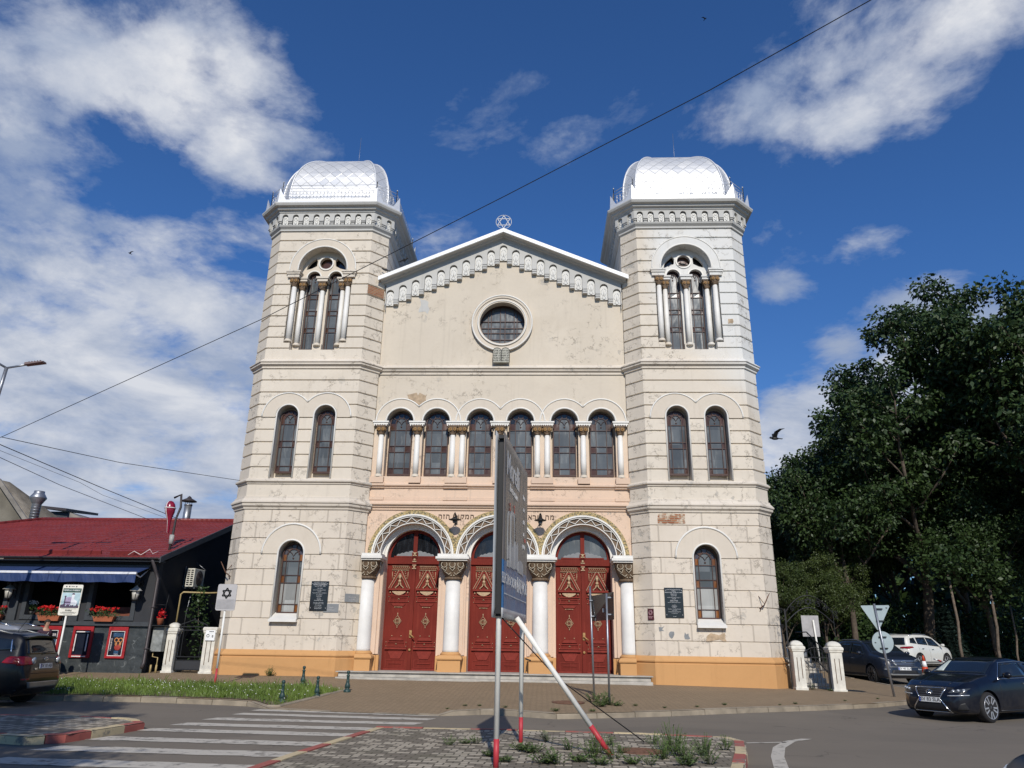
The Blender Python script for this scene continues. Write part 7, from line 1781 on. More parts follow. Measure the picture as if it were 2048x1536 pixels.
# ---- dark saloon on the right
C, patch, line, hit = car('saloon_car', 'dark navy saloon with an hourglass grille, front half showing at the right edge', (0, 0, 0), 0, 1.81,
    [(-2.34, .70), (-2.30, .92), (-2.2, 1.0), (-1.75, 1.06), (-1.45, 1.10), (-.75, 1.36), (-.15, 1.43), (.25, 1.41), (.55, 1.32), (1.12, 1.03), (1.5, .97), (1.95, .87), (2.2, .76), (2.30, .66), (2.34, .55)],
    [(-2.34, .66), (-2.2, .93), (-1.6, 1.0), (-.6, .97), (.8, .92), (1.2, .92), (1.9, .80), (2.2, .68), (2.34, .5)],
    [(-2.34, .70), (-2.22, .86), (-1.9, .96), (-1.2, 1.0), (1.2, 1.0), (1.75, .97), (2.1, .88), (2.26, .74), (2.34, .60)], [(-2.34, .6), (-1.6, .74), (-.7, .66), (.3, .66), (1.1, .82), (1.9, .80), (2.34, .55)], [(-2.34, .34), (-2.1, .22), (1.9, .18), (2.2, .2), (2.34, .28)], (1.44, -1.36), .335, 'paint_navy', spokes=10)
SAL = C
patch('windscreen', 'F', [(-.66, 1.06), (.66, 1.06), (.55, 1.36), (-.55, 1.36)], 'car_glass', .006, 12, 8)
patch('sun_shade', 'F', [(-.62, 1.09), (-.40, 1.09), (-.46, 1.33), (-.53, 1.33)], 'sun_shade', .009, 4, 6, back=.0); 
patch('rear_window', 'B', [(-.6, 1.13), (.6, 1.13), (.52, 1.34), (-.52, 1.34)], 'car_glass')
sides(patch, line, hit, C, [[(-1.25, 1.02), (-.42, 1.0), (-.42, 1.30), (-.95, 1.27)], [(-.36, 1.0), (.82, .97), (.40, 1.28), (-.36, 1.31)]], .25, [(.95, .32, .88), (-.38, .30, .95), (-1.2, .45, .95)], [(-.95, .86), (-.1, .84)])
for v in 'LR': line('window_chrome', v, [(-1.32, 1.0), (-.95, 1.30), (-.35, 1.345), (.40, 1.31), (.88, .96)], .010, 'chrome'); line('window_chrome', v, [(-1.32, .995), (.9, .945)], .008, 'chrome')
mirror(C, hit, .78, .98, 'paint_navy')
g1 = patch('grille', 'F', [(-.24, .50), (.24, .50), (.37, .72), (-.37, .72)], 'car_trim', .006); patch('lower_grille', 'F', [(-.46, .23), (.46, .23), (.24, .50), (-.24, .50)], 'car_trim', .006)
line('grille_chrome', 'F', [(-.38, .73), (.38, .73), (.25, .50), (.47, .22), (-.47, .22), (-.25, .50)], .014, 'chrome', .008, closed=True)
for z in (.56, .61, .66, .70): line('grille_bar', 'F', [(-.27-(z-.5)*.4, z), (.27+(z-.5)*.4, z)], .006, 'rim_dark', .008, par=g1)
p = hit('F', 0, .63, .02); b = MB(); b.tube([p+Vector((0, .075*cos(2*pi*k/18), .052*sin(2*pi*k/18))) for k in range(18)], .008, 5, True); b.tube([p+Vector((0, .02, .045)), p+Vector((0, -.045, -.01)), p+Vector((0, .045, -.014))], .008, 5); b.build('emblem', ['chrome'], C)
plate(C, hit, 'F', 0, .475, 'SV 83 SLA')
for s in (-1, 1):
    patch('headlight', 'F', [(s*.46, .63), (s*.76, .66), (s*.80, .75), (s*.50, .69)], 'light_dark', .008)
    for k in range(3): p = hit('F', s*(.55+.09*k), .685+.01*k, .0); b = MB(); b.ell(p, .03, .035, .03, 10, 6); b.build('headlight_lens', ['light_clear'], C)
    line('daytime_light', 'F', [(s*.44, .575), (s*.62, .585), (s*.80, .60)], .012, 'light_clear', .006)
    patch('side_intake', 'F', [(s*.58, .26), (s*.78, .28), (s*.74, .44), (s*.66, .40)], 'car_trim', .004); patch('tail_light', 'B', [(s*.42, .82), (s*.76, .82), (s*.74, .94), (s*.46, .92)], 'light_red')
line('bonnet_gap', 'T', [(1.16, -.74), (2.05, -.60)], .005, 'car_trim', .0); line('bonnet_gap', 'T', [(1.16, .74), (2.05, .60)], .005, 'car_trim', .0)
for s in (-1, 1): line('bonnet_crease', 'T', [(1.2, s*.48), (2.1, s*.36)], .010, 'paint_navy', -.002)
sp_ = Vector((13.28, -7.55)); hd = radians(180+30)     # nose towards the viewer's left
SAL.location = (12.92, -7.30, 0); SAL.rotation_euler = (0, 0, radians(211))

# ---- mid-size off-roaders
def suv(name, lab, loc, head, paint, H=1.66, kind='a', rim='rim_alloy', group=None, Lr=0):
    k = H/1.66
    zt = [(-2.22, .62), (-2.20, .98), (-2.10, 1.10), (-2.02, 1.32), (-1.92, 1.52), (-1.78, 1.60), (-1.2, 1.655), (-.3, 1.66), (.3, 1.62), (.55, 1.55), (1.22, 1.15), (1.6, 1.10), (1.95, 1.02), (2.14, .90), (2.21, .74), (2.235, .5)]
    return car(name, lab, loc, head, 1.85, [(x, z*k) for x, z in zt], [(-2.22, .6), (-2.1, 1.02*k), (-1.2, 1.12*k), (.8, 1.03*k), (1.3, 1.02), (1.95, .92), (2.14, .78), (2.235, .45)],
        [(-2.22, .76), (-2.14, .90), (-1.9, .97), (-1.2, 1.), (1.3, 1.), (1.8, .96), (2.08, .87), (2.2, .74), (2.235, .6)], [(-2.22, .66), (-1.9, .70), (-.8, .73), (.4, .72), (1.2, .84), (1.9, .80), (2.235, .55)], [(-2.22, .42), (-2.0, .27), (1.85, .22), (2.1, .24), (2.235, .36)], (1.33, -1.33), .36, paint, spokes=5 if kind != 'a' else 10, rim=rim, group=group)
def suv_common(C, patch, line, hit, paint, k=1.):
    patch('windscreen', 'F', [(-.70, 1.20*k), (.70, 1.20*k), (.60, 1.53*k), (-.60, 1.53*k)], 'car_glass', .006, 12, 8)
    patch('rear_window', 'B', [(-.64, 1.14*k), (.64, 1.14*k), (.56, 1.49*k), (-.56, 1.49*k)], 'car_glass', .006, 12, 8)
    sides(patch, line, hit, C, [[(-1.85, 1.24*k), (-1.32, 1.20*k), (-1.32, 1.50*k), (-1.70, 1.46*k)], [(-1.26, 1.19*k), (-.30, 1.15*k), (-.30, 1.53*k), (-1.20, 1.51*k)], [(-.23, 1.14*k), (.92, 1.08*k), (.45, 1.48*k), (-.23, 1.53*k)]], .36, [(1.0, .42, 1.0), (-.26, .40, 1.08), (-1.25, .55, 1.12)], [(-.95, .98*k), (.0, .95*k)])
    mirror(C, hit, .85, 1.10*k, paint)
    for v, s in (('L', 1), ('R', -1)):
        b = MB(); P = [hit('T', x, s*.60, .045) for x in (-1.6, -1.2, -.6, 0, .35)]; P[0].z -= .05; P[-1].z -= .05; b.tube(P, .018, 6); b.build('roof_rail', ['chrome' if paint != 'paint_black' else 'skid_silver'], C)
# blue-black one facing us
C, patch, line, hit = suv('off_road_car', 'blue-black off-roader facing the street beside the gate, with a three-bar chrome grille', (15.72, 4.75+1.33, .26), radians(-83.5), 'paint_slate', rim='rim_dark')
suv_common(C, patch, line, hit, 'paint_slate'); b_ = C
g = patch('grille', 'F', [(-.40, .70), (.40, .70), (.50, .90), (-.50, .90)], 'car_trim', .006)
for z in (.73, .79, .85, .895): line('grille_bar', 'F', [(-.42-(z-.7)*.45, z), (.42+(z-.7)*.45, z)], .020, 'chrome', .014, par=g)
p = hit('F', 0, .83, .03); b = MB(); b.tube([p+Vector((0, .085*cos(2*pi*k/18), .045*sin(2*pi*k/18))) for k in range(18)], .009, 5, True); b.bar(p+Vector((0, -.04, -.03)), p+Vector((0, -.02, .03)), .012, .012); b.bar(p+Vector((0, .02, -.03)), p+Vector((0, .04, .03)), .012, .012); b.bar(p+Vector((0, -.03, -.005)), p+Vector((0, .03, .005)), .01, .01); b.build('emblem', ['chrome'], C)
for s in (-1, 1):
    patch('headlight', 'F', [(s*.50, .84), (s*.74, .90), (s*.80, .98), (s*.53, .90)], 'light_dark', .008); line('headlight_edge', 'F', [(s*.52, .905), (s*.80, .985)], .010, 'light_clear', .01)
    patch('fog_light', 'F', [(s*.58, .56), (s*.76, .57), (s*.76, .66), (s*.62, .64)], 'light_dark'); line('daytime_light', 'F', [(s*.58, .56), (s*.77, .57)], .014, 'light_clear', .008)
patch('lower_grille', 'F', [(-.55, .42), (.55, .42), (.5, .54), (-.5, .54)], 'car_trim'); patch('skid_plate', 'F', [(-.6, .34), (.6, .34), (.66, .40), (-.66, .40)], 'skid_silver', .012); line('bumper_strip', 'F', [(-.74, .655), (.74, .655)], .012, 'skid_silver', .004)
plate(C, hit, 'F', 0, .595, 'SV 40 SLA')
patch('side_step', 'R', [(-1.0, .27), (1.0, .27), (1.0, .31), (-1.0, .31)], 'skid_silver', .02)
# white one, seen from behind
C, patch, line, hit = suv('off_road_car', 'white off-roader seen from behind at the edge of the park, beyond the traffic cone', (21.3, 14.2, .62), radians(37), 'paint_white', 1.69, 'b')
suv_common(C, patch, line, hit, 'paint_white', 1.69/1.66)
for s in (-1, 1): patch('tail_light', 'B', [(s*.40, 1.0), (s*.84, .98), (s*.82, 1.10), (s*.42, 1.06)], 'light_red', .012)
for v in 'LR': patch('tail_light', v, [(-2.12, 1.0), (-1.72, 1.03), (-1.80, 1.10), (-2.1, 1.09)], 'light_red', .010); line('arch_trim', v, [(-1.33+.44*cos(a), .36+.44*sin(a)) for a in [pi*k/10 for k in range(11)]], .03, 'car_trim'); line('arch_trim', v, [(1.33+.44*cos(a), .36+.44*sin(a)) for a in [pi*k/10 for k in range(11)]], .03, 'car_trim')
patch('bumper', 'B', [(-.78, .50), (.78, .50), (.78, .70), (-.78, .70)], 'car_trim', .012); plate(C, hit, 'B', 0, .86, 'SV 12 RAD')
# black one seen from behind on the left
C, patch, line, hit = suv('off_road_car', 'black off-roader driving away to the left, tail light and rear window showing', (-12.75, -9.15, 0), radians(184), 'paint_black', 1.70, 'b')
KU = C; suv_common(C, patch, line, hit, 'paint_black', 1.70/1.66)
for s in (-1, 1): patch('tail_light', 'B', [(s*.52, .94), (s*.86, .92), (s*.84, 1.12), (s*.56, 1.10)], 'light_red', .014); p = hit('B', s*.53, 1.02, .012); b = MB(); b.lathe([(.075, -.02), (.07, .012), (.01, .02)], tuple(p), 14, 'X'); b.build('reversing_light', ['light_clear'], C)
for v in 'LR': patch('tail_light', v, [(-2.16, .93), (-1.66, .98), (-1.74, 1.10), (-2.14, 1.13)], 'light_red', .012); line('window_chrome', v, [(-1.78, 1.20), (-1.68, 1.50)], .02, 'chrome')
patch('bumper_insert', 'B', [(-.62, .42), (.62, .42), (.70, .55), (-.70, .55)], 'skid_silver', .014); line('bumper_gap', 'B', [(-.86, .74), (.86, .74)], .008, 'car_trim'); line('tailgate_gap', 'B', [(-.70, .76), (-.72, 1.1), (-.62, 1.5)], .006, 'car_trim', 0); line('tailgate_gap', 'B', [(.70, .76), (.72, 1.1), (.62, 1.5)], .006, 'car_trim', 0)
patch('reflector', 'B', [(-.82, .60), (-.60, .60), (-.60, .63), (-.82, .63)], 'light_red'); patch('reflector', 'B', [(.60, .60), (.82, .60), (.82, .63), (.60, .63)], 'light_red')
plate(C, hit, 'B', 0, .90, 'SV 18 ABF')
p = hit('B', 0, 1.05, .015); b = MB(); b.tube([p+Vector((0, .075*cos(2*pi*k/18), .034*sin(2*pi*k/18))) for k in range(18)], .009, 5, True); b.tube([p+Vector((0, .05, -.005)), p+Vector((0, .02, .012)), p+Vector((0, -.01, -.01)), p+Vector((0, -.045, .01))], .006, 4); b.build('emblem', ['chrome'], C)
b = MB(); P = [hit('T', -1.86, y, .0) for y in (-.62, -.3, 0, .3, .62)]; b.rings([[q+Vector((.12, 0, .02)), q+Vector((-.16, 0, -.01)), q+Vector((-.14, 0, -.05)), q+Vector((.1, 0, -.03))] for q in P]); b.build('roof_spoiler', ['paint_black'], C)
text_at(C, hit, 'B', .42, .84, '4x4', .07, 'chrome', 'badge'); b = MB(); q = hit('B', .05, 1.17, .02); b.tube([q, q+Vector((-.01, -.25, .05)), q+Vector((-.0, -.45, .04))], .010, 4); b.build('rear_wiper', ['car_trim'], C)
b = MB(); q = hit('T', -1.35, 0, 0); b.tube([q, q+Vector((-.35, 0, .55))], .006, 4); b.build('aerial', ['car_trim'], C)
# silver hatchback behind it, only its roof showing
C, patch, line, hit = suv('hatchback_car', 'silver car behind the black off-roader, only its curved roof showing', (-16.9, -3.0, gz(-16.9, -3.0)), radians(176), 'paint_silver', 1.62, 'b')
suv_common(C, patch, line, hit, 'paint_silver', 1.62/1.66)
for s in (-1, 1): patch('tail_light', 'B', [(s*.56, .94), (s*.86, .92), (s*.78, 1.30), (s*.60, 1.28)], 'light_red', .014)
plate(C, hit, 'B', 0, .86, 'SV 07 TUR')
# silver car seen through the iron gate
C, patch, line, hit = suv('estate_car', 'silver car parked far behind the iron gate, seen between its bars', (15.2, 19.5, .7), radians(-60), 'paint_silver', 1.5, 'b')
suv_common(C, patch, line, hit, 'paint_silver', 1.5/1.66); patch('headlight', 'F', [(-.50, .80), (-.78, .84), (-.80, .92), (-.5, .88)], 'light_clear'); patch('headlight', 'F', [(.50, .80), (.78, .84), (.80, .92), (.5, .88)], 'light_clear')
patch('grille', 'F', [(-.4, .6), (.4, .6), (.42, .8), (-.42, .8)], 'car_trim')
# nose of a blue car in the near right corner
C, patch, line, hit = car('saloon_car', 'dark blue car cut off by the bottom right corner, only its bonnet edge showing', (0, 0, 0), 0, 1.80,
    [(-2.2, .70), (-2.1, 1.0), (-1.5, 1.08), (-.75, 1.38), (-.1, 1.45), (.45, 1.38), (1.15, 1.02), (1.6, .97), (1.95, .88), (2.15, .72), (2.2, .5)], [(-2.2, .6), (-1.5, 1.0), (.8, .95), (1.2, .93), (1.9, .8), (2.2, .45)], [(-2.2, .74), (-1.9, .95), (-1.2, 1.), (1.2, 1.), (1.8, .95), (2.1, .82), (2.2, .6)], [(-2.2, .6), (-.7, .68), (.3, .68), (1.1, .84), (2.2, .55)], [(-2.2, .34), (-1.9, .22), (1.9, .2), (2.2, .3)], (1.35, -1.3), .32, 'paint_blue', spokes=5)
patch('windscreen', 'F', [(-.68, 1.06), (.68, 1.06), (.56, 1.38), (-.56, 1.38)], 'car_glass', .006, 12, 8); sides(patch, line, hit, C, [[(-1.2, 1.03), (-.4, 1.01), (-.4, 1.32), (-.9, 1.29)], [(-.34, 1.01), (.85, .98), (.42, 1.3), (-.34, 1.33)]], .25, [(.95, .32, .9), (-.37, .3, .98)], [(-.95, .88), (-.1, .86)]); mirror(C, hit, .8, 1.0, 'paint_blue')
for s in (-1, 1): patch('headlight', 'F', [(s*.45, .70), (s*.76, .72), (s*.78, .84), (s*.46, .80)], 'light_clear')
plate(C, hit, 'F', 0, .45, 'SV 21 MAR')
C.location = (6.85, -22.95, 0); C.rotation_euler = (0, 0, radians(163))

# ================================================================ traffic cone, barrier, gate and steps on the right
simple('cone_orange', (.55, .06, .02), .5, var=.1); simple('barrier_red', (.40, .04, .03), .5)
cp = onY(1850, 1338, 9.6); K = thing('traffic_cone', 'orange traffic cone with a white band beside the blue-black off-roader', 'cone', (cp.x, 9.6, road_h(0, 9.6)))
b = MB(); b.mi = 0; b.box(-.20, .20, -.20, .20, 0, .03); b.lathe([(.15, .03), (.115, .25)], n=18); b.lathe([(.075, .50), (.03, .74), (.02, .75)], n=18); b.mi = 1; b.lathe([(.117, .25), (.077, .50)], n=18); b.build('cone_body', ['cone_orange', 'text_white'], K)
q0, q1 = onY(1868, 1318, 10.5), onY(1915, 1333, 9.3); P = thing('barrier_pole', 'slanting red and white barrier pole behind the dark saloon', 'barrier', tuple(q1)); b = MB()
for k in range(6): b.mi = k % 2; b.cyl(q0.lerp(q1, k/6)-q1, q0.lerp(q1, (k+1)/6)-q1, .035, n=8)
b.build('pole', ['text_white', 'barrier_red'], P); b = MB(); b.box(-.1, .1, -.1, .1, road_h(0, 9.3)-q1.z, .06); b.build('stand', ['car_trim'], P)
GPc = 'fluted gateposts of the iron gate'
gatepost('gatepost', 10.36, -.75, .36, 1.52, 'white fluted gatepost next to the park-side tower', zb=.27); gatepost('gatepost', 11.62, -.72, .40, 1.56, 'white fluted gatepost away from the tower, beside the blue-black car', zb=.22)
G = thing('iron_gate', 'wrought iron gate with vertical bars and scrolls between the fluted posts', 'gate', (10.98, -.7, .24))
b = MB()
for k in range(7): x = -.38+.76*k/6; b.box(x-.008, x+.008, -.008, .008, .05, 1.10 + .22*(1-((k-3)/3)**2))
for z in (.10, .62, 1.02): b.box(-.42, .42, -.012, .012, z, z+.025)
for x in (-.42, .42): b.box(x-.02, x+.02, -.02, .02, .0, 1.18)
b.tube([(-.42+.84*k/14, 0, 1.12+.24*sin(pi*k/14)) for k in range(15)], .014, 5); b.build('frame', ['iron_black'], G)
def scroll(b, c, r, s, r0=.0, tu=.010, turns=1.4, n=22, fl=1):
    b.tube([(c[0]+s*(r*(1-.8*k/n))*cos(fl*2*pi*turns*k/n), c[1], c[2]+(r*(1-.8*k/n))*sin(fl*2*pi*turns*k/n)) for k in range(n+1)], tu, 4)
b = MB()
for x in (-.30, -.12, .06, .24): scroll(b, (x+.03, 0, .86), .075, 1); scroll(b, (x+.03, 0, .72), .06, -1)
b.build('scrollwork', ['iron_black'], G)
A_ = thing('gate_arch', 'wrought iron arch with scrolls and a six-pointed star above the iron gate', 'arch', (10.98, -.62, .24)); 
b = MB(); b.box(-.86, -.82, -.02, .02, .0, 2.62); b.build('upright', ['iron_black'], A_); b = MB(); b.box(.80, .815, -.008, .008, 1.55, 2.62); b.build('upright', ['iron_black'], A_)
ao2 = [(-.86+1.70*k/24, 0, 2.12+.55*sin(pi*k/24)) for k in range(25)]; au = [(-.86+1.70*k/24, 0, 2.42+.66*sin(pi*k/24)**.8) for k in range(25)]
b = MB(); b.tube(ao2, .020, 6); b.tube(au, .016, 6); b.tube([(0, 0, 3.05), (0, 0, 3.28)], .012, 5); b.ell((0, 0, 3.16), .03, .03, .04, 6, 4); b.build('arch_rail', ['iron_black'], A_)
b = MB()
for s in (-1, 1):
    scroll(b, (s*.34, 0, 2.78), .12, s); scroll(b, (s*.56, 0, 2.62), .09, -s); scroll(b, (s*.20, 0, 2.86), .07, -s); b.tube([(s*.42, 0, 2.64), (s*.30, 0, 2.95)], .010, 4); b.tube([(s*.62, 0, 2.5), (s*.60, 0, 2.82)], .010, 4)
scroll(b, (-.98, 0, 2.55), .10, 1); scroll(b, (-1.0, 0, 2.30), .08, -1); scroll(b, (-.98, 0, 2.02), .08, 1); b.tube([(-1.02, 0, 2.2), (-1.0, 0, .9), (-.98, 0, .75)], .010, 4); scroll(b, (-.94, 0, .95), .09, 1); scroll(b, (-.94, 0, .70), .08, -1); scroll(b, (.90, 0, 2.5), .08, 1); scroll(b, (.92, 0, 2.35), .06, -1)
b.build('scrollwork', ['iron_black'], A_)
b = MB()
for a0 in (pi/2, -pi/2):
    p = [(.13*cos(a0+2*pi*k/3), 0, 2.88+.13*sin(a0+2*pi*k/3)) for k in range(3)]
    for k in range(3): b.bar(p[k], p[(k+1) % 3], .018, .014, (0, 1, 0))
b.build('star_emblem', ['iron_black'], A_)
ST = thing('entrance_steps', 'grey stone steps rising behind the iron gate along the tower', 'steps', (11.0, .2, .25)); b = MB()
for k in range(6): b.box(-.85, .72, .05+.32*k, 3.4, -.3 if k == 0 else .16*k-.02, .16*(k+1))
b.build('step', ['stone_step'], ST)
HR = thing('handrail', 'black iron handrail sloping up the steps behind the gate', 'railing', (11.75, .2, .25)); b = MB()
for z in (.25, .95): b.tube([(0, -.5, z), (0, 2.0, z+.95), (-.1, 3.0, z+.95)], .022, 6)
b.build('rail', ['iron_black'], HR); b = MB()
for k in range(16): y = -.45+.16*k; z = .25+(y+.5)*.38; b.cyl((0, y, z), (0, y, z+.7), .009, n=4)
b.build('baluster', ['iron_black'], HR)
b = MB()
for k in range(8): y = -.3+.3*k; z = .6+(y+.5)*.38; b.tube([(0, y+.09*cos(a), z+.11*sin(a)) for a in [2*pi*j/12 for j in range(12)]], .009, 4, True)
b.build('scrollwork', ['iron_black'], HR)
sg = onY(1640, 1318, 3.4); S = thing('pole_sign', 'grey board seen from behind on a white post, framed by the gate arch', 'sign', (sg.x, 3.4, sg.z-.2)); tp = onY(1626, 1240, 3.4)
b = MB(); b.cyl((0, 0, -.2), tuple(tp-Vector((sg.x, 3.4, sg.z-.2))), .035, n=10); b.build('post', ['post_white'], S)
c = onY(1622, 1252, 3.4)-Vector((sg.x, 3.4, sg.z-.2)); b = MB(); b.box(c.x-.34, c.x+.34, .05, .07, c.z-.40, c.z+.40); b.build('sign_plate', ['sign_grey_dark'], S)
# ================================================================ pedestrian behind the black car
simple('skin', (.42, .24, .16), .55, var=.08); simple('hair', (.03, .02, .012), .7, var=.3, scale=30); simple('shirt_dark', (.045, .02, .035), .85, var=.2); simple('trousers', (.02, .025, .04), .85, var=.2); simple('strap', (.40, .38, .35), .7); simple('shoe', (.03, .025, .02), .6); simple('eye_dark', (.02, .015, .01), .3)
px_, py_ = -14.68, -3.0; pz_ = gz(px_, py_)
PM = thing('person', 'person with short dark hair, dark top and pale shoulder strap, behind the cars', 'person', (px_, py_, pz_), radians(-35))
def skin_body(name, joints, edges, mat, par, root=0, sub=2):
    me = bpy.data.meshes.new(name); me.from_pydata([j[0] for j in joints], edges, []); me.materials.append(MATS[mat]); o = bpy.data.objects.new(name, me); COL.objects.link(o)
    m = o.modifiers.new('skin', 'SKIN'); sv = me.skin_vertices[0].data if me.skin_vertices else None
    if sv is None: me.attributes; 
    for i, j in enumerate(joints): sv[i].radius = (j[1], j[2] if len(j) > 2 else j[1]); sv[i].use_root = (i == root)
    s = o.modifiers.new('sub', 'SUBSURF'); s.levels = sub; s.render_levels = sub
    dg = bpy.context.evaluated_depsgraph_get(); r = bpy.data.meshes.new_from_object(o.evaluated_get(dg)); bpy.data.objects.remove(o)
    for p in r.polygons: p.use_smooth = True
    if not r.materials: r.materials.append(MATS[mat])
    return inst(r, name, par)
def mk_person():
    # walking towards +x, head bent down, phone hand in front; y to the left
    J = [((0, 0, .95), .135, .12), ((0, 0, 1.12), .125, .105), ((.01, 0, 1.30), .15, .115), ((.02, 0, 1.42), .11, .09), ((.045, 0, 1.52), .055, .055), ((.075, 0, 1.60), .075, .075), ((.085, 0, 1.69), .088, .08), ((.075, 0, 1.745), .06, .06)]
    E = [(0, 1), (1, 2), (2, 3), (3, 4), (4, 5), (5, 6), (6, 7)]
    def chain(start, pts):
        p = start
        for q in pts: J.append(q); E.append((p, len(J)-1)); p = len(J)-1
        return p
    for s in (-1, 1):
        chain(3, [((.0, s*.17, 1.40), .06), ((-.02, s*.22, 1.13) if s > 0 else (.02, s*.23, 1.14), .045), ((.17, s*.17, 1.02) if s > 0 else (.18, s*.16, 1.08), .033), ((.24, s*.13, 1.05), .026)])
        f = .22 if s > 0 else -.16
        chain(0, [((.02, s*.10, .88), .095), ((f*.55+.05, s*.10, .50), .062), ((f-.02, s*.09, .12), .042), ((f+.02, s*.09, .045), .04), ((f+.16, s*.10, .03), .033)])
    body = skin_body('body', J, E, 'skin', PM)
    # clothes as shells that follow the body
    K = [(J[0][0], .15, .135), (J[1][0], .142, .122), (J[2][0], .168, .13), (J[3][0], .128, .104), ((.04, 0, 1.49), .078, .078)]; F = [(0, 1), (1, 2), (2, 3), (3, 4)]
    for s in (-1, 1):
        K.append(((.0, s*.17, 1.40), .076)); F.append((3, len(K)-1)); K.append(((-.01, s*.205, 1.22), .062)); F.append((len(K)-2, len(K)-1))
    skin_body('shirt', K, F, 'shirt_dark', PM)
    K = [((0, 0, .97), .15, .135)]; F = []
    for s in (-1, 1):
        f = .22 if s > 0 else -.16; p = 0
        for q in (((.02, s*.10, .87), .108), ((f*.55+.05, s*.10, .50), .078), ((f-.02, s*.09, .14), .06)): K.append(q); F.append((p, len(K)-1)); p = len(K)-1
    skin_body('trousers', K, F, 'trousers', PM)
    for s in (-1, 1):
        f = .22 if s > 0 else -.16; b = MB(); b.ell((f+.07, s*.095, .045), .15, .055, .05, 12, 6); b.build('shoe', ['shoe'], PM)
    # hands: palm, four fingers and a thumb
    for s in (-1, 1):
        w = Vector((.25, s*.125, 1.06)); h = MB(); h.ell(w+Vector((.035, 0, .005)), .048, .018, .036, 10, 6)
        for k in range(4): q = w+Vector((.075, 0, .030-.02*k)); L_ = (.055, .065, .06, .048)[k]; h.tube([q, q+Vector((L_*.6, -s*.012, .004)), q+Vector((L_*.85, -s*.035, 0)), q+Vector((L_*.7, -s*.05, 0))], [.0085, .008, .0075, .006], 6)
        h.tube([w+Vector((.02, 0, .03)), w+Vector((.045, -s*.02, .055)), w+Vector((.075, -s*.035, .05))], [.011, .0095, .007], 6); h.build('hand', ['skin'], PM)
    # face, ears, hair
    b = MB(); c = Vector((.09, 0, 1.665))
    b.cyl(c+Vector((.075, 0, .015)), c+Vector((.105, 0, -.03)), .011, .017, 8); 
    for s in (-1, 1): b.ell(c+Vector((-.005, s*.082, -.005)), .018, .01, .03, 8, 6)
    b.tube([c+Vector((.078, -.024, -.062)), c+Vector((.086, 0, -.06)), c+Vector((.078, .024, -.062))], .007, 5); b.build('face_features', ['skin'], PM)
    b = MB()
    for s in (-1, 1): b.ell(c+Vector((.078, s*.033, .012)), .008, .013, .008, 8, 6); b.tube([c+Vector((.076, s*.018, .034)), c+Vector((.078, s*.05, .034))], .005, 4)
    b.build('eyes', ['eye_dark'], PM)
    b = MB(); random.seed(6); b.smooth = True
    rs = []
    for j in range(8):
        t = j/7*pi*.52; rs.append([Vector((.07, 0, 1.685))+Vector(((.105+.006*sin(5*a))*sin(pi*.52-t+.0)*cos(a)*(1 if cos(a) < .2 else .86), .098*sin(pi*.52-t)*sin(a), .105*cos(pi*.52-t)+(.035 if cos(a) > .5 and j == 0 else -.045*(j == 0)))) for a in [2*pi*k/18 for k in range(18)]])
    b.rings(rs); b.build('hair', ['hair'], PM)
    b = MB(); P = [(.02, .15, 1.47), (.13, .06, 1.36), (.155, -.04, 1.22), (.10, -.155, 1.03)]; Q = [(.02, .15, 1.47), (-.10, .08, 1.38), (-.14, -.02, 1.22), (-.06, -.16, 1.03)]
    for pts in (P, Q): b.tube(pts, .016, 5)
    b.build('strap', ['strap'], PM); b = MB(); b.box(-.10, .12, -.25, -.16, .86, 1.08); b.build('shoulder_bag', ['strap'], PM, bevel=.02)
mk_person()
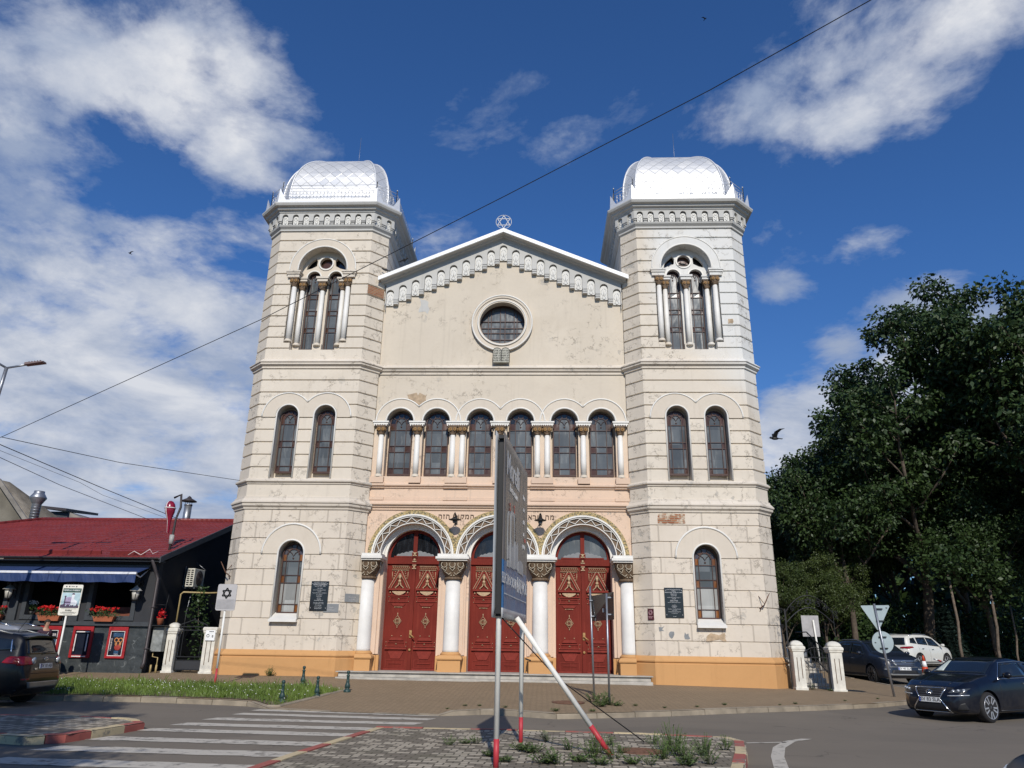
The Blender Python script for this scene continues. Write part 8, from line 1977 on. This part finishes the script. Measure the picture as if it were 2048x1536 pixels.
# ================================================================ trees
def tree_mesh(seed, H, crown_r, crown_z0, nleaf, leaf, trunk_r=.22, lean=(0, 0), spread=1., mats=('bark', 'leaf_tree'), clump=.9):
    """returns (trunk mesh, crown mesh): forking limbs, leaves in clumps round the outer twigs"""
    random.seed(seed); T = MB(); tips = []
    def grow(p, d, L, r, lev):
        pts = [p]; rr = [r]; q = p.copy(); dirn = d.copy(); n = 5
        for k in range(n):
            dirn = (dirn+Vector((random.gauss(0, .10), random.gauss(0, .10), .05 if lev else .1))).normalized(); q = q+dirn*(L/n); pts.append(q.copy()); rr.append(r*(1-.5*(k+1)/n))
        T.tube(pts, rr, 7 if lev < 2 else 4)
        if lev >= 3: tips.append((q, lev)); tips.append((pts[3], lev)); return
        nb = (6, 4, 3)[lev]
        for k in range(nb):
            f = lerp(.38 if lev == 0 else .3, 1., (k+random.random()*.6)/nb); f = min(f, 1); i = min(n-1, int(f*n)); s = pts[i].lerp(pts[i+1], f*n-i)
            a = 2.4*k+random.uniform(-.5, .5)+lev; up = (.75, .45, .3)[lev]
            side = Vector((cos(a), sin(a), 0)); nd = (side*spread+Vector((0, 0, up))+dirn*.35).normalized()
            grow(s, nd, L*(.62, .60, .55)[lev]*random.uniform(.8, 1.15)*(1.15-.45*f if lev == 0 else 1), rr[i]*.62, lev+1)
        grow(q, (dirn+Vector((random.gauss(0, .2), random.gauss(0, .2), .2))).normalized(), L*.5, rr[-1]*.9, lev+1)
    grow(Vector((0, 0, -.2)), Vector((lean[0], lean[1], 1)).normalized(), H*.52, trunk_r, 0)
    tm = T.mesh('trunk', [mats[0]], fix=False)
    C = MB(); cl = []
    for p, l in tips:
        if p.z < crown_z0: continue
        cl.append((p, clump*random.uniform(.6, 1.25)))
    for k in range(nleaf):
        c, s = cl[k % len(cl)] if k < len(cl) else random.choice(cl)
        v = Vector((random.gauss(0, 1), random.gauss(0, 1), random.gauss(0, .75))); v = v.normalized()*(random.random()**.5)*s; v.z *= .62; p = c+v
        d = (v.normalized()*.5+Vector((random.uniform(-1, 1), random.uniform(-1, 1), random.uniform(-1.1, .5)))).normalized(); w = d.cross(Vector((random.uniform(-1, 1), random.uniform(-1, 1), random.uniform(-1, 1)))).normalized(); L = leaf*random.uniform(.6, 1.25); g = Vector((0, 0, -L*.15))
        C.fc([C.vt(p), C.vt(p+d*L*.5+w*L*.30), C.vt(p+d*L+g), C.vt(p+d*L*.5-w*L*.30)])
    return tm, C.mesh('crown', [mats[1]], fix=False)
def put_tree(tm, cm, name, lab, loc, rz, s, grp=None, cat='tree', sz=None):
    t = thing(name, lab, cat, loc, rz, grp); t.scale = (s, s, sz or s); inst(tm, 'trunk', t); inst(cm, 'crown', t); return t
A1 = tree_mesh(11, 17, 5, 2.4, 54000, .21, .26, clump=.85); A2 = tree_mesh(12, 15, 5, 2.0, 46000, .20, .23, (.05, -.03), clump=.78); A3 = tree_mesh(13, 12, 4, .9, 46000, .175, .17, clump=.8)
B1 = (A3[0], A3[1].copy()); B1[1].materials.clear(); B1[1].materials.append(MATS['leaf_yellowgreen'])
G = 'park trees beside the synagogue'
zg = lambda y: road_h(0, y)
TR = [(A1, 31.6, 14.5, 0.4, 1.52, 'tallest dark leafy tree of the park, cut off by the picture edge'), (A2, 24.6, 19.5, 2.1, 1.50, 'tall dark leafy tree rising straight above the round road sign'), (A1, 29.5, 24.0, 4.0, 1.16, 'dark leafy tree deep in the park, between the two tallest crowns'),
      (A3, 20.4, 19.0, 1.0, 1.26, 'shorter leafy tree with a rounded crown, nearest the tower at the park end'), (A2, 20.8, 24., 5.2, 1.02, 'middle-sized dark tree behind the triangular road sign'), (A2, 36.0, 24.0, 3.3, 1.25, 'dark leafy tree behind the tallest one'), (A3, 27.5, 17.5, 0.3, 1.0, 'low dark tree under the tall crowns beyond the white car'),
      (A1, 17.6, 31.0, 2.6, .78, 'far leafy tree just clear of the tower wall'), (A2, 28.5, 32, 1.6, 1.1, 'far dark tree at the back of the park'), (A3, 31.0, 11.0, 2.9, 1.0, 'low dark tree above the dark saloon car'), (A1, 40, 32, .9, 1.1, 'far dark tree beyond the tallest ones'), (A3, 23.5, 28, 4.4, 1.3, 'bushy dark tree behind the white car, far back')]
for (tm, cm), x, y, rz, s, lb in TR: put_tree(tm, cm, 'leafy_tree', lb, (x, y, zg(y)-.1), rz, s, G)
G2 = 'yellow-green bushes at the foot of the park trees'
for x, y, s, rz, lb in ((15.0, 15.5, .50, 0, 'yellow-green bushy tree right behind the iron gate arch'), (17.6, 16.5, .56, 2, 'yellow-green bushy tree right of the gate arch'), (19.6, 20.5, .6, 4, 'yellow-green bush behind the dark blue car roof')):
    put_tree(*B1, 'bushy_tree', lb, (x, y, zg(y)-.3), rz, s, G2)
# dark backdrop of the far wood
b = MB(); random.seed(9)
for k in range(16000):
    x = random.uniform(8, 85); y = 40+random.uniform(0, 14)+abs(x-30)*.1; z = zg(y)+random.random()**1.1*(11+3*noise.noise(Vector((x*.2, 1, 0)))); d = Vector((random.uniform(-1, 1), random.uniform(-1, 1), random.uniform(-1, 1))).normalized(); s = d.orthogonal().normalized(); L = random.uniform(.8, 1.7); p = Vector((x, y, z))
    b.fc([b.vt(p), b.vt(p+d*L*.5+s*L*.35), b.vt(p+d*L), b.vt(p+d*L*.5-s*L*.35)])
tag(b.build('far_wood', ['leaf_tree'], fix=False), 'dark mass of trees far behind the park', 'wood', kind='stuff')
# undergrowth hedge closing the park
b = MB()
for k in range(24000):
    x = random.uniform(12.5, 52); y = 20+random.uniform(-2.0, 2.5)+.1*x; z = zg(y)+random.random()**1.3*(3.4+1.6*noise.noise(Vector((x*.5, 3, 0)))); d = Vector((random.uniform(-1, 1), random.uniform(-1, 1), random.uniform(-1, 1))).normalized(); s = d.orthogonal().normalized(); L = random.uniform(.18, .36); p = Vector((x, y, z))
    b.fc([b.vt(p), b.vt(p+d*L*.5+s*L*.35), b.vt(p+d*L), b.vt(p+d*L*.5-s*L*.35)])
tag(b.build('undergrowth', ['leaf_tree'], fix=False), 'dark undergrowth between the park trunks', 'undergrowth', kind='stuff')
# bare trunks seen under the crowns
simple('bark_mid', (.125, .095, .07), .9, var=.4, scale=8, bump=.6)
G3 = 'slender trunks under the park crowns'
def slim(px, py0, py1, Y, r, lab, mat='bark_mid'):
    Y += 6; p0, p1 = onY(px[0], py0, Y), onY(px[1], py1, Y); p0.z = zg(Y)-.2; t = thing('slender_tree', lab, 'tree', tuple(p0), 0, G3); b = MB(); m = p0.lerp(p1, .5)+Vector((.08, 0, 0)); b.tube([p0, p0.lerp(p1, .25)+Vector((-.03, 0, 0)), m, p1], [r, r*.92, r*.85, r*.7], 8); b.build('trunk', [mat], t, -p0)
    b = MB(); scatter_leaves(b, [(p1.x+random.uniform(-.8, .8), p1.y+random.uniform(-.8, .8), p1.z+random.uniform(-.2, 1.5), .6) for _ in range(6)], 900, .25, 0, int(px[0])); b.build('crown', ['leaf_tree'], t, -p0, fix=False)
slim((1926, 1896), 1318, 1150, 9.0, .085, 'slender pale trunk left of the spruce, under the dark crowns'); slim((2000, 1978), 1320, 1170, 9.0, .09, 'slender reddish-lit trunk above the dark saloon car'); slim((2036, 2020), 1318, 1210, 10, .06, 'thin pale trunk close to the right edge')
# spruce
S = thing('spruce', 'small grey-green spruce between the slender trunks', 'tree', (24.5, 17., .75)); b = MB(); b.cyl((0, 0, -.2), (0, 0, 3.2), .08, .02, 8); b.build('trunk', ['bark'], S)
b = MB(); random.seed(14)
for lay in range(13):
    z = .3+lay*.23; R = 1.25*(1-lay/14)
    for k in range(11):
        a = 2*pi*k/11+lay*.5; d = Vector((cos(a), sin(a), -.22)).normalized(); 
        for j in range(60):
            t_ = random.random()**.8; p = Vector((0, 0, z))+d*R*t_; p += Vector((random.gauss(0, .05), random.gauss(0, .05), random.gauss(0, .05))); q = (d*.6+Vector((-sin(a), cos(a), 0))*random.choice((-1, 1))+Vector((0, 0, random.uniform(-.4, .1)))).normalized(); L = .24*(1.2-t_*.6); s = q.cross(Vector((0, 0, 1))).normalized()*.035; b.fc([b.vt(p-s), b.vt(p+q*L), b.vt(p+s)])
b.build('crown', ['leaf_spruce'], S, fix=False)
# lime at the left edge, treetop behind the tower corner
LT = tree_mesh(31, 4.6, 1.6, 1.6, 6500, .16, .09, clump=.62, mats=('bark', 'leaf_lime'))
put_tree(*LT, 'lime_tree', 'bright green round-leaved young tree at the left edge of the street', (-18.1, -4.6, .3), .4, .92)
put_tree(*A3, 'leafy_tree', 'green treetop peeping out between the red roof and the tower', (-13.6, 14, .3), 1.7, .68)
# trees across the street, behind the viewer, that shade the crossing and the dark car
put_tree(*A1, 'leafy_tree', 'street tree standing behind the viewer across the road', (-8.8, -30.2, 0), .5, 1.0); put_tree(*A3, 'leafy_tree', 'smaller street tree standing behind the viewer', (-5.6, -29.6, 0), 2.5, .85)
